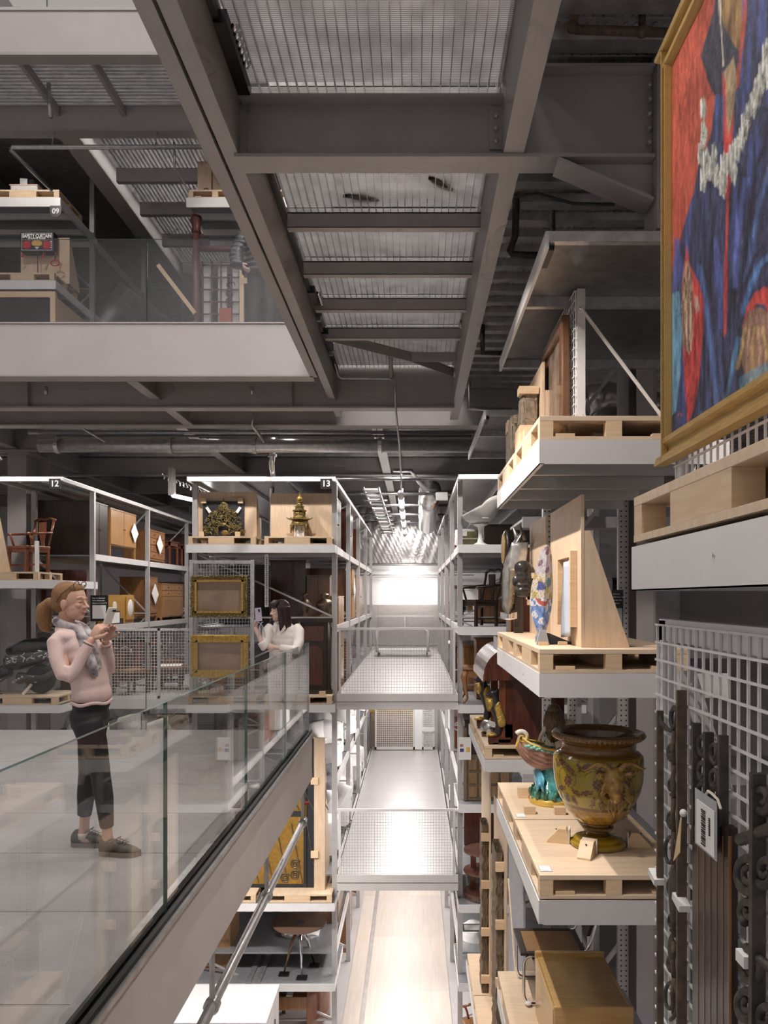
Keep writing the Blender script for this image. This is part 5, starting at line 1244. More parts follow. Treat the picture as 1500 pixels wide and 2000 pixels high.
M('blue_glaze', (.12, .42, .58), .12, 0, .25, 14, coat=.8); M('seafoam', (.22, .52, .42), .15, 0, .3, 16, coat=.8)
mermaid()
for k, (a, b, d) in enumerate(((1033, 1566, 6.1), (1092, 1578, 6.08), (1020, 1545, 6.6))):
    o = thing('chock', f'small pine block beside the mermaid plinth, {("front left", "front right", "rear left")[k]}', 'chock', (px(a, b, d).x, d, zc)); MB().box(-.04, .05, -.03, .03, 0, .085 if k == 2 else .06).build('block', 'pine', o, bevel=.002)

# ---------------- L2: stones, old frame, mesh A-frame, duct behind
zt = PT[2] + .001
def stone(label, c, s, seed):
    o = thing('stone_fragment', label, 'stone', (c[0], c[1], c[2] - s[2] / 2))
    def f(u, v):
        th = v * math.pi; ph = u * 2 * math.pi; p = Vector((math.sin(th) * math.cos(ph), math.sin(th) * math.sin(ph), math.cos(th)))
        q = Vector([math.copysign(abs(t) ** .32, t) for t in p]); k = 1 + .07 * nz(p.x * 5 + seed, p.y * 5, p.z * 5) + .035 * nz(p.x * 14, p.y * 14 + seed, p.z * 14)
        return (q.x * s[0] / 2 * k, q.y * s[1] / 2 * k, s[2] / 2 + q.z * s[2] / 2 * k)
    MB().surf(f, 40, 30, True).build('stone', 'stone', o, smooth=False)
    return o
stone('tall rough brown stone fragment standing on the upper right shelf', (.875, 6.75, zt + .22), (.10, .42, .44), 1)
stone('square weathered stone block strapped above the tall fragment', (.925, 6.25, zt + .38), (.13, .25, .26), 4)
br_ = thing('stone_cradle', 'pine cradle blocks holding the stone fragments', 'cradle', (.95, 6.4, zt))
for a in ((.835, .99, 6.10, 6.22, zt + .50, zt + .56), (.82, .86, 6.75, 6.9, zt + .34, zt + .44), (.86, 1.0, 5.98, 6.08, zt + .12, zt + .20), (.84, .99, 6.1, 6.4, zt + .0, zt + .25)): MB().box(*a).build('block', 'pine', br_, world=True)
board('thin birch plywood board behind the stone fragments', 1.0, 6.0, 7.05, zt, zt + .72, .14, zt + .5)
o = thing('framed_painting', 'old portrait in a broad dark brown frame seen from its edge on the upper shelf', 'painting', (1.05, 5.75, zt))
MB().box(1.055, 1.075, 5.40, 6.12, zt + .06, zt + .78).build('canvas', 'old_paint', o, world=True)
for a in ((1.02, 1.08, 5.32, 5.42, zt, zt + .84), (1.02, 1.08, 6.10, 6.2, zt, zt + .84), (1.02, 1.08, 5.42, 6.10, zt, zt + .08), (1.02, 1.08, 5.42, 6.10, zt + .76, zt + .84)): MB().box(*a).build('frame_rail', 'walnut', o, world=True, bevel=.012)
MB().box(1.04, 1.054, 5.42, 5.44, zt + .08, zt + .76).build('gilt_slip', 'gold', o, world=True)
o = thing('wire_screen', 'pale wire mesh screen on an A-frame with a diagonal stay on the upper right shelf', 'screen', (1.13, 5.6, zt))
wire_grid(o, (1.105, 5.26, zt + .01), (0, .95, 0), (0, 0, .97), 15, 15, .003, 'wire_mesh')
MB().box(1.115, 1.17, 5.25, 5.29, zt, zt + .99).build('post', 'fascia_grey', o, world=True); MB().box(1.115, 1.17, 6.18, 6.22, zt, zt + .99).build('post', 'fascia_grey', o, world=True)
MB().bar((1.14, 5.245, zt + .85), (1.74, 5.245, zt + .05), .008, .045, (0, 1, 0)).build('stay', 'fascia_grey', o, world=True); MB().bar((1.15, 5.245, zt + .13), (1.3, 5.245, zt + .0), .008, .035, (0, 1, 0)).build('foot_stay', 'fascia_grey', o, world=True)
MB().lathe([(.012, 0), (.012, .006), (.004, .008)], 8, (1.135, 5.24, zt + .85), Euler((math.pi / 2, 0, 0)).to_matrix()).build('bolt', 'chrome', o, world=True)
o = thing('air_duct', 'shiny jointed duct elbows behind the upper right wire screen', 'duct', (1.9, 8.2, 2.8))
MB().tube([(1.87, 8.0, 2.75), (1.87, 8.0, 3.35), (1.90, 8.0, 3.43), (1.97, 8.0, 3.47), (2.5, 8.0, 3.47), (3.2, 8.0, 3.5)], .07, 14).build('thin_duct', 'duct', o, smooth=True, world=True)
MB().tube([(1.9, 8.4, 3.70), (2.1, 8.5, 3.78), (2.6, 8.6, 3.70), (3.4, 8.6, 3.6)], .17, 18).build('wrapped_duct', 'foil', o, smooth=True, world=True)
MB().tube([(2.0, 8.3, 2.85), (2.5, 8.4, 3.3)], .10, 14).build('inclined_duct', 'galv_dark', o, smooth=True, world=True)
MB().tube([(1.9, 8.6, 4.35), (2.5, 8.7, 4.35), (3.3, 8.7, 4.35)], .19, 18).build('upper_duct', 'foil', o, smooth=True, world=True)

# ---------------- bottom: bent ply bench and tubular chair
zb = PT[-1] + .001
o = thing('ply_bench', 'honey coloured bent plywood box bench with raised lips at the bottom right', 'bench', (1.3, 6, zb))
MB().box(1.01, 1.03, 5.60, 6.40, zb, -1.45).build('side_panel', 'birch_old', o, world=True, bevel=.004); MB().box(1.57, 1.59, 5.60, 6.40, zb, -1.45).build('side_panel', 'birch_old', o, world=True, bevel=.004)
MB().box(1.032, 1.568, 5.58, 6.42, -1.475, -1.452).build('top_panel', 'birch_old', o, world=True)
MB().box(1.01, 1.59, 5.55, 5.58, -1.66, -1.405).build('front_lip', 'birch_old', o, world=True, bevel=.012); MB().box(1.01, 1.59, 6.42, 6.45, -1.56, -1.405).build('back_lip', 'birch_old', o, world=True, bevel=.012)
o = thing('tubular_chair', 'chrome tubular cantilever chair with cane seat behind the plywood bench', 'chair', (1.2, 6.75, zb))
for y in (6.52, 6.98):
    MB().tube([(1.62, y, -.96), (1.50, y, -1.38), (1.46, y, -1.45), (1.38, y, -1.485), (1.0, y, -1.485), (.955, y, -1.50), (.93, y, -1.545), (.93, y, zb + .09), (.95, y, zb + .035), (.99, y, zb + .014), (1.55, y, zb + .014)], .0135, 10).build('tube_frame', 'chrome', o, world=True, smooth=True)
MB().tube([(1.55, 6.52, zb + .014), (1.55, 6.98, zb + .014)], .0135, 10).build('rear_tube', 'chrome', o, world=True, smooth=True)
MB().box(.915, 1.45, 6.535, 6.965, -1.475, -1.462).build('cane_panel', 'cane', o, world=True)
for a in ((.90, .96, 6.50, 7.0), (1.41, 1.46, 6.50, 7.0), (.96, 1.41, 6.50, 6.55), (.96, 1.41, 6.95, 7.0)): MB().box(*a, -1.482, -1.456).build('seat_rail', 'dark_wood', o, world=True, bevel=.006)
m = MB()
for k in range(34): m.box(.965 + k * .0132, .969 + k * .0132, 6.552, 6.948, -1.463, -1.4605)
q = m.build('cane_strands', 'teak', o, world=True); q['kind'] = 'stuff'
MB().prism([(1.47, -1.33), (1.50, -1.33), (1.61, -.98), (1.58, -.98)], 'y', 6.54, 6.96).build('back_panel', 'dark_wood', o, world=True)
MB().ball((.965, 6.5, zb + .03), (.03, .025, .018), 8, 6).build('padding_tie', 'cloth_white', o, world=True)
# ---------------- middle rack: mahogany case, beasts, timbers
zm = -.299 + .149
o = thing('barrel_case', 'dark mahogany case with a barrel-vaulted top over glazed doors', 'cabinet', (1.2, 9.5, zm))
arc = [(.80 + .40 - .40 * math.cos(a), .66 + .34 * math.sin(a)) for a in np.linspace(0, math.pi / 2, 12)] + [(1.75, 1.0), (1.75, .60), (.80, .60)]
MB().prism(arc, 'y', 8.83, 10.25).build('barrel_top', 'mahogany', o, world=True)
MB().box(.79, .81, 8.82, 10.26, .585, .665).build('front_moulding', 'mahogany_warm', o, world=True)
MB().box(1.06, 1.75, 8.95, 10.15, zm + .06, .60).build('body', 'mahogany', o, world=True)
MB().box(.98, 1.78, 8.90, 10.2, zm, zm + .06).build('base', 'mahogany', o, world=True)
for y in (8.97, 9.35, 9.75, 10.1):
    MB().box(1.035, 1.06, y - .03, y + .03, zm + .06, .59).build('door_stile', 'mahogany_warm', o, world=True)
for y in (8.98, 9.55, 10.08): MB().box(1.00, 1.04, y - .02, y + .02, zm + .06, .59).build('corner_post', 'mahogany_warm', o, world=True)
for y in (9.03, 9.41, 9.80): MB().box(1.045, 1.05, y, y + .28, zm + .1, .56).build('door_pane', 'glass_clear', o, world=True)
def beast(label, loc, sc=1., rz=0.):
    o = thing('winged_beast', label, 'sculpture', loc, rz); o.scale = (sc, sc, sc)
    MB().box(-.13, .20, -.10, .10, .03, .10).box(-.12, -.07, -.09, .09, 0, .03).box(.13, .18, -.09, .09, 0, .03).build('plinth', 'mahogany', o)
    MB().ball((-.06, 0, .125), (.10, .06, .035), 12, 8).ball((-.12, -.03, .12), (.03, .03, .025), 8, 6).ball((-.12, .03, .12), (.03, .03, .025), 8, 6).build('paw', 'gold', o, smooth=True)
    b = MB().tube([(.02, 0, .12), (.05, 0, .26), (.03, 0, .40), (-.01, 0, .52), (-.02, 0, .62), (-.03, 0, .70)], [.05, .06, .075, .085, .065, .05], 12).ball((-.05, 0, .73), (.075, .06, .065), 12, 9).ball((-.12, 0, .71), (.045, .035, .03), 10, 6)
    b.tube([(-.01, .04, .76), (.02, .05, .82)], [.02, .005], 6).tube([(-.01, -.04, .76), (.02, -.05, .82)], [.02, .005], 6)
    b.build('body', 'iron_black', o, smooth=True, mods=remesh(.011, 2))
    MB().tube([(-.09, 0, .66), (-.075, 0, .58), (-.07, 0, .50)], [.055, .07, .04], 10).build('chest', 'gold', o, smooth=True)
    for s in (-1, 1):
        for k in range(6):
            z = .60 - k * .045; MB().ball((.01 + .012 * k, s * (.085 + .004 * k), z - .05), (.035 + .006 * k, .014, .075), 10, 7, Euler((0, .35 - .06 * k, 0)).to_matrix()).build('feather', 'gold', o, smooth=True)
    return o
M('iron_black', (.035, .032, .03), .35, 0, .3, 14)
beast('gilded winged black beast on a mahogany plinth, the nearer of the pair', (.96, 8.98, zm), .80)
beast('gilded winged black beast on a mahogany plinth, the farther of the pair', (.93, 10.1, zm), .88)
o = thing('pine_post', 'short pine post beside the nearer winged beast', 'chock', (1.10, 9.0, zm)); MB().box(-.05, .05, -.05, .05, 0, .23).build('post', 'pine', o, bevel=.003)
o = thing('small_drum', 'small grey drum with a white tag between the winged beasts', 'drum', (.93, 9.5, zm))
MB().lathe([(.001, -.09), (.085, -.09), (.09, 0), (.085, .09), (.001, .09)], 18, (0, 0, .10), Euler((math.pi / 2, 0, .4)).to_matrix()).build('shell', 'duct', o, smooth=True); MB().obox((.02, -.11, .16), .10, .004, .07, Euler((.3, .35, 0)).to_matrix()).build('tag', 'paper', o); MB().box(-.1, .1, -.08, .08, -.0, .03).build('cradle', 'mahogany', o)
zl = -3.819 + .149
board('tall plywood backing board behind the far old timber', .985, 10.05, 11.25, zl, -.72, .30, -1.8)
board('tall plywood backing board behind the near old timber', 1.02, 8.55, 9.85, zl, -.95, .30, -2.0)
def timber(label, x0, x1, y0, y1, z0, z1):
    o = thing('old_timber', label, 'timber', ((x0 + x1) / 2, (y0 + y1) / 2, z0))
    def f(u, v):
        per = [(x0, y0), (x1, y0), (x1, y1), (x0, y1)]; k = int(u * 4) % 4; t = u * 4 - int(u * 4); a, b = per[k], per[(k + 1) % 4]
        z = z0 + v * (z1 - z0); d = .012 * nz(u * 30, z * 14) + .01 * (1 if math.sin(z * 9) > .85 else 0); return (a[0] + (b[0] - a[0]) * t + d, a[1] + (b[1] - a[1]) * t + d, z)
    MB().surf(f, 24, 50, True).build('beam', 'old_oak', o, world=True)
    for z in np.linspace(z0 + .15, z1 - .2, 4): MB().box(x0 - .012, x1 + .02, y0 - .055, y0 - .01, z, z + .10).build('clamp_block', 'pine', o, world=True)
    return o
timber('far weathered oak post clamped to the tall plywood board', .895, .975, 10.15, 10.5, zl, -1.45)
timber('near weathered carved oak post clamped to the tall plywood board', .935, 1.01, 8.75, 9.25, zl, -1.35)
o = thing('grey_panel', 'blue-grey painted panel behind the edge of the jardiniere shelf', 'panel', (1.2, 7.8, -3.2)); MB().box(1.03, 1.05, 7.25, 8.4, -3.3, -.62).build('panel', 'blue_grey', o, world=True); MB().bar((1.06, 7.3, -2.9), (1.06, 8.35, -1.5), .02, .09, (1, 0, 0)).build('stay', 'ply', o, world=True)

# ---------------- things in the shade behind the near shelves
o = thing('information_sign', 'narrow dark sign with pale lettering on the rack behind the plywood gusset', 'sign', px(1206, 1200, 7.513))
MB().box(-.055, .055, -.005, .005, -.26, .24).build('plate', 'black_panel', o)
for k, t_ in enumerate(('Scan to', 'discover more', 'about the', 'objects')): text_mesh('lettering', t_, .022, 'white_print', o, (-.045, -.008, .20 - .03 * k), align='LEFT')
MB().box(-.045, .045, -.008, -.005, -.22, .06).build('blank_panel', 'blue_grey', o)
o = thing('black_box', 'tall matt black box behind the near right-hand shelves', 'box', (2.16, 8.1, 1.02)); MB().box(-.12, .14, -.2, .2, 0, .72).build('box', 'black', o); MB().box(-.13, .15, -.21, .21, .72, .74).build('lid', 'black_panel', o)
o = thing('plastic_bundle', 'crumpled clear plastic bundle in the rack behind the plywood gusset', 'bundle', (2.0, 8.8, 1.0))
MB().surf(lambda u, v: (.16 * math.sin(v * math.pi) * math.cos(u * 6.283) * (1 + .25 * nz(u * 20, v * 13)), .14 * math.sin(v * math.pi) * math.sin(u * 6.283) * (1 + .25 * nz(u * 17, v * 15)), .32 + .32 * math.cos(v * math.pi)), 22, 16, True).build('film', 'plastic_wrap', o)
MB().tube([(0, 0, .60), (.02, 0, .70), (.05, 0, .74)], [.05, .03, .06], 8).build('twist', 'plastic_wrap', o)
# ================================================================== FURNITURE KIT
def cabinet(label, x0, x1, y0, y1, z, h, mat='walnut', face='+x', doors=2, drawers=0, legs=0., name='cabinet', cat='cabinet', knob='bronze', trim=None):
    """carcass with separate doors / drawer fronts / knobs / legs; face = side that opens"""
    o = thing(name, label, cat, ((x0 + x1) / 2, (y0 + y1) / 2, z)); zb = z + legs
    MB().box(x0, x1, y0, y1, zb, z + h - .025).build('carcass', mat, o, world=True)
    MB().box(x0 - .015, x1 + .015, y0 - .015, y1 + .015, z + h - .025, z + h).build('top', trim or mat, o, world=True)
    if legs:
        for x in (x0, x1 - .045):
            for y in (y0, y1 - .045): MB().box(x, x + .045, y, y + .045, z, zb).build('leg', trim or mat, o, world=True)
    a, b = (y0, y1) if 'x' in face else (x0, x1)
    def front(u0, u1, w0, w1, nm):
        t = .016
        if face == '+x': m = MB().box(x1, x1 + t, u0, u1, w0, w1)
        elif face == '-x': m = MB().box(x0 - t, x0, u0, u1, w0, w1)
        else: m = MB().box(u0, u1, y0 - t, y0, w0, w1)
        return m.build(nm, mat, o, world=True)
    def knobat(u, w, par):
        c = {'+x': (x1 + .03, u, w), '-x': (x0 - .03, u, w), '-y': (u, y0 - .03, w)}[face]
        k = MB().ball(c, .014, 8, 6).build('knob', knob, par, world=True, smooth=True); return k
    n = max(1, doors); W = (b - a) / n; zd = z + h - .03 - (0 if not drawers else (h - legs) * (.9 if not doors else .35))
    if doors:
        for k in range(doors):
            d = front(a + k * W + .012, a + (k + 1) * W - .012, zb + .02, zd - .01, 'door'); knobat(a + k * W + (W - .05 if k % 2 == 0 else .05), (zb + zd) / 2, d)
    if drawers:
        hh = (z + h - .03 - zd) / drawers
        for k in range(drawers):
            d = front(a + .012, b - .012, zd + k * hh + .008, zd + (k + 1) * hh - .008, 'drawer')
            for s in (.25, .75): knobat(a + (b - a) * s, zd + (k + .5) * hh, d)
    return o
def table(label, x0, x1, y0, y1, z, h, mat='walnut', leg=.04, name='table', apron=.09, cab=False):
    o = thing(name, label, 'table', ((x0 + x1) / 2, (y0 + y1) / 2, z))
    MB().box(x0, x1, y0, y1, z + h - .025, z + h).build('top', mat, o, world=True, bevel=.004)
    MB().box(x0 + .04, x1 - .04, y0 + .04, y1 - .04, z + h - .025 - apron, z + h - .025).build('apron', mat, o, world=True)
    for x, sx in ((x0 + .06, -1), (x1 - .06, 1)):
        for y in (y0 + .06, y1 - .06):
            if cab: MB().tube([(x, y, z + h - .05), (x + sx * .05, y, z + h * .75), (x + sx * .02, y, z + h * .45), (x - sx * .02, y, z + h * .15), (x + sx * .02, y, z + .03), (x + sx * .06, y, z + .02)], [.05, .055, .035, .022, .022, .03], 10).build('leg', mat, o, world=True, smooth=True)
            else: MB().box(x - leg / 2, x + leg / 2, y - leg / 2, y + leg / 2, z, z + h - .03).build('leg', mat, o, world=True)
    return o
def chair(label, loc, rz=0., mat='mahogany', seat='chair_seat', arms=False, h=1.0, splat=True):
    """faces -y in local space"""
    o = thing('chair', label, 'chair', loc, rz); w = .27; d = .24
    MB().box(-w, w, -d, d, .42, .47).build('seat', seat, o, bevel=.006); MB().box(-w + .01, w - .01, -d + .01, d - .01, .36, .42).build('seat_rail', mat, o)
    for x in (-w + .03, w - .03):
        MB().box(x - .025, x + .025, -d, -d + .05, 0, .37).build('leg', mat, o)
        MB().bar((x, d - .03, 0), (x, d - .03, .42), .045, .045).build('leg', mat, o)
        MB().tube([(x, d - .03, .42), (x * 1.02, d + .03, .7), (x * 1.05, d + .09, h)], .022, 8).build('back_post', mat, o, smooth=True)
        MB().box(x - .012, x + .012, -d + .05, d - .06, .12, .15).build('stretcher', mat, o)
        if arms:
            MB().tube([(x, -d + .12, .46), (x * 1.12, -d + .1, .58), (x * 1.1, -d + .06, .68)], .02, 8).build('arm_post', mat, o, smooth=True)
            MB().tube([(x * 1.1, -d + .02, .68), (x * 1.12, 0, .70), (x * 1.05, d + .05, .73)], .022, 8).build('arm', mat, o, smooth=True)
    MB().tube([(-w * 1.05, d + .09, h - .02), (-w * .5, d + .10, h + .03), (0, d + .10, h), (w * .5, d + .10, h + .03), (w * 1.05, d + .09, h - .02)], .026, 8).build('top_rail', mat, o, smooth=True)
    if splat: MB().prism([(-.05, .47), (.05, .47), (.04, .55), (.09, .72), (.10, h - .05), (-.10, h - .05), (-.09, .72), (-.04, .55)], 'y', d + .03, d + .05).build('splat', mat, o)
    else:
        for z in (.6, .75): MB().tube([(-w, d + .04, z), (w, d + .04, z)], .014, 8).build('back_slat', mat, o)
    return o
def wrapped(label, loc, w=.6, d=.6, h=.95, seed=0, rz=0., legs=True, tall=True):
    o = thing('wrapped_chair', label, 'chair', loc, rz, group='furniture wrapped in white sheets on the lower racks')
    def f(u, v):
        a = u * 2 * math.pi; z = .18 + (h - .18) * v; back = .5 + .5 * math.sin(a)
        top = h if not tall else (h * .58 + h * .42 * max(0, math.sin(a)) ** .5)
        zz = min(z, top); sh = 1 if v < .9 else max(.02, (1 - v) / .1)
        fold = 1 + .06 * math.sin(a * 7 + seed) * (1 - v) + .05 * nz(math.cos(a) * 3 + seed, math.sin(a) * 3, v * 4)
        ca, sa = math.cos(a), math.sin(a); sx = math.copysign(abs(ca) ** .6, ca); sy = math.copysign(abs(sa) ** .6, sa)
        hem = .05 * math.sin(a * 4 + seed * 2) * (1 - v)
        return (sx * w / 2 * fold * (sh if v > .9 else 1), sy * d / 2 * fold * (sh if v > .9 else 1), zz + hem)
    MB().surf(f, 36, 18, True).build('dust_sheet', 'cloth_white', o, smooth=True)
    if legs:
        for x in (-w * .38, w * .38):
            for y in (-d * .38, d * .38): MB().tube([(x, y, .4), (x, y, .0)], [.022, .016], 8).build('leg', 'walnut', o, smooth=True)
    return o
def ftag(label, p, s=.22, ax='x'):
    o = thing('paper_label', label, 'label', p); R = Euler((math.radians(45), 0, 0)).to_matrix() if ax == 'x' else Euler((0, math.radians(45), 0)).to_matrix()
    MB().obox((0, 0, 0), .003 if ax == 'x' else s, s if ax == 'x' else .003, s * 1.1, R).build('card', 'paper', o)
    return o
# ================================================================== RACK 13 FRONT
zs = 2.48 + .149
pallet_r(-3.95, 13.42, 2.481, 'plywood pallet under the carved gilt pediment of rack 13'); pallet_r(-2.62, 13.42, 2.481, 'plywood pallet under the temple spire of rack 13')
pallet_r(-3.95, 13.42, -.309, 'plywood pallet under the mesh screen with gilt frames'); pallet_r(-2.62, 13.42, -.309, 'plywood pallet under the dark carved cabinet of rack 13')
def yboard(label, x0, x1, Y, z0, z1):
    o = thing('display_board', label, 'display board', ((x0 + x1) / 2, Y, z0))
    MB().box(x0, x1, Y, Y + .02, z0, z1).build('panel', 'ply', o, world=True)
    for x in (x0 + .001, x1 - .019): MB().prism([(Y + .021, z0), (Y + .45, z0), (Y + .08, z1 - .1), (Y + .021, z1 - .1)], 'x', x, x + .018).build('gusset', 'ply', o, world=True)
    return o
yboard('birch plywood board behind the carved gilt pediment', -3.93, -2.84, 13.84, zs, 3.46); yboard('birch plywood board behind the temple spire', -2.58, -1.45, 13.80, zs, 3.43)
def pediment():
    cx = (437 - 809) / 1500 * 13.78; o = thing('carved_pediment', 'openwork gilt carved pediment mounted on a black panel', 'carving', (cx, 13.80, zs))
    MB().box(-.38, .36, -.0, .03, .05, .66).build('black_panel', 'black_panel', o); MB().box(-.36, .22, -.02, .0, .02, .06).build('black_foot', 'black_panel', o)
    rnd = random.Random(11); m = MB()
    zz = [0, .13, .16, .30, .32, .42, .45, .52, .56, .60]; ww = [.385, .385, .37, .35, .27, .25, .12, .10, .03, .01]
    for k in range(360):
        z = rnd.uniform(.02, .585); w = float(np.interp(z, zz, ww)); x = rnd.uniform(-w, w)
        if abs(x) < .095 and z < .16 + .03 * math.cos(x * 15): continue
        r = rnd.uniform(.010, .018); a = rnd.uniform(0, 6.28)
        m.tube([(x + r * 1.5 * math.cos(a + t), -.03 - .02 * rnd.random(), .04 + z + r * 1.5 * math.sin(a + t)) for t in (0, 1.2, 2.4, 3.6)], [r * .4, r * .5, r * .45, r * .2], 5)
    q = m.build('carving', 'gilt_relief', o); q['kind'] = 'stuff'
    MB().tube([(-.10, -.05, .05)] + [(-.10 * math.cos(t), -.05, .18 + .05 * math.sin(t)) for t in np.linspace(0, 3.14, 9)] + [(.10, -.05, .05)], .014, 6).build('arch', 'gold_dark', o, smooth=True)
    MB().ball((0, -.05, .235), (.06, .03, .035), 12, 8).build('lotus', 'gilt_relief', o, smooth=True); MB().lathe([(.02, 0), (.03, .02), (.012, .04), (.015, .06), (.001, .12)], 8, (0, -.04, .60)).build('finial', 'gilt_relief', o, smooth=True)
    MB().ball((.02, -.02, .09), (.07, .012, .05), 12, 8).build('carved_bird', 'gold_dark', o, smooth=True)
    for s in (-1, 1): MB().obox((s * .27, -.04, .50), .05, .004, .12, Euler((0, s * .6, 0)).to_matrix()).build('tag', 'paper', o)
    for x, z in ((-.36, .62), (.30, .62), (-.40, .02), (.25, .02)): MB().box(x - .04, x + .05, -.05, -.001, z, z + .09).build('clamp', 'pine', o)
pediment()
def spire():
    cx = (585 - 809) / 1500 * 13.6; o = thing('temple_spire', 'small gilt tiered temple spire on a white post', 'model', (cx, 13.6, zs))
    MB().box(-.085, .085, -.06, .06, 0, .26).build('post', 'plastic_white', o)
    for k, (r, z, h) in enumerate(((.15, .20, .10), (.165, .30, .03), (.12, .33, .05), (.10, .38, .08), (.13, .46, .02), (.075, .48, .05), (.09, .53, .02), (.05, .55, .06), (.06, .61, .015))):
        MB().lathe([(r, 0), (r * (1.0 if k % 2 == 0 else 1.12), h * .4), (r * .8, h)], 12, (0, 0, z)).build('tier', 'gilt_relief' if k % 2 else 'gold_dark', o)
    for k in range(10): a = k * .628; MB().tube([(.15 * math.cos(a), .12 * math.sin(a), .22), (.155 * math.cos(a), .12 * math.sin(a), .15 - .02 * (k % 3)), (.15 * math.cos(a), .12 * math.sin(a), .10 - .03 * (k % 2))], [.02, .014, .003], 6).build('pendant', 'gold_dark', o, smooth=True)
    for s in (-1, 1): MB().tube([(s * .14, 0, .33), (s * .19, 0, .32), (s * .235, 0, .345)], [.02, .016, .004], 6).build('upturned_eave', 'gold_dark', o, smooth=True)
    MB().ball((0, 0, .68), .05, 10, 8).build('orb', 'gold', o, smooth=True); MB().lathe([(.03, 0), (.001, .10)], 8, (0, 0, .72)).build('finial', 'gold_dark', o)
    for k in range(8): a = k * .785; MB().box(.098 * math.cos(a) - .008, .098 * math.cos(a) + .008, .098 * math.sin(a) - .008, .098 * math.sin(a) + .008, .38, .46).build('column', 'gold', o)
spire()
def gilt_frame(label, x0, x1, y0, y1, wd, mat, ornate):
    a, b = px(x0, y1, 13.40), px(x1, y0, 13.40); o = thing('gilt_frame', label, 'frame', ((a.x + b.x) / 2, 13.41, a.z))
    MB().box(a.x + wd * .8, b.x - wd * .8, 13.395, 13.41, a.z + wd * .8, b.z - wd * .8).build('picture', 'canvas_brown', o, world=True)
    for q in ((a.x, b.x, a.z, a.z + wd), (a.x, b.x, b.z - wd, b.z), (a.x, a.x + wd, a.z + wd, b.z - wd), (b.x - wd, b.x, a.z + wd, b.z - wd)): MB().box(q[0], q[1], 13.36, 13.42, q[2], q[3]).build('frame_rail', mat, o, world=True, bevel=.018)
    i = .72 * wd
    for q in ((a.x + i, b.x - i, a.z + i, a.z + i + .035), (a.x + i, b.x - i, b.z - i - .035, b.z - i), (a.x + i, a.x + i + .035, a.z + i, b.z - i), (b.x - i - .035, b.x - i, a.z + i, b.z - i)): MB().box(q[0], q[1], 13.345, 13.38, q[2], q[3]).build('slip', 'gold', o, world=True)
    m = MB(); rnd = random.Random(len(label))
    n = 150 if ornate else 90
    for k in range(n):
        t = k / n * 4; s = int(t); f = t - s; ins = .012 if ornate else wd * .3
        p = [(a.x + (b.x - a.x) * f, a.z + ins), (b.x - ins, a.z + (b.z - a.z) * f), (b.x - (b.x - a.x) * f, b.z - ins), (a.x + ins, b.z - (b.z - a.z) * f)][s]
        r = .022 if ornate else .014; m.ball((p[0] + rnd.uniform(-.01, .01), 13.36, p[1] + rnd.uniform(-.01, .01)), (r * rnd.uniform(.6, 1.2), .022, r * rnd.uniform(.6, 1.2)), 6, 4)
    q = m.build('foliage_border', 'gilt_relief' if ornate else 'gold', o, world=True); q['kind'] = 'stuff'
gilt_frame('upper empty picture frame with a ragged dark gilt leaf border', 374, 484, 1125, 1205, .095, 'gold_dark', True)
gilt_frame('lower broad bright gold picture frame on the mesh screen', 373, 486, 1240, 1323, .13, 'gold', False)
o = thing('carved_cabinet', 'tall black carved cabinet with an arched panel and urn finials behind the woman in white', 'cabinet', (-1.75, 13.95, -.16))
MB().box(-2.06, -1.50, 13.7, 14.35, -.16, 1.14).build('carcass', 'dark_wood', o, world=True); MB().box(-2.10, -1.46, 13.66, 14.38, 1.12, 1.19).build('cornice', 'dark_wood', o, world=True); MB().box(-2.1, -1.46, 13.66, 14.38, -.16, -.08).build('plinth', 'dark_wood', o, world=True)
MB().prism([(-1.93, .0), (-1.63, .0), (-1.63, .55)] + [(-1.78 + .15 * math.cos(t), .55 + .15 * math.sin(t)) for t in np.linspace(0, 3.14, 9)] + [(-1.93, .55)], 'y', 13.685, 13.699).build('arched_panel', 'mahogany', o, world=True)
MB().box(-1.95, -1.61, 13.688, 13.699, .78, 1.05).build('upper_panel', 'mahogany', o, world=True)
for x in (-2.04, -1.52): MB().tube([(x, 13.69, -.08), (x, 13.69, 1.12)], .035, 8).build('colonnette', 'dark_wood', o, world=True, smooth=True)
for x, s in ((-1.62, 1.), (-1.98, .6)): MB().lathe([(.13 * s, 0), (.15 * s, .03), (.08 * s, .08), (.10 * s, .13), (.16 * s, .22), (.17 * s, .26), (.10 * s, .32), (.05 * s, .36), (.09 * s, .40), (.07 * s, .43), (.001, .46)], 16, (x, 13.95, 1.19)).build('urn_finial', 'bronze', o, smooth=True, world=True)
o = thing('pine_block', 'small pine block at the foot of the black carved cabinet', 'chock', (-1.62, 13.5, -.16)); MB().box(-.05, .06, -.04, .04, 0, .07).build('block', 'pine', o)
cabinet('tall orange-brown cupboard standing beside the black carved cabinet', -1.62, -1.44, 14.45, 15.6, -.31, 1.9, 'oak', '+x', 2)
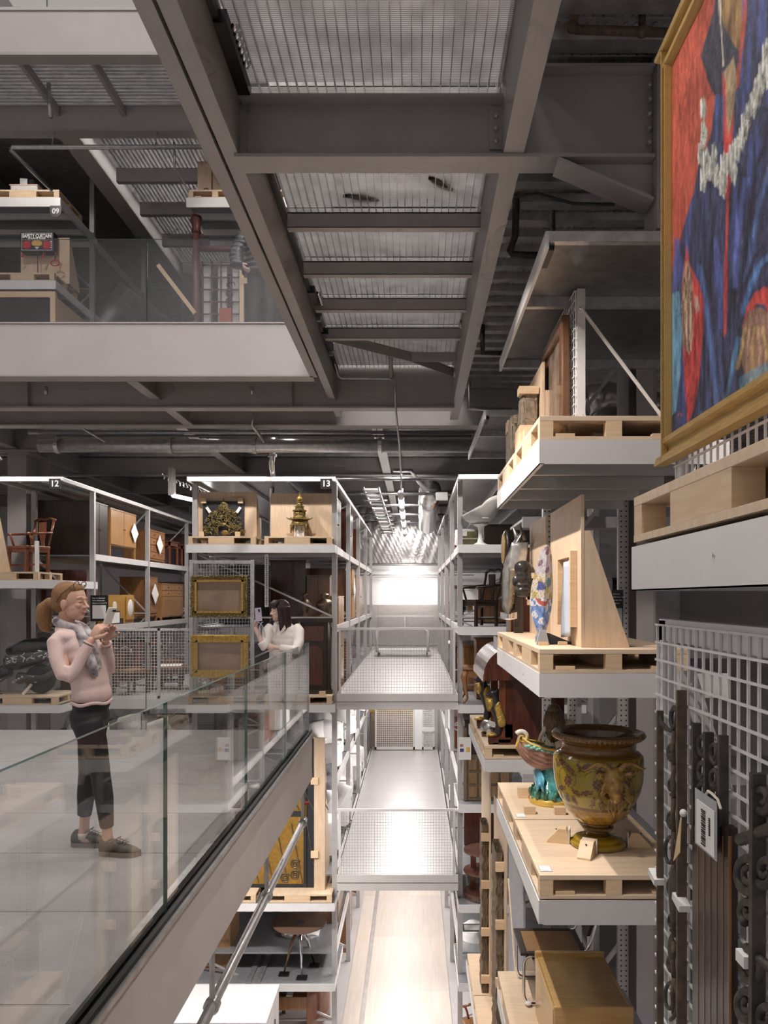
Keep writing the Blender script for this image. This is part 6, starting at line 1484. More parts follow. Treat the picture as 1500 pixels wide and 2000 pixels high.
# golden doors on the lower tray
pallet_r(-3.95, 13.42, -3.779, 'plywood pallet under the left of the golden doors', ); pallet_r(-2.62, 13.42, -3.779, 'plywood pallet under the right of the golden doors')
def golden():
    z0 = -3.779 + .149; o = thing('golden_doors', 'tall gold and black art deco door panel with diagonal bars and spirals', 'door panel', (-2.5, 13.7, z0)); Y = 13.75
    MB().box(-3.9, -1.78, Y + .02, Y + .06, z0, -.95).build('backing', 'ply', o, world=True)
    MB().box(-3.4, -1.98, Y, Y + .02, z0 + .06, -.98).build('gold_field', 'gold_panel', o, world=True)
    for a in ((-1.98, -1.80, z0, -.97), (-3.4, -1.98, z0, z0 + .06), (-3.4, -1.98, -2.36, -2.26)): MB().box(a[0], a[1], Y - .015, Y + .015, a[2], a[3]).build('black_rail', 'black_panel', o, world=True)
    MB().box(-1.93, -1.91, Y - .02, Y - .014, z0, -.97).build('rail_bead', 'black_gloss', o, world=True)
    for k in range(7):
        x = -3.3 + k * .26; MB().bar((x, Y - .006, z0 + .08), (x - .30 + .02 * k, Y - .006, z0 + 1.15), .012, .035, (0, 1, 0)).build('diagonal_bar', 'bronze', o, world=True); MB().bar((x + .2, Y - .006, -2.24), (x - .35, Y - .006, -1.1), .012, .035, (0, 1, 0)).build('diagonal_bar', 'bronze', o, world=True)
    for (cx, cz) in ((-2.13, z0 + .22), (-2.31, z0 + .17), (-2.13, z0 + .42), (-2.2, -2.05), (-2.9, z0 + .2), (-2.1, -1.5)):
        sp = spiral(cx, cz, .095, .01, 2.2, .5, 36); MB().tube([(a, Y - .008, b) for a, b in sp], .012, 6).build('spiral', 'bronze', o, world=True, smooth=True)
golden()
o = thing('timber_prop', 'pale plywood upright at the right edge of the golden doors', 'prop', (-1.66, 13.7, -3.63))
MB().box(-1.775, -1.585, 13.62, 13.66, -3.629, -.93).build('front_board', 'ply', o, world=True); MB().prism([(13.66, -3.629), (14.5, -3.629), (13.70, -1.3), (13.66, -1.3)], 'x', -1.605, -1.585).build('gusset', 'ply', o, world=True)
for z in (-3.05, -1.75): MB().box(-1.83, -1.70, 13.58, 13.62, z, z + .12).build('clamp', 'pine', o, world=True)
# round table on the lowest tray
zt_ = -5.18; c = px(585, 1802, 13.9)
o = thing('round_table', 'dark round pedestal table with chrome legs on the lowest left shelf', 'table', (c.x, c.y, zt_))
MB().lathe([(.001, .84), (.47, .84), (.49, .85), (.49, .87), (.001, .872)], 40).build('top', 'soot_brown', o); MB().lathe([(.001, .872), (.09, .872), (.09, .874), (.001, .875)], 20).build('centre_disc', 'galv_dark', o)
MB().lathe([(.10, .84), (.12, .76), (.08, .66), (.05, .58)], 12).build('hub', 'chrome', o, smooth=True)
for a, mt in ((3.7, 'walnut'), (5.0, 'chrome'), (.6, 'chrome')): MB().tube([(.05 * math.cos(a), .05 * math.sin(a), .74), (.16 * math.cos(a), .16 * math.sin(a), .5), (.30 * math.cos(a), .30 * math.sin(a), .02)], [.035, .028, .014], 8).build('leg', mt, o, smooth=True); MB().box(.30 * math.cos(a) - .09, .30 * math.cos(a) + .09, .30 * math.sin(a) - .08, .30 * math.sin(a) + .08, 0, .012).build('felt_pad', 'black', o)
for k, x in enumerate((-2.95, -2.78)): MB().box(x, x + .09, 13.42, 14.85, -5.178, -5.16).build('deck_strip', 'galv', T13[-5.18], world=True)
cabinet('orange-brown veneered cupboard at the left of the lowest shelf', -3.9, -3.35, 14.0, 14.7, -5.18, 1.0, 'oak', '-y', 1)
wrapped('white wrapped bundle behind the round table', (-2.15, 14.6, -5.18), .7, .5, .7, 3, legs=False)
o = thing('white_cabinet', 'large white storage cabinet with a plain flat top below the walkway', 'cabinet', (-3.4, 12.5, G))
MB().box(-4.6, -2.32, 11.95, 13.1, G, -5.09).build('carcass', 'wall_white', o, world=True); MB().box(-4.62, -2.30, 11.93, 13.12, -5.09, -5.05).build('top', 'wall_white', o, world=True)
for k in range(3): MB().box(-2.32, -2.305, 12.0 + k * .37, 12.34 + k * .37, G + .05, -5.12).build('door', 'wall_white', o, world=True)
for k in range(2): MB().box(-2.304, -2.29, 12.30 + k * .37, 12.315 + k * .37, -5.6, -5.4).build('handle', 'black', o, world=True)
o = thing('white_partition', 'tall white partition beside the orange-brown cupboard', 'partition', (-4.2, 13.2, G)); MB().box(-4.9, -3.95, 13.2, 13.3, G, -4.2).build('panel', 'wall_white', o, world=True)
o = thing('keyboard_instrument', 'brown keyboard instrument with curved side under the round table', 'piano', (-2.1, 13.9, G))
MB().box(-2.55, -1.9, 13.6, 14.6, G + .55, G + .78).build('case', 'teak', o, world=True); MB().surf(lambda u, v: (-1.9 + .35 * math.sin(u * 3.1), 13.6 + 1.0 * u, G + .2 + v * .75), 14, 4).build('bent_side', 'mahogany_warm', o, world=True, smooth=True, solid=.02)
for k in range(14): MB().box(-2.27, -2.16, 13.62 + k * .068, 13.62 + k * .068 + .062, G + .78, G + .80).build('key', 'plastic_white', o, world=True)
for k in range(9): MB().box(-2.5 + .0 * k, -2.29, 13.65 + k * .1, 13.70 + k * .1, G + .78, G + .79).build('slat', 'dark_wood', o, world=True)
for y in (13.65, 14.55): MB().box(-2.5, -2.44, y - .03, y + .03, G, G + .55).build('leg', 'teak', o, world=True)
# ================================================================== RACK 12
pallet_r(-7.75, 13.42, 1.861, 'plywood pallet under the dark armchair of rack 12'); pallet_r(-8.95, 13.42, 1.861, 'plywood pallet at the far left of rack 12 beside the armchair')
pallet_r(-7.6, 13.42, -.319, 'plywood pallet under the motor scooter, right one', (1, 1.15, 1)); pallet_r(-8.98, 13.42, -.319, 'plywood pallet under the motor scooter, left one', (1, 1.12, 1))
a = chair('dark red-brown carved armchair on the pallet of rack 12', (-6.95, 13.85, 2.01), math.radians(-28), 'mahogany_warm', 'mahogany_warm', True, .98)
o = thing('chair_prop', 'white strap post under the seat of the dark armchair', 'prop', (-6.68, 13.6, 2.01)); MB().box(-.03, .03, -.02, .02, 0, .55).build('strap', 'plastic_white', o)
o = thing('display_board', 'tall pale plywood gusset at the left edge beside the dark armchair', 'display board', (-7.4, 13.7, 2.01)); MB().prism([(-7.9, 2.011), (-7.18, 2.011), (-7.44, 3.3), (-7.9, 3.3)], 'y', 13.66, 13.68).build('panel', 'ply', o, world=True)
cabinet('near black-brown wardrobe on the upper aisle shelf of rack 12', -7.3, -6.3, 14.9, 15.75, 2.40, 1.05, 'dark_wood', '+x', 2, name='wardrobe', cat='wardrobe')
cabinet('polished amber two-door cabinet on legs on the upper shelf of rack 12', -6.95, -6.28, 15.85, 17.3, 2.40, 1.02, 'oak', '+x', 2, 0, .25)
ftag('white diamond label on the amber two-door cabinet', (-6.22, 17.1, 3.0), .30)
cabinet('brown chest of drawers with a white label on the upper shelf of rack 12', -6.9, -6.28, 18.2, 19.3, 2.40, .78, 'teak', '+x', 0, 4, .05, name='chest_of_drawers', cat='chest')
ftag('white diamond label on the brown chest of drawers', (-6.22, 18.8, 2.85), .32)
table('slender red-brown side table at the end of the upper shelf of rack 12', -6.8, -6.25, 19.75, 20.5, 2.40, .62, 'mahogany_warm')
table('second red-brown side table at the far end of the upper shelf of rack 12', -6.8, -6.25, 20.8, 22.0, 2.40, .60, 'mahogany_warm')
o = thing('television_set', 'yellow veneered retro television console with a rounded pale screen', 'television', (-6.6, 16.4, 1.0))
MB().prism([(15.65, 1.0), (17.25, 1.0), (17.25, 1.62), (16.6, 1.62), (15.65, 1.48)], 'x', -6.9, -6.3).build('cabinet', 'amber_wood', o, world=True); MB().box(-6.298, -6.27, 16.75, 17.2, 1.07, 1.58).build('bezel', 'amber_wood', o, world=True, bevel=.01)
MB().ball((-6.29, 16.97, 1.33), (.05, .18, .21), 16, 12).build('screen', 'plastic_white', o, smooth=True, world=True); MB().disc((-6.296, 16.15, 1.38), .10, 24, 'x', .01).build('speaker', 'cream', o, world=True); MB().box(-6.4, -6.25, 15.7, 16.5, 1.0, 1.12).build('control_box', 'dark_wood', o, world=True)
o = thing('picture_box', 'small white framed print leaning in front of the television console', 'print', (-6.22, 15.9, 1.0)); MB().box(-.02, 0, -.15, .35, 0, .28).build('frame', 'dark_wood', o); MB().box(0, .004, -.11, .31, .03, .25).build('print', 'paper', o)
cabinet('narrow pale brown cabinet with a white label on the middle shelf of rack 12', -6.9, -6.28, 18.0, 18.75, 1.0, 1.05, 'teak', '+x', 0, 4, .12); ftag('long white diamond label on the narrow pale brown cabinet', (-6.22, 18.45, 1.65), .34)
cabinet('light oak cabinet with dark handled drawers on the middle shelf of rack 12', -6.9, -6.28, 19.1, 20.9, 1.0, .92, 'oak', '+x', 1, 2, .06, knob='black')
cabinet('dark sideboard behind the post of rack 12 on the middle shelf', -7.3, -6.4, 14.95, 15.5, 1.0, 1.1, 'mahogany', '+x', 1)
for k, (y, mt) in enumerate(((15.2, 'walnut'), (16.2, 'dark_wood'), (17.5, 'walnut'), (18.8, 'dark_wood'))): chair(f'{("walnut", "black", "slim walnut", "slim black")[k]} side chair behind the mesh fence, {ORD[k]} from the post', (-5.6 + .45 * (k % 2), y, -.33), math.radians(60 + 40 * k), mt, ('oak', 'linen', 'teak', 'soot_brown')[k], False, .85, k % 2 == 0)
table('low walnut table behind the mesh fence', -5.4, -4.3, 15.6, 16.4, -.33, .45, 'walnut'); table('pale oak table behind the mesh fence', -5.0, -4.1, 17.8, 18.6, -.33, .62, 'oak')
cabinet('small oak cupboard at the right behind the mesh fence', -4.5, -4.05, 16.7, 17.3, -.33, .6, 'oak', '-y', 1)
cabinet('dark chest on the floor shelf of rack 12 behind the mesh fence', -7.0, -6.3, 15.2, 16.4, -.31, .7, 'walnut', '+x', 2)
cabinet('red-brown bureau on the floor shelf of rack 12 behind the mesh fence', -7.0, -6.3, 17.4, 18.8, -.31, .9, 'mahogany_warm', '+x', 0, 3)
# scan sign: lettering kept, code left out
o = thing('information_sign', 'black sign with white lettering fixed to the rack post beside the woman in pink', 'sign', px(194, 1188, 14.71))
MB().box(-.17, .17, -.006, .006, -.25, .25).build('plate', 'black', o)
for k, t_ in enumerate(('Scan to discover', 'more about the', 'objects on Level 2')): text_mesh('lettering', t_, .038, 'white_print', o, (-.135, -.009, .195 - .048 * k), align='LEFT')
MB().box(-.13, .13, -.009, -.006, -.20, .06).build('blank_panel', 'paper', o)
# motor scooter
def scooter():
    o = thing('motor_scooter', 'black motor scooter with white scribbled body lettering on the pallet at the left', 'scooter', (-7.35, 13.85, -.169), 0.0)
    def wheel(x, par):
        MB().lathe([(.16, -.06), (.23, -.06), (.26, -.03), (.265, 0), (.26, .03), (.23, .06), (.16, .06)], 26, (x, 0, .265), Euler((math.pi / 2, 0, 0)).to_matrix()).build('tyre', 'rubber', par, smooth=True); MB().lathe([(.03, -.045), (.16, -.03), (.165, 0), (.16, .03), (.03, .045)], 18, (x, 0, .265), Euler((math.pi / 2, 0, 0)).to_matrix()).build('wheel_rim', 'motor_grey', par, smooth=True)
    wheel(.62, o); wheel(-.72, o)
    b = MB(); b.tube([(.95, 0, .72), (.62, 0, .70), (.25, 0, .60), (0, 0, .52)], [.05, .15, .17, .13], 12).tube([(.05, 0, .45), (-.25, 0, .30), (-.5, 0, .34)], [.13, .10, .12], 12).tube([(-.5, 0, .36), (-.62, 0, .66), (-.55, 0, .98)], [.14, .16, .10], 12)
    b.build('body', 'motor_black', o, smooth=True, mods=remesh(.02, 3))
    MB().tube([(1.0, 0, .88), (.7, 0, .88), (.35, 0, .84), (.02, 0, .75)], [.05, .13, .14, .07], 12).build('seat', 'motor_black', o, smooth=True)
    MB().surf(lambda u, v: (.05 + .85 * u, -.155 - .03 * math.sin(v * 3.1) * math.sin(u * 3.1), .52 + .10 * u + .17 * v), 10, 6).build('side_panel', 'motor_grey', o, smooth=True, solid=.01)
    rnd = random.Random(4)
    for k in range(22):
        u = rnd.random(); z = .55 + .10 * u + rnd.uniform(.02, .13); x = .1 + .75 * u; MB().tube([(x, -.205, z), (x + rnd.uniform(-.07, .07), -.205, z + rnd.uniform(-.05, .05)), (x + rnd.uniform(-.09, .09), -.205, z + rnd.uniform(-.05, .05))], .005, 5).build('scribble', 'white_print', o)
    for k in range(6): MB().box(.0 + .02 * k, .008 + .02 * k, -.17, -.16, .38, .46).build('vent_slat', 'motor_grey', o)
    MB().tube([(.25, -.05, .28), (.62, -.09, .26)], [.11, .08], 12).build('engine', 'motor_grey', o, smooth=True); MB().tube([(.3, -.14, .22), (.75, -.18, .30), (1.0, -.18, .42)], [.03, .06, .05], 10).build('exhaust', 'iron', o, smooth=True)
    for k in range(9): MB().ball((.20 + .05 * k, -.16 + .01 * (k % 2), .22 + .03 * (k % 4)), (.025, .02, .02), 8, 6).build('engine_fitting', 'silver', o, smooth=True)
    MB().bar((.52, -.14, .18), (.38, -.18, .0), .05, .012, (0, 1, 0)).build('kick_stand', 'cream', o); MB().tube([(-.55, 0, .98), (-.5, -.3, 1.05)], .02, 8).build('handlebar', 'black', o)
    MB().tube([(.15, -.1, .35), (-.1, -.1, .2), (-.12, -.12, .02), (-.02, -.12, .005)], .016, 8).build('centre_stand', 'iron', o, smooth=True)
scooter()
# ================================================================== AISLE SHELVES, LEFT RACK (faces right)
for lab, y0, y1, z, h, mt, dr in (('black and gold lacquer wardrobe nearest on the upper left aisle shelf', 14.2, 15.6, 2.48, 1.0, 'dark_wood', 2), ('dark brown wardrobe second on the upper left aisle shelf', 17.2, 18.6, 2.48, 1.05, 'mahogany', 2), ('red-brown wardrobe far along the upper left aisle shelf', 19.8, 21.2, 2.48, .85, 'mahogany_warm', 2),
                                 ('brown tallboy nearest on the middle left aisle shelf', 16.7, 17.5, 1.05, 1.15, 'walnut', 2), ('honey oak wardrobe second on the middle left aisle shelf', 18.4, 19.3, 1.05, 1.2, 'oak', 2), ('pale oak cupboard far along the middle left aisle shelf', 20.2, 22.0, 1.05, 1.1, 'oak', 2),
                                 ('black cabinet behind the railing on the left walkway shelf', 14.6, 16.2, -.31, 1.1, 'dark_wood', 2), ('dark red cabinet farther behind the railing on the left walkway shelf', 17.0, 18.4, -.31, .9, 'mahogany_warm', 2),
                                 ('brown cabinet low on the left aisle shelf above the ground', 15.0, 16.2, -4.8, .9, 'walnut', 2), ('orange cabinet on the ground left of the aisle boards', 17.0, 18.4, G, 1.1, 'teak', 2), ('mahogany chest on the ground left of the aisle boards', 20.4, 21.8, G, 1.1, 'mahogany_warm', 2)):
    cabinet(lab, -2.3, -1.5, y0, y1, z, h, mt, '+x', dr)
ftag('round-topped white paper hung on the honey oak wardrobe', (-1.44, 18.6, 1.75), .4)
k = 0
for z, w in ((-1.75, 'middle'), (-3.40, 'lower')):
    for y in (14.6, 15.5, 16.5, 17.6, 18.8, 20.2, 21.5):
        wrapped(f'{ORD[k % 7]} white wrapped chair from the front on the {w} left aisle shelf', (-1.72 - .08 * (k % 3), y, z), .62 + .08 * (k % 2), .66, (1.0, .85, 1.1)[k % 3], k * 1.3, 1.57 + .4 * k, True, k % 3 != 1); k += 1
for k, (x, y) in enumerate(((-2.7, 15.3), (-3.3, 14.9), (-2.6, 16.8))): wrapped(f'white wrapped chair seen below the walkway glass, {("front", "left", "rear")[k]} one', (x, y, -1.75), .7, .65, (.95, .8, 1.0)[k], 30 + k, .6 * k)
for k, (x, y) in enumerate(((-5.85, 13.6), (-5.15, 14.5), (-4.45, 13.9))): wrapped(f'white wrapped chair low between racks 12 and 13, {("left", "middle", "right")[k]} one', (x, y, -1.749), .8, .7, 1.15, 40 + k, .7 * k)
for k, y in enumerate((15.6, 16.7, 18.6)): wrapped(f'white wrapped chair on the low shelf of rack 12, {ORD[k]} from the front', (-6.75, y, -1.75), .75, .7, 1.15, 50 + k, 1.2 * k)
tb_ = tray('low grey deck between racks 12 and 13 carrying wrapped chairs', -6.3, -4.0, 13.1, 15.2, -1.75, .14, '+x')
table('dark side table with a T-shaped leg seen below the walkway glass', -5.5, -4.8, 13.2, 13.6, -1.75, .95, 'walnut')
o = thing('colour_chart', 'paper chart with coloured rows behind the walkway glass', 'chart', px(448, 1470, 13.5)); MB().box(-.15, .15, -.003, .003, -.13, .13).build('sheet', 'paper', o)
for k, mt in enumerate(('amber', 'tape', 'lips', 'brick_red', 'amber', 'amber')): MB().box(.01, .13, -.006, -.003, .075 - k * .035, .10 - k * .035).build('row', mt, o)
MB().box(-.01, .01, .003, .03, -.13, .13).build('clip', 'galv', o)
# ================================================================== AISLE SHELVES, RIGHT RACK (faces left) AND FRONT TRAYS
for lab, y0, y1, z, h, mt in (('white carton first on the middle right aisle shelf', 16.8, 17.6, 1.05, .7, 'cloth_white'), ('dark bureau second on the middle right aisle shelf', 18.2, 19.6, 1.05, .8, 'walnut'), ('brown chest along the upper right aisle shelf', 17.0, 18.5, 2.48, .5, 'teak'), ('white carton along the upper right aisle shelf', 20.0, 21.0, 2.48, .6, 'cloth_white'),
                             ('walnut bureau on the right walkway shelf', 17.0, 18.6, -.31, .8, 'walnut'), ('white carton on the right walkway shelf', 19.6, 21.0, -.31, .7, 'cloth_white'), ('brown chest on the lower right aisle shelf', 16.9, 18.4, -1.75, .7, 'mahogany_warm'), ('white carton on the lower right aisle shelf', 19.2, 20.6, -1.75, .9, 'cloth_white'), ('dark chest on the ground right of the aisle boards', 16.9, 18.6, G, .9, 'walnut')):
    cabinet(lab, .88, 1.7, y0, y1, z, h, mt, '-x', 2)
def tulip():
    c = px(938, 1063, 13.75); o = thing('pedestal_chair', 'white moulded pedestal armchair on the right of the aisle', 'chair', (c.x, 13.75, 2.481))
    MB().lathe([(.26, 0), (.24, .012), (.12, .03), (.05, .07), (.035, .15), (.033, .28), (.05, .34), (.12, .375), (.16, .39)], 24).build('pedestal', 'plastic_white', o, smooth=True)
    def f(u, v):
        a = u * math.pi * 2; r = .02 + .30 * v; back = max(0, math.cos(a)); sd = abs(math.sin(a)); frt = max(0, -math.cos(a))
        z = .385 + .15 * v ** 2.4 + (v ** 3) * (.34 * back ** .8 + .16 * sd ** 1.6) * (1 - .8 * frt)
        return (r * math.cos(a) * 1.05 + .10 * back * v ** 3, r * math.sin(a) * 1.0, z)
    MB().surf(f, 40, 16, True).build('shell', 'plastic_white', o, smooth=True, solid=.012); MB().lathe([(.001, 0), (.21, .04), (.225, .06), (.20, .08), (.001, .085)], 24, (-.02, 0, .425)).build('cushion', 'linen', o, smooth=True)
tulip()
o = thing('green_crate', 'old olive green wooden crate behind the white pedestal chair', 'crate', (.98, 14.5, 2.481)); MB().box(-.1, .30, -.25, .15, 0, .22).build('box', 'crate_green', o); MB().box(0, .18, -.2, .1, .22, .31).build('upper_box', 'crate_green', o); MB().box(-.11, .31, -.26, -.25, .16, .18).build('rim', 'cream', o)
chair('very dark carved armchair on the right of the aisle under the white chair', (1.16, 13.75, 1.051), math.radians(-62), 'dark_wood', 'dark_wood', True, .98)
table('brown table with cabriole legs on the right of the aisle', .86, 1.6, 13.5, 14.3, -.309, .62, 'teak', cab=True, apron=.14)
table('second cabriole legged table behind the first on the right of the aisle', 1.3, 2.0, 13.9, 14.7, -.309, .5, 'oak', cab=True)
cabinet('striped walnut chest behind the cabriole tables', 1.15, 2.2, 14.2, 14.8, .35 - .659, 1.1, 'teak', '-y', 2)
o = thing('panelled_chest', 'old oak door of small raised panels leaning on the right shelf', 'panel', (1.1, 13.6, -2.04))
MB().box(.93, 1.75, 13.62, 13.72, -2.039, -1.25).build('slab', 'old_oak', o, world=True)
for i in range(4):
    for j in range(3): MB().box(.97 + i * .19, 1.12 + i * .19, 13.60, 13.62, -1.98 + j * .24, -1.79 + j * .24).build('panel', 'carved_oak', o, world=True, bevel=.008)
MB().box(.88, .93, 13.60, 13.74, -2.039, -.75).build('post', 'old_oak', o, world=True)
c = (1.235, 13.75); o = thing('tiered_table', 'brown three tier round table on the right of the aisle', 'table', (c[0], c[1], -3.779))
for z in (.06, .44, .80): MB().lathe([(.001, 0), (.35, 0), (.355, .015), (.35, .035), (.001, .036)], 36, (0, 0, z)).build('tier', 'tier_brown', o)
MB().lathe([(.33, 0), (.34, .06)], 36).build('base', 'tier_brown', o)
for k in range(3): a = .5 + k * 2.1; MB().box(.20 * math.cos(a) - .05, .20 * math.cos(a) + .05, .2 * math.sin(a) - .03, .2 * math.sin(a) + .03, .06, .80).build('upright', 'tier_wood', o) if False else MB().box(.20 * math.cos(a) - .05, .20 * math.cos(a) + .05, .2 * math.sin(a) - .03, .2 * math.sin(a) + .03, .095, .80).build('upright', 'mahogany_warm', o)
for k, (x, y) in enumerate(((912, 1185), (908, 1462))):
    o = thing('information_card', f'{("upper", "lower")[k]} paper card with coloured pictograms on the right rack', 'card', px(x, y, 13.9 if k == 0 else 13.6)); MB().box(-.11, .11, -.003, .003, -.10 - .1 * k, .10 + .1 * k).build('sheet', 'paper', o)
    MB().box(-.09, -.02, -.006, -.003, -.06, .0).build('mark', 'purple', o); MB().box(.02, .09, -.006, -.003, -.06, .02).build('mark', 'amber', o); MB().box(-.09, -.03, -.006, -.003, .03, .08).build('mark', 'lips', o)
    MB().box(-.11, .11, .003, .03, -.02, .02).build('clip', 'galv', o)
o = thing('framed_print', 'small pale framed print lying on the right rack above the lowest shelf', 'print', px(922, 1812, 13.9)); MB().obox((0, 0, 0), .34, .02, .14, Euler((-.9, 0, 0)).to_matrix()).build('frame', 'galv_dark', o); MB().obox((0, -.012, .012), .28, .006, .10, Euler((-.9, 0, 0)).to_matrix()).build('sheet', 'paper', o)
chair('dark turned wood chair low on the right beside the aisle boards', (1.15, 13.3, G), math.radians(-70), 'mahogany_warm', 'teak', True, 1.0)
# ================================================================== UPPER LEVEL
pallet_r(-7.42, 13.37, 8.511, 'plywood pallet under the white chest on the upper 09 shelf', (1, 1.05, 1)); pallet_r(-7.36, 13.38, 7.071, 'plywood pallet under the safety curtain panel', (1, .92, 1)); pallet(-3.93, 13.37, 8.511, 'plywood pallet on the upper shelf behind the left girder'); pallet(-2.95, 13.37, 8.511, 'second plywood pallet on the upper shelf behind the left girder')
zu = 8.511 + .149
o = thing('white_chest', 'small pale pink edged chest with a folded card on the 09 shelf', 'chest', (-6.85, 13.7, zu)); MB().box(-.28, .20, -.15, .25, 0, .19).build('box', 'plastic_white', o, bevel=.02); MB().box(-.29, .21, -.16, .26, .165, .185).build('lid_edge', 'lips_pale', o) if False else MB().box(-.29, .21, -.16, .26, .165, .185).build('lid_edge', 'skin_pale', o)
MB().obox((-.09, -.05, .26), .13, .01, .16, Euler((.15, .08, 0)).to_matrix()).build('card', 'paper', o); MB().disc((-.17, -.152, .09), .025, 12, 'y', .004).build('emblem', 'skin_pale', o); MB().box(.02, .16, 0, .2, .19, .26).build('small_box', 'blue_grey', o)
zq = 7.071 + .149
yboard('plywood board behind the safety curtain control panel', -7.10, -6.22, 13.86, zq, 8.05)
o = thing('control_panel', 'black safety curtain control panel with red dials and hanging pull handles', 'control panel', (-6.72, 13.74, zq + .5))
MB().box(-.30, .30, -.06, .11, 0, .36).build('case', 'black_panel', o, bevel=.02)
for a in ((-.27, .27, .325, .331), (-.27, .27, .025, .031), (-.273, -.267, .025, .331), (.267, .273, .025, .331), (-.27, .27, .21, .213)): MB().box(a[0], a[1], -.0625, -.06, a[2], a[3]).build('print_line', 'white_print', o)
text_mesh('lettering', 'SAFETY CURTAIN', .088, 'white_print', o, (0, -.0635, .275), bold=.004, sx=.74); text_mesh('lettering', 'CONTROL PANEL', .05, 'white_print', o, (0, -.0635, .222), bold=.003, sx=.8)
for x in (-.18, .18): MB().prism([(x - .07, .08), (x - .04, .05), (x + .04, .05), (x + .07, .08), (x + .07, .16), (x + .04, .185), (x - .04, .185), (x - .07, .16)], 'y', -.066, -.0605).build('red_badge', 'red_valve', o)
MB().prism([(-.09, .12), (-.05, .10), (.05, .10), (.09, .12), (.09, .17), (.05, .195), (-.05, .195), (-.09, .17)], 'y', -.066, -.0605).build('yellow_badge', 'amber', o); MB().prism([(-.045, .085), (.045, .085), (.0, .04)], 'y', -.065, -.0605).build('arrow', 'white_print', o)
for k in range(4): MB().box(.235, .262, -.065, -.0605, .06 + k * .035, .08 + k * .035).build('print_block', 'white_print', o)
for x, L in ((-.27, .08), (.10, .09), (.33, .03)): MB().tube([(x, -.02, .0), (x - .01, -.03, -L)], [.014, .02], 8).build('pull_lever', 'red_valve', o, smooth=True)
MB().tube([(0, -.03, 0), (0, -.03, -.45)], .008, 6).build('chain', 'iron', o); MB().tube([(-.07, -.03, -.50), (-.04, -.03, -.46), (0, -.03, -.455), (.04, -.03, -.46), (.07, -.03, -.50)], .011, 8).build('pull_handle', 'red_valve', o, smooth=True)
MB().tube([(.31, -.03, 0), (.31, -.03, -.13)], .014, 8).build('rod', 'iron', o); MB().tube([(.31 + .075 * math.cos(t), -.03, -.19 + .05 * math.sin(t)) for t in np.linspace(0, 6.28, 18)[:-1]], .011, 8, True).build('ring_handle', 'red_valve', o, smooth=True)
o = thing('display_case', 'large glazed pine display case at the lower left behind the balcony glass', 'display case', (-6.9, 13.6, 5.7))
MB().box(-8.2, -6.24, 13.35, 13.42, 6.78, 6.88).build('top_rail', 'pine', o, world=True); MB().box(-6.33, -6.24, 13.35, 13.42, 5.7, 6.78).build('stile', 'pine', o, world=True); MB().box(-8.2, -6.33, 13.38, 13.40, 5.7, 6.78).build('dark_glass', 'black_gloss', o, world=True); MB().box(-6.26, -6.24, 13.42, 14.8, 5.7, 6.8).build('side_panel', 'ply', o, world=True)
# iron balustrade and frames on the right of the upper level
yboard('plywood backing with small metal fittings on the upper shelf behind the left girder', -3.88, -2.6, 13.75, zu, 9.4)
o = thing('small_fitting', 'small bronze bracket on the upper shelf behind the left girder', 'fitting', (-3.68, 13.6, zu)); MB().ball((0, 0, .10), (.06, .05, .05), 10, 8).build('knob', 'bronze', o, smooth=True); MB().lathe([(.05, 0), (.03, .03), (.02, .06)], 10).build('stem', 'bronze', o, smooth=True); MB().tube([(.10, 0, 0), (.10, 0, .65)], .014, 8).build('rod', 'bronze', o)
o = thing('iron_column', 'dark red cast iron column left of the leaded window frames', 'column', (-3.86, 13.6, 4.8))
MB().tube([(0, 0, 0), (0, 0, 3.3)], .065, 14).build('shaft', 'iron_red', o, smooth=True); MB().lathe([(.065, 3.2), (.085, 3.22), (.075, 3.3), (.085, 3.42), (.10, 3.44), (.10, 3.5)], 14).build('capital', 'iron_red', o, smooth=True)
MB().tube([(0, 0, 2.93), (.85, 0, 2.93)], .05, 12).build('cross_pipe', 'iron_red', o, smooth=True)
o = thing('iron_grille', 'red-brown ironwork grille with scrolls and pale backing behind the balcony glass', 'ironwork', (-3.4, 13.8, 4.8))
for k in range(5): MB().box(.0 + k * .17 - .42, .02 + k * .17 - .42, -.02, .02, 0, 2.8).build('bar', 'iron_red', o)
for z in np.arange(1.4, 2.9, .22): MB().box(-.42, .30, -.015, .015, z, z + .02).build('rail', 'iron_red', o)
for k in range(3): MB().box(-.40 + k * .26, -.24 + k * .26, .06, .08, 1.2, 2.75).build('white_strip', 'fascia', o)
MB().box(-.1, .12, -.03, .03, 1.65, 1.95).build('tile', 'brick_red', o)
for k in range(3): 
    sp = spiral(.1, 2.35 - .15 * k, .09, .01, 1.5, k, 20); MB().tube([(a, -.03, b) for a, b in sp], .008, 6).build('scroll', 'iron', o, smooth=True)
o = thing('timber_prop', 'pale timber upright beside the ironwork grille on the upper level', 'prop', (-3.05, 13.6, 4.8)); MB().box(-.035, .04, -.04, .04, 0, 2.98).build('post', 'pine', o); MB().box(-.035, .10, -.05, -.04, 2.3, 2.4).build('clamp', 'pine', o)
o = thing('timber_prop', 'inclined pale timber behind the balcony glass', 'prop', (-4.6, 13.3, 4.8)); MB().bar((0, 0, 1.2), (.7, 0, 0), .06, .1).build('beam', 'pine', o); MB().bar((.1, .2, 2.6), (.75, .2, 1.75), .05, .07).build('beam', 'pine', o)
pipe_thing('ventilation_duct', 'grey wrapped duct running back beside the 09 rack', 'duct', [(-6.9, 15.2, 6.0), (-5.9, 15.6, 7.6), (-5.4, 17.0, 7.3), (-5.0, 19, 6.9)], .35, 'galv_dark', 16)
wx = MB().box(-13, -2, 15.5, 15.6, 9.7, 15).build('wall_top', 'wall_white'); st(wx, 'pale wall behind the topmost glass')
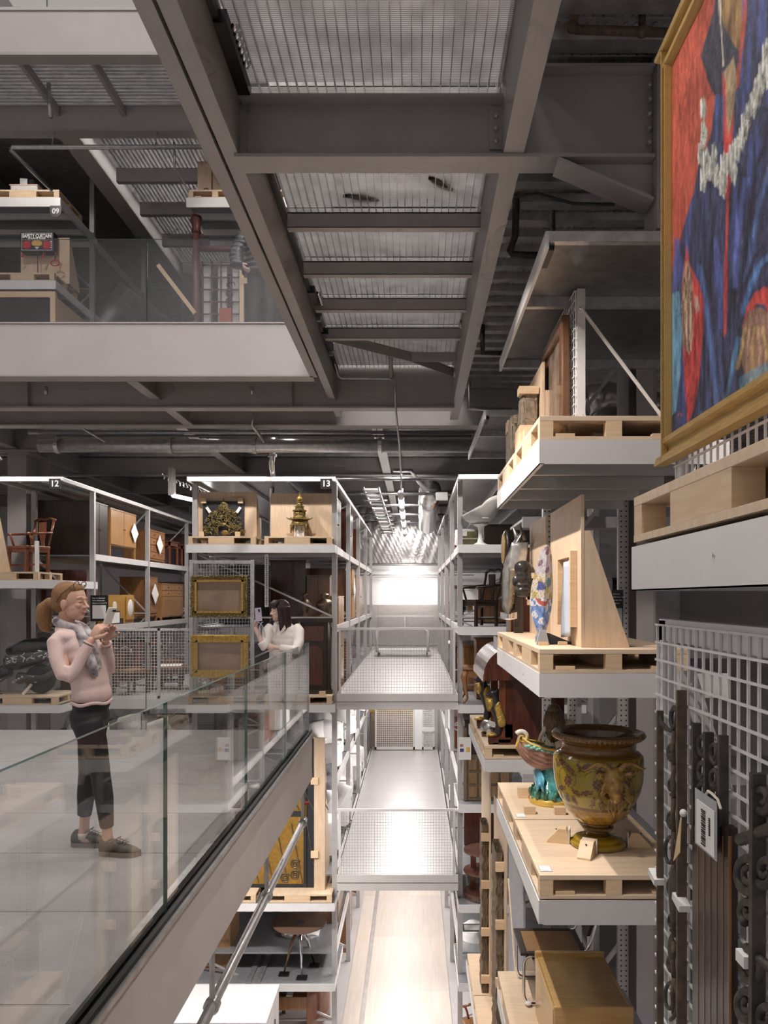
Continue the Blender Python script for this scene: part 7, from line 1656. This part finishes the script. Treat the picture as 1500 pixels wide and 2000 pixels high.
# shoes on the bridge grating
for k, (x, y, d, r) in enumerate(((705, 395, 5.9, 1.9), (800, 355, 5.5, 1.5), (860, 375, 5.7, 2.4), (660, 608, 7.95, 1.8))):
    p = px(x, y, d); o = thing('shoe', f'shoe seen as a shadow through the bridge grating, {("left of centre", "centre", "right of centre", "farthest")[k]}', 'shoe', (p.x, p.y, ZT + .031), r)
    MB().surf(lambda u, v: ((.05 - .012 * math.cos(v * 6)) * (math.sin(max(.02, min(1, v * 1.1)) * math.pi) ** .35) * math.cos(u * 6.283), (v - .5) * .28, .05 + (.05 + .03 * v) * math.sin(u * 6.283)), 14, 12, True).build('upper', 'shoe', o, smooth=True); MB().prism([(.045 * math.cos(t), .14 * math.sin(t)) for t in np.linspace(0, 6.28, 17)[:-1]], 'z', 0, .02).build('sole', 'rubber', o)
# ================================================================== PEOPLE
def V(*a): return Vector(a)
def hand(m, w, d, n, sgn=1, curl=.5, sc=1.):
    d = Vector(d).normalized(); n = Vector(n); n = (n - d * n.dot(d)).normalized(); s = d.cross(n) * sgn; w = Vector(w)
    R = Matrix((d, s, n)).transposed()
    m.ball(w + d * .045 * sc, (.052 * sc, .038 * sc, .017 * sc), 12, 8, R)
    for i, L in enumerate((.066, .076, .072, .056)):
        p = w + d * (.082 - .004 * abs(i - 1.2)) * sc + s * (-.029 + .0195 * i) * sc; pts = [p - d * .02 * sc, p]; a = 0.
        for k, f in enumerate((.45, .32, .26)):
            a += curl * (1. if k == 0 else 1.15); p = p + (d * math.cos(a) + n * math.sin(a)) * L * f * sc; pts.append(p)
        m.tube(pts, [.0095 * sc, .0092 * sc, .0085 * sc, .0078 * sc, .0062 * sc], 8)
    b = w + d * .022 * sc - s * .030 * sc; t1 = b + (d * .7 - s * .55 + n * .35).normalized() * .042 * sc; t2 = t1 + (d * .9 - s * .1 + n * .45).normalized() * .032 * sc
    m.tube([w + d * .01 * sc, b, t1, t2], [.014 * sc, .0135 * sc, .011 * sc, .0085 * sc], 8)
def shoe(par, heel, yaw, L=.26, w=.046, mat='shoe'):
    R = Matrix.Rotation(yaw, 3, 'Z'); h = Vector(heel)
    def f(u, v):
        a = u * 2 * math.pi; t = v; hw = w * float(np.interp(t, [0, .08, .3, .6, .85, 1], [.35, .72, .72, 1.0, .85, .15])); top = float(np.interp(t, [0, .1, .28, .45, .65, .9, 1], [.075, .105, .105, .088, .068, .045, .03]))
        ca, sa = math.cos(a), math.sin(a); p = Vector((L * t, hw * ca, .018 + (top - .018) * (.5 + .5 * sa))); return h + R @ p
    MB().surf(f, 18, 22, True).build('shoe_upper', mat, par, smooth=True)
    def so(u, v):
        a = u * 2 * math.pi; t = .5 + .5 * math.cos(a); hw = (w + .006) * float(np.interp(t, [0, .1, .35, .65, .9, 1], [.0, .75, .75, 1.0, .8, 0])); sgn = 1 if math.sin(a) >= 0 else -1
        return h + R @ Vector((-.006 + (L + .012) * t, hw * sgn, .028 * v + (.02 * max(0, t - .8) if v < .5 else 0)))
    MB().surf(so, 30, 1, True).build('shoe_sole', 'shoe_sole', par)
    for k in range(4):
        t = .42 + k * .07; zt = float(np.interp(t, [.28, .45, .65, .9], [.108, .092, .072, .048])); a = h + R @ Vector((L * t, -.022, zt)); b = h + R @ Vector((L * t + .012, .022, zt)); MB().tube([a, (a + b) / 2 + Vector((0, 0, .008)), b], .003, 6).build('lace', 'shoe_sole', par)
    q = h + R @ Vector((L * .42, 0, .10)); MB().tube([q + R @ Vector((.03 * math.sin(t) * 1.2, -.02 + .02 * math.cos(t), .02 * math.sin(t))) for t in np.linspace(0, 6.0, 10)], .003, 6).build('lace', 'shoe_sole', par)

def head(m, c, f, sc=1., jaw=1.):
    """c centre, f facing (unit, horizontal)"""
    f = Vector(f).normalized(); s = Vector((0, 0, 1)).cross(f); R = Matrix((f, s, Vector((0, 0, 1)))).transposed(); c = Vector(c)
    def P(a, b, z): return c + R @ Vector((a, b, z)) * sc
    m.ball(P(-.012, 0, .022), (.096 * sc, .073 * sc, .098 * sc), 20, 14, R).ball(P(.018, 0, -.035), (.068 * sc, .060 * sc, .075 * sc), 16, 12, R)
    m.ball(P(.044, 0, -.088), (.030 * sc, .030 * sc, .026 * sc), 12, 8, R).ball(P(.02, .03, -.06), (.05 * sc, .028 * sc, .04 * sc), 12, 8, R).ball(P(.02, -.03, -.06), (.05 * sc, .028 * sc, .04 * sc), 12, 8, R)
    m.ball(P(.066, 0, .022), (.022 * sc, .05 * sc, .012 * sc), 12, 8, R)
    m.tube([P(.076, 0, .016), P(.088, 0, -.008), P(.104, 0, -.030), P(.086, 0, -.038)], [.008 * sc, .010 * sc, .0125 * sc, .008 * sc], 10).ball(P(.088, .012, -.033), (.011 * sc, .008 * sc, .008 * sc), 8, 6, R).ball(P(.088, -.012, -.033), (.011 * sc, .008 * sc, .008 * sc), 8, 6, R)
    m.ball(P(.074, 0, -.058), (.013 * sc, .022 * sc, .007 * sc), 10, 6, R).ball(P(.071, 0, -.069), (.013 * sc, .020 * sc, .008 * sc), 10, 6, R)
    for q in (1, -1):
        m.ball(P(.062, .030 * q, -.020), (.02 * sc, .022 * sc, .02 * sc), 10, 8, R)
        m.ball(P(.066, .030 * q, .002), (.014 * sc, .017 * sc, .010 * sc), 10, 8, R)
        m.ball(P(-.012, .072 * q, -.012), (.020 * sc, .010 * sc, .032 * sc), 10, 8, R)
    m.tube([P(-.03, 0, -.06), P(-.045, 0, -.15), P(-.05, 0, -.185)], [.050 * sc, .048 * sc, .050 * sc], 14)
    return P, R
def face_parts(par, P, R, brow='hair_blond', closed=True):
    for q in (1, -1):
        MB().tube([P(.0785, .018 * q, .001), P(.0815, .030 * q, -.003), P(.074, .043 * q, .000)], .0016, 6).build('eyelid', 'soot_brown', par)
        if not closed: MB().ball(P(.070, .031 * q, .002), (.010, .012, .007), 10, 6, R).build('eye', 'eye_white', par, smooth=True); MB().ball(P(.079, .031 * q, .001), (.003, .005, .005), 8, 6, R).build('iris', 'black', par)
        MB().tube([P(.083, .014 * q, .024), P(.082, .030 * q, .029), P(.070, .046 * q, .024)], .0024, 6).build('eyebrow', brow, par)
    MB().tube([P(.081, -.020, -.062), P(.0885, 0, -.0625), P(.081, .020, -.062)], .0042, 8).build('lips', 'lips', par, smooth=True)

# ---- woman in pink
def woman_pink():
    D = 4.72; o = thing('person', 'woman in pale pink sweater and black leggings photographing with a phone by the glass', 'person', ((190 - 809) / 1500 * D, D, 0.0))
    m = MB(); f = V(.985, -.17, 0)
    P, R = head(m, (-.150, -.01, 1.525), f, 1.0)
    m.tube([(-.05, 0, .86), (-.06, 0, 1.0), (-.09, 0, 1.2), (-.16, 0, 1.32)], [.09, .08, .085, .05], 14)
    # arms (slim, inside sleeves), forearms, hands
    m.tube([(-.165, -.10, 1.285), (-.115, -.19, 1.09), (-.085, -.18, 1.085), (.005, -.135, 1.275), (.022, -.125, 1.305)], [.035, .032, .03, .024, .022], 10)
    m.tube([(-.135, .10, 1.285), (-.01, .15, 1.10), (.02, .12, 1.10), (.052, .0, 1.275), (.056, -.02, 1.295)], [.035, .032, .03, .024, .022], 10)
    hand(m, (.020, -.125, 1.305), (.48, .12, .87), (.45, .85, -.1), 1, .62, .95)
    hand(m, (.056, -.025, 1.295), (.38, .06, .92), (.5, -.8, -.1), -1, .62, .92)
    # legs
    m.tube([(-.045, .07, .84), (-.085, .07, .45), (-.112, .075, .13), (-.115, .075, .06)], [.06, .042, .030, .034], 12)
    m.tube([(-.03, -.07, .84), (.05, -.07, .47), (.09, -.075, .16), (.095, -.075, .06)], [.06, .042, .030, .034], 12)
    m.ball((-.08, .075, .045), (.07, .03, .03)).ball((.13, -.075, .045), (.07, .03, .03))
    m.build('body', 'skin', o, smooth=True, mods=remesh(.0036, 2))
    face_parts(o, P, R)
    # sweater
    s = MB(); f3 = Euler((0, .10, 0)).to_matrix()
    for (x, z, rx, ry, rz) in ((-.035, .965, .108, .156, .10), (-.042, 1.02, .101, .148, .13), (-.055, 1.08, .100, .145, .14), (-.068, 1.14, .106, .150, .13), (-.085, 1.20, .113, .158, .12), (-.105, 1.25, .114, .162, .10), (-.145, 1.315, .095, .165, .06), (-.165, 1.352, .085, .115, .055)): s.ball((x, 0, z), (rx, ry, rz), 24, 14, f3)
    s.tube([(-.17, -.09, 1.315), (-.192, -.145, 1.285), (-.165, -.18, 1.19), (-.118, -.20, 1.09), (-.092, -.195, 1.078), (-.06, -.18, 1.12), (-.01, -.15, 1.235), (.004, -.138, 1.27)], [.050, .049, .043, .041, .040, .037, .033, .035], 16)
    s.tube([(-.14, .10, 1.32), (-.145, .15, 1.30), (-.08, .165, 1.2), (-.01, .155, 1.10), (.015, .14, 1.095), (.04, .07, 1.18), (.052, .012, 1.262)], [.058, .056, .049, .044, .042, .037, .034], 16)
    s.ball((-.172, -.118, 1.302), (.055, .055, .054), 16, 12); s.ball((-.135, .115, 1.302), (.055, .055, .054), 16, 12)
    s.tube([(-.075, -.2, 1.10), (-.10, -.21, 1.15)], .012, 8).tube([(-.10, -.215, 1.08), (-.14, -.22, 1.13)], .01, 8)
    s.build('sweater', 'sweater', o, smooth=True, mods=remesh(.008, 9))
    for a, r, d in (((.006, -.137, 1.276), .037, (.45, .15, .85)), ((.053, .008, 1.266), .035, (.1, -.5, .8))):
        R2 = Vector(d).to_track_quat('Z', 'Y').to_matrix(); MB().lathe([(r * .8, 0), (r, .0), (r * .95, .008), (r * .75, .008)], 16, a, R2).build('cuff', 'sweater', o, smooth=True)
    MB().surf(lambda u, v: (-.035 + (.112 - .002 * v) * math.cos(u * 6.283), (.160) * math.sin(u * 6.283), .905 + .02 * v + .006 * math.sin(u * 6.283 * 5)), 40, 2, True).build('hem', 'sweater', o, smooth=True, solid=.004)
    # leggings
    t = MB()
    for (x, z, rx, ry, rz) in ((-.035, .90, .102, .152, .07), (-.045, .83, .112, .150, .08), (-.05, .78, .10, .14, .06)): t.ball((x, 0, z), (rx, ry, rz), 20, 12)
    t.tube([(-.05, .07, .80), (-.07, .075, .66), (-.085, .07, .46), (-.10, .075, .33), (-.112, .075, .19)], [.092, .080, .058, .055, .042], 16)
    t.tube([(-.03, -.07, .80), (.01, -.075, .66), (.05, -.07, .47), (.072, -.072, .34), (.09, -.075, .16)], [.092, .080, .058, .055, .040], 16)
    t.build('leggings', 'trousers', o, smooth=True, mods=remesh(.009, 6))
    for x, y in ((-.115, .075), (.095, -.075)): MB().lathe([(.034, .05), (.036, .075), (.034, .085)], 14, (x, y, .0)).build('sock', 'cream', o, smooth=True)
    shoe(o, (-.195, .085, 0), .0); shoe(o, (.045, -.075, 0), -.12)
    # hair with ponytail
    h = MB(); h.ball(P(-.034, 0, .038), (.094, .0825, .092), 22, 14, R).ball(P(-.062, 0, .0), (.062, .074, .075), 16, 12, R).ball(P(.01, 0, .078), (.062, .066, .042), 14, 10, R)
    h.tube([P(-.10, 0, -.01), P(-.15, 0, -.005), P(-.185, .0, -.04), P(-.195, 0, -.10), P(-.175, 0, -.165), P(-.15, 0, -.185)], [.04, .036, .05, .05, .034, .008], 12)
    h.build('hair', 'hair_blond', o, smooth=True, mods=remesh(.007, 2))
    MB().lathe([(.028, -.008), (.034, 0), (.028, .008)], 14, P(-.128, 0, -.006), Euler((0, math.pi / 2, 0)).to_matrix()).build('hair_tie', 'soot_brown', o, smooth=True)
    gl = MB()
    for q in (1, -1):
        MB().tube([P(.052 + .012 * math.sin(t) * .5, .036 * q + .027 * math.cos(t), .105 + .020 * math.sin(t)) for t in np.linspace(0, 6.283, 15)[:-1]], .003, 6, True).build('glasses_rim', 'soot_brown', o, smooth=True)
        MB().tube([P(.045, .062 * q, .105), P(-.02, .080 * q, .05), P(-.05, .083 * q, .0)], .003, 6).build('glasses_arm', 'soot_brown', o, smooth=True)
    MB().tube([P(.056, -.01, .108), P(.056, .01, .108)], .003, 6).build('glasses_bridge', 'soot_brown', o)
    # scarf
    sc_ = MB(); sc_.tube([V(-.165 + .075 * math.cos(t), .0 + .085 * math.sin(t), 1.385 + .028 * math.cos(t + 3.14)) for t in np.linspace(0, 6.283, 20)[:-1]], .028, 12, True)
    sc_.tube([V(-.10, -.05, 1.37), V(-.05, -.10, 1.31), V(-.01, -.13, 1.23), V(.025, -.13, 1.15), V(.03, -.10, 1.08)], [.030, .032, .032, .03, .02], 12)
    sc_.tube([V(-.09, .02, 1.37), V(-.03, -.03, 1.30), V(.005, -.06, 1.22), V(.04, -.07, 1.12)], [.028, .03, .03, .02], 12)
    sc_.build('scarf', 'scarf', o, smooth=True, mods=remesh(.008, 1))
woman_pink()
ph = thing('smartphone', 'white smartphone held up by the woman in pink', 'phone', ((190 - 809) / 1500 * 4.72 + .088, 4.72 - .062, 1.405)); ph.rotation_euler = (0, math.radians(22), math.radians(-14))
MB().box(-.005, .005, -.037, .037, -.055, .095).build('case', 'plastic_white', ph, bevel=.003); MB().box(-.0062, -.005, -.033, .033, -.05, .09).build('screen', 'black_gloss', ph)
for y in (.01, .026): MB().disc((.0055, y, .075), .008, 12, 'x', .003).build('camera_lens', 'black_gloss', ph)

# ---- woman in white
def woman_white():
    D = 8.4; k = 1500 / D; bx = (552 - 809) / k; o = thing('person', 'dark haired woman in an off-white shirt holding up a lilac phone on the walkway', 'person', (bx, D, 0))
    m = MB(); f = V(-.80, -.60, 0); P, R = head(m, (-.035, -.02, 1.405), f, .98)
    m.tube([(0, 0, .82), (0, 0, 1.0), (0, 0, 1.2), (.0, 0, 1.27)], [.10, .085, .10, .06], 14)
    m.tube([(-.13, -.06, 1.22), (-.165, -.15, 1.02), (-.17, -.17, 1.02), (-.255, -.17, 1.21), (-.265, -.17, 1.235)], [.033, .03, .03, .022, .021], 10); hand(m, (-.262, -.17, 1.235), (.15, .1, .98), (.8, -.3, .2), 1, .5, .92)
    m.tube([(.18, -.02, 1.22), (.17, -.13, 1.0), (.14, -.17, .985), (-.04, -.17, 1.02), (-.06, -.165, 1.025)], [.033, .03, .03, .022, .021], 10); hand(m, (-.06, -.165, 1.025), (-.95, .05, .12), (0, .9, -.2), -1, .35, .92)
    for s in (-1, 1): m.tube([(s * .08, 0, .82), (s * .085, 0, .45), (s * .085, .02, .06)], [.06, .045, .035], 12); m.ball((s * .085, -.05, .04), (.035, .08, .03))
    m.build('body', 'skin_pale', o, smooth=True, mods=remesh(.0055, 2)); face_parts(o, P, R, 'hair_dark', False)
    s = MB()
    for (z, rx, ry, rz) in ((.86, .165, .115, .13), (.94, .157, .11, .14), (1.02, .155, .11, .15), (1.08, .158, .112, .14), (1.14, .163, .112, .11), (1.19, .163, .105, .085), (1.255, .10, .075, .04)): s.ball((.01, 0, z), (rx, ry, rz), 22, 12)
    s.tube([(-.12, -.02, 1.225), (-.15, -.06, 1.19), (-.16, -.13, 1.06), (-.17, -.165, 1.025), (-.20, -.17, 1.08)], [.065, .063, .056, .052, .046], 14)
    s.tube([(.14, 0, 1.225), (.18, -.03, 1.19), (.19, -.09, 1.07), (.165, -.15, .99), (.10, -.17, .995), (.0, -.172, 1.015)], [.065, .064, .058, .056, .05, .042], 14)
    s.build('shirt', 'linen', o, smooth=True, mods=remesh(.008, 7))
    for q in (-1, 1): MB().prism([(q * .01 - .03, 1.27), (q * .05 - .02, 1.29), (q * .075 - .02, 1.22), (q * .03 - .03, 1.16)], 'y', -.118, -.108).build('collar', 'linen', o)
    MB().lathe([(.05, 0), (.054, .012), (.05, .024)], 16, (-.025, -.02, 1.275)).build('choker', 'cream', o, smooth=True)
    t = MB(); t.ball((.01, 0, .86), (.155, .11, .10), 18, 10)
    for q in (-1, 1): t.tube([(q * .075, 0, .84), (q * .085, 0, .46), (q * .09, .01, .10)], [.095, .07, .06], 14)
    t.build('trousers', 'linen', o, smooth=True, mods=remesh(.012, 2))
    for q in (-1, 1): shoe(o, (q * .085, .07, 0), -1.57, .24, .042, 'shoe')
    h = MB(); h.ball(P(-.03, 0, .035), (.098, .086, .10), 20, 14, R).ball(P(-.06, 0, -.03), (.07, .085, .10), 16, 12, R)
    for a, b, L in ((-.06, .075, .24), (-.08, .03, .26), (-.08, -.03, .26), (-.06, -.075, .25), (-.02, .085, .24), (-.02, -.085, .25), (.025, .080, .22), (.02, -.082, .23)): h.tube([P(a, b, .05), P(a - .005, b * 1.08, -.06), P(a - .01, b * 1.2, -.15), P(a + .005, b * 1.15, -L)], [.036, .036, .034, .010], 9)
    for b in (-.055, -.02, .02, .055): h.tube([P(.03, b * .6, .112), P(.078, b, .070), P(.087, b * 1.05, .030)], [.026, .020, .009], 8)
    h.build('hair', 'hair_dark', o, smooth=True, mods=remesh(.009, 1))
    return bx
bx = woman_white()
ph = thing('smartphone', 'lilac smartphone with a wrist strap held by the woman in white', 'phone', (bx - .225, 8.4 - .19, 1.37)); ph.rotation_euler = (0, math.radians(-6), math.radians(35))
MB().box(-.036, .036, -.005, .005, -.07, .075).build('case', 'lilac', ph, bevel=.003); MB().box(-.033, .033, .005, .0062, -.065, .07).build('screen', 'black_gloss', ph)
MB().prism([(.012 * math.cos(t) + .008, .018 * math.sin(t) + .045) for t in np.linspace(0, 6.28, 13)[:-1]], 'y', -.0075, -.005).build('camera_bump', 'black_panel', ph)
MB().tube([V(-.02 + .05 * math.sin(t) + .01 * t, -.01, -.08 - .17 * (1 - math.cos(t)) * .75) for t in np.linspace(0, 6.283, 22)], .0045, 6).build('strap', 'lilac', ph, smooth=True)

# ---- visitor in black puffer jacket on the balcony
def puffer():
    D = 9.75; k = 1500 / D; o = thing('person', 'visitor in a shiny black padded jacket behind the upper balcony glass', 'person', ((512 - 809) / k, D, 4.785)); o.scale = (1.12, 1.12, 1.03)
    m = MB(); P, R = head(m, (0, 0, 1.52), V(.9, .3, 0), 1.0)
    m.tube([(0, 0, .84), (0, 0, 1.0), (0, 0, 1.2), (0, 0, 1.36)], [.10, .09, .10, .06], 12)
    for s in (-1, 1):
        m.tube([(s * .08, 0, .84), (s * .085, 0, .45), (s * .085, .02, .06)], [.06, .045, .035], 12); m.ball((s * .085, -.05, .04), (.035, .08, .03)); m.tube([(s * .2, 0, 1.32), (s * .26, -.03, 1.08), (s * .2, -.12, .92)], [.035, .03, .024], 10)
        hand(m, (s * .19, -.13, .91), (-s * .35, -.3, -.8), (-s * .8, .2, .2), s, .5, .95)
    m.build('body', 'skin_pale', o, smooth=True, mods=remesh(.008, 2))
    s = MB()
    for j in range(8):
        z = .86 + j * .066; w = float(np.interp(z, [.86, 1.0, 1.2, 1.34], [.235, .225, .235, .17])); s.ball((0, 0, z), (w, .17, .05), 22, 10)
    for q in (-1, 1):
        for j in range(8):
            t = j / 7; p = V(q * (.205 + .075 * min(1, t * 1.6) - .07 * max(0, t - .6)), -.02 - .10 * t, 1.31 - .40 * t); s.ball(p, (.085, .085, .048), 14, 8)
    s.build('padded_jacket', 'puffer', o, smooth=True, mods=remesh(.013, 1))
    MB().lathe([(.09, 1.34), (.10, 1.38), (.085, 1.44)], 18).build('collar', 'puffer', o, smooth=True)
    t = MB(); t.ball((0, 0, .84), (.16, .12, .10), 18, 10)
    for q in (-1, 1): t.tube([(q * .08, 0, .84), (q * .085, 0, .46), (q * .085, .01, .10)], [.095, .068, .055], 14)
    t.build('trousers', 'trousers', o, smooth=True, mods=remesh(.014, 2))
    MB().ball(P(-.02, 0, .03), (.105, .09, .105), 16, 12, R).build('hair', 'hair_dark', o, smooth=True)
    for q in (-1, 1): shoe(o, (q * .085, .07, 0), -1.57, .26, .045, 'shoe')
    MB().tube([(-.05, -.17, 1.02), (.03, -.185, .93), (.12, -.18, .90), (.17, -.16, .95)], .004, 6).build('drawcord', 'plastic_white', o, smooth=True)
puffer()
# ================================================================== DEEPER SHELF CONTENTS
for lab, x0, x1, y0, y1, z, h, mt, fc in (
    ('black-brown wardrobe in rack 13 glimpsed above the upper gilt frame', -3.82, -2.95, 15.0, 15.7, 1.05, 1.15, 'dark_wood', '-y'),
    ('red-brown wardrobe in rack 13 glimpsed between the mesh screen and the carved cabinet', -2.85, -2.15, 15.2, 15.9, 1.05, 1.25, 'mahogany', '-y'),
    ('dark walnut chest in rack 13 glimpsed behind the urn finials', -2.1, -1.65, 15.0, 15.6, 1.05, .95, 'walnut', '-y'),
    ('dark cupboard in rack 13 glimpsed behind the lower gilt frame', -3.8, -2.9, 15.3, 16.0, -.31, .95, 'dark_wood', '-y'),
    ('walnut cupboard in rack 13 glimpsed beside the lilac phone', -2.8, -2.2, 15.0, 15.7, -.31, 1.15, 'walnut', '-y'),
    ('dark far wardrobe at the end of the upper shelf of rack 12', -7.2, -6.3, 22.2, 23.6, 2.40, 1.0, 'mahogany', '+x'),
    ('brown far cupboard at the end of the middle shelf of rack 12', -7.2, -6.3, 21.3, 23.4, 1.0, 1.0, 'walnut', '+x'),
    ('black sideboard deep in the right rack behind the white pedestal chair', 1.4, 2.6, 15.4, 16.2, 2.48, .55, 'dark_wood', '-y'),
    ('walnut sideboard deep in the right rack behind the dark armchair', 1.3, 2.7, 15.6, 16.3, 1.05, .75, 'walnut', '-y'),
    ('striped teak cupboard deep in the right rack behind the cabriole tables', 1.0, 2.4, 15.5, 16.2, -.31, .9, 'teak', '-y'),
    ('dark cupboard low in the right rack behind the panelled oak door', 1.0, 2.4, 15.2, 16.0, -1.75, .9, 'dark_wood', '-y'),
    ('mahogany cupboard low in the right rack behind the three tier table', 1.0, 2.4, 15.4, 16.2, -3.40, .95, 'mahogany', '-y')):
    cabinet(lab, x0, x1, y0, y1, z, h, mt, fc, 2)
for k, (x, y, z) in enumerate(((1.15, 16.9, 2.48), (1.1, 18.0, -3.4), (1.15, 14.4, -5.15))):
    wrapped(f'white wrapped stool in the right rack, {("highest", "middle", "lowest")[k]} one', (x, y, z), .5, .5, .6, 60 + k, .5 * k, True, False)
o = thing('perforated_strut', 'perforated galvanised strut hanging below the shelf of rack 13', 'strut', px(521, 1180, 13.7))
c = px(521, 1180, 13.7); MB().box(-.035, .035, -.02, .02, -.05, 2.33 - c.z).build('channel', 'galv', o)
m = MB()
for k in range(24): m.disc((0, -.021, .0 + k * .036), .012, 10, 'y', .002)
q = m.build('hole_row', 'black', o); q['kind'] = 'stuff'
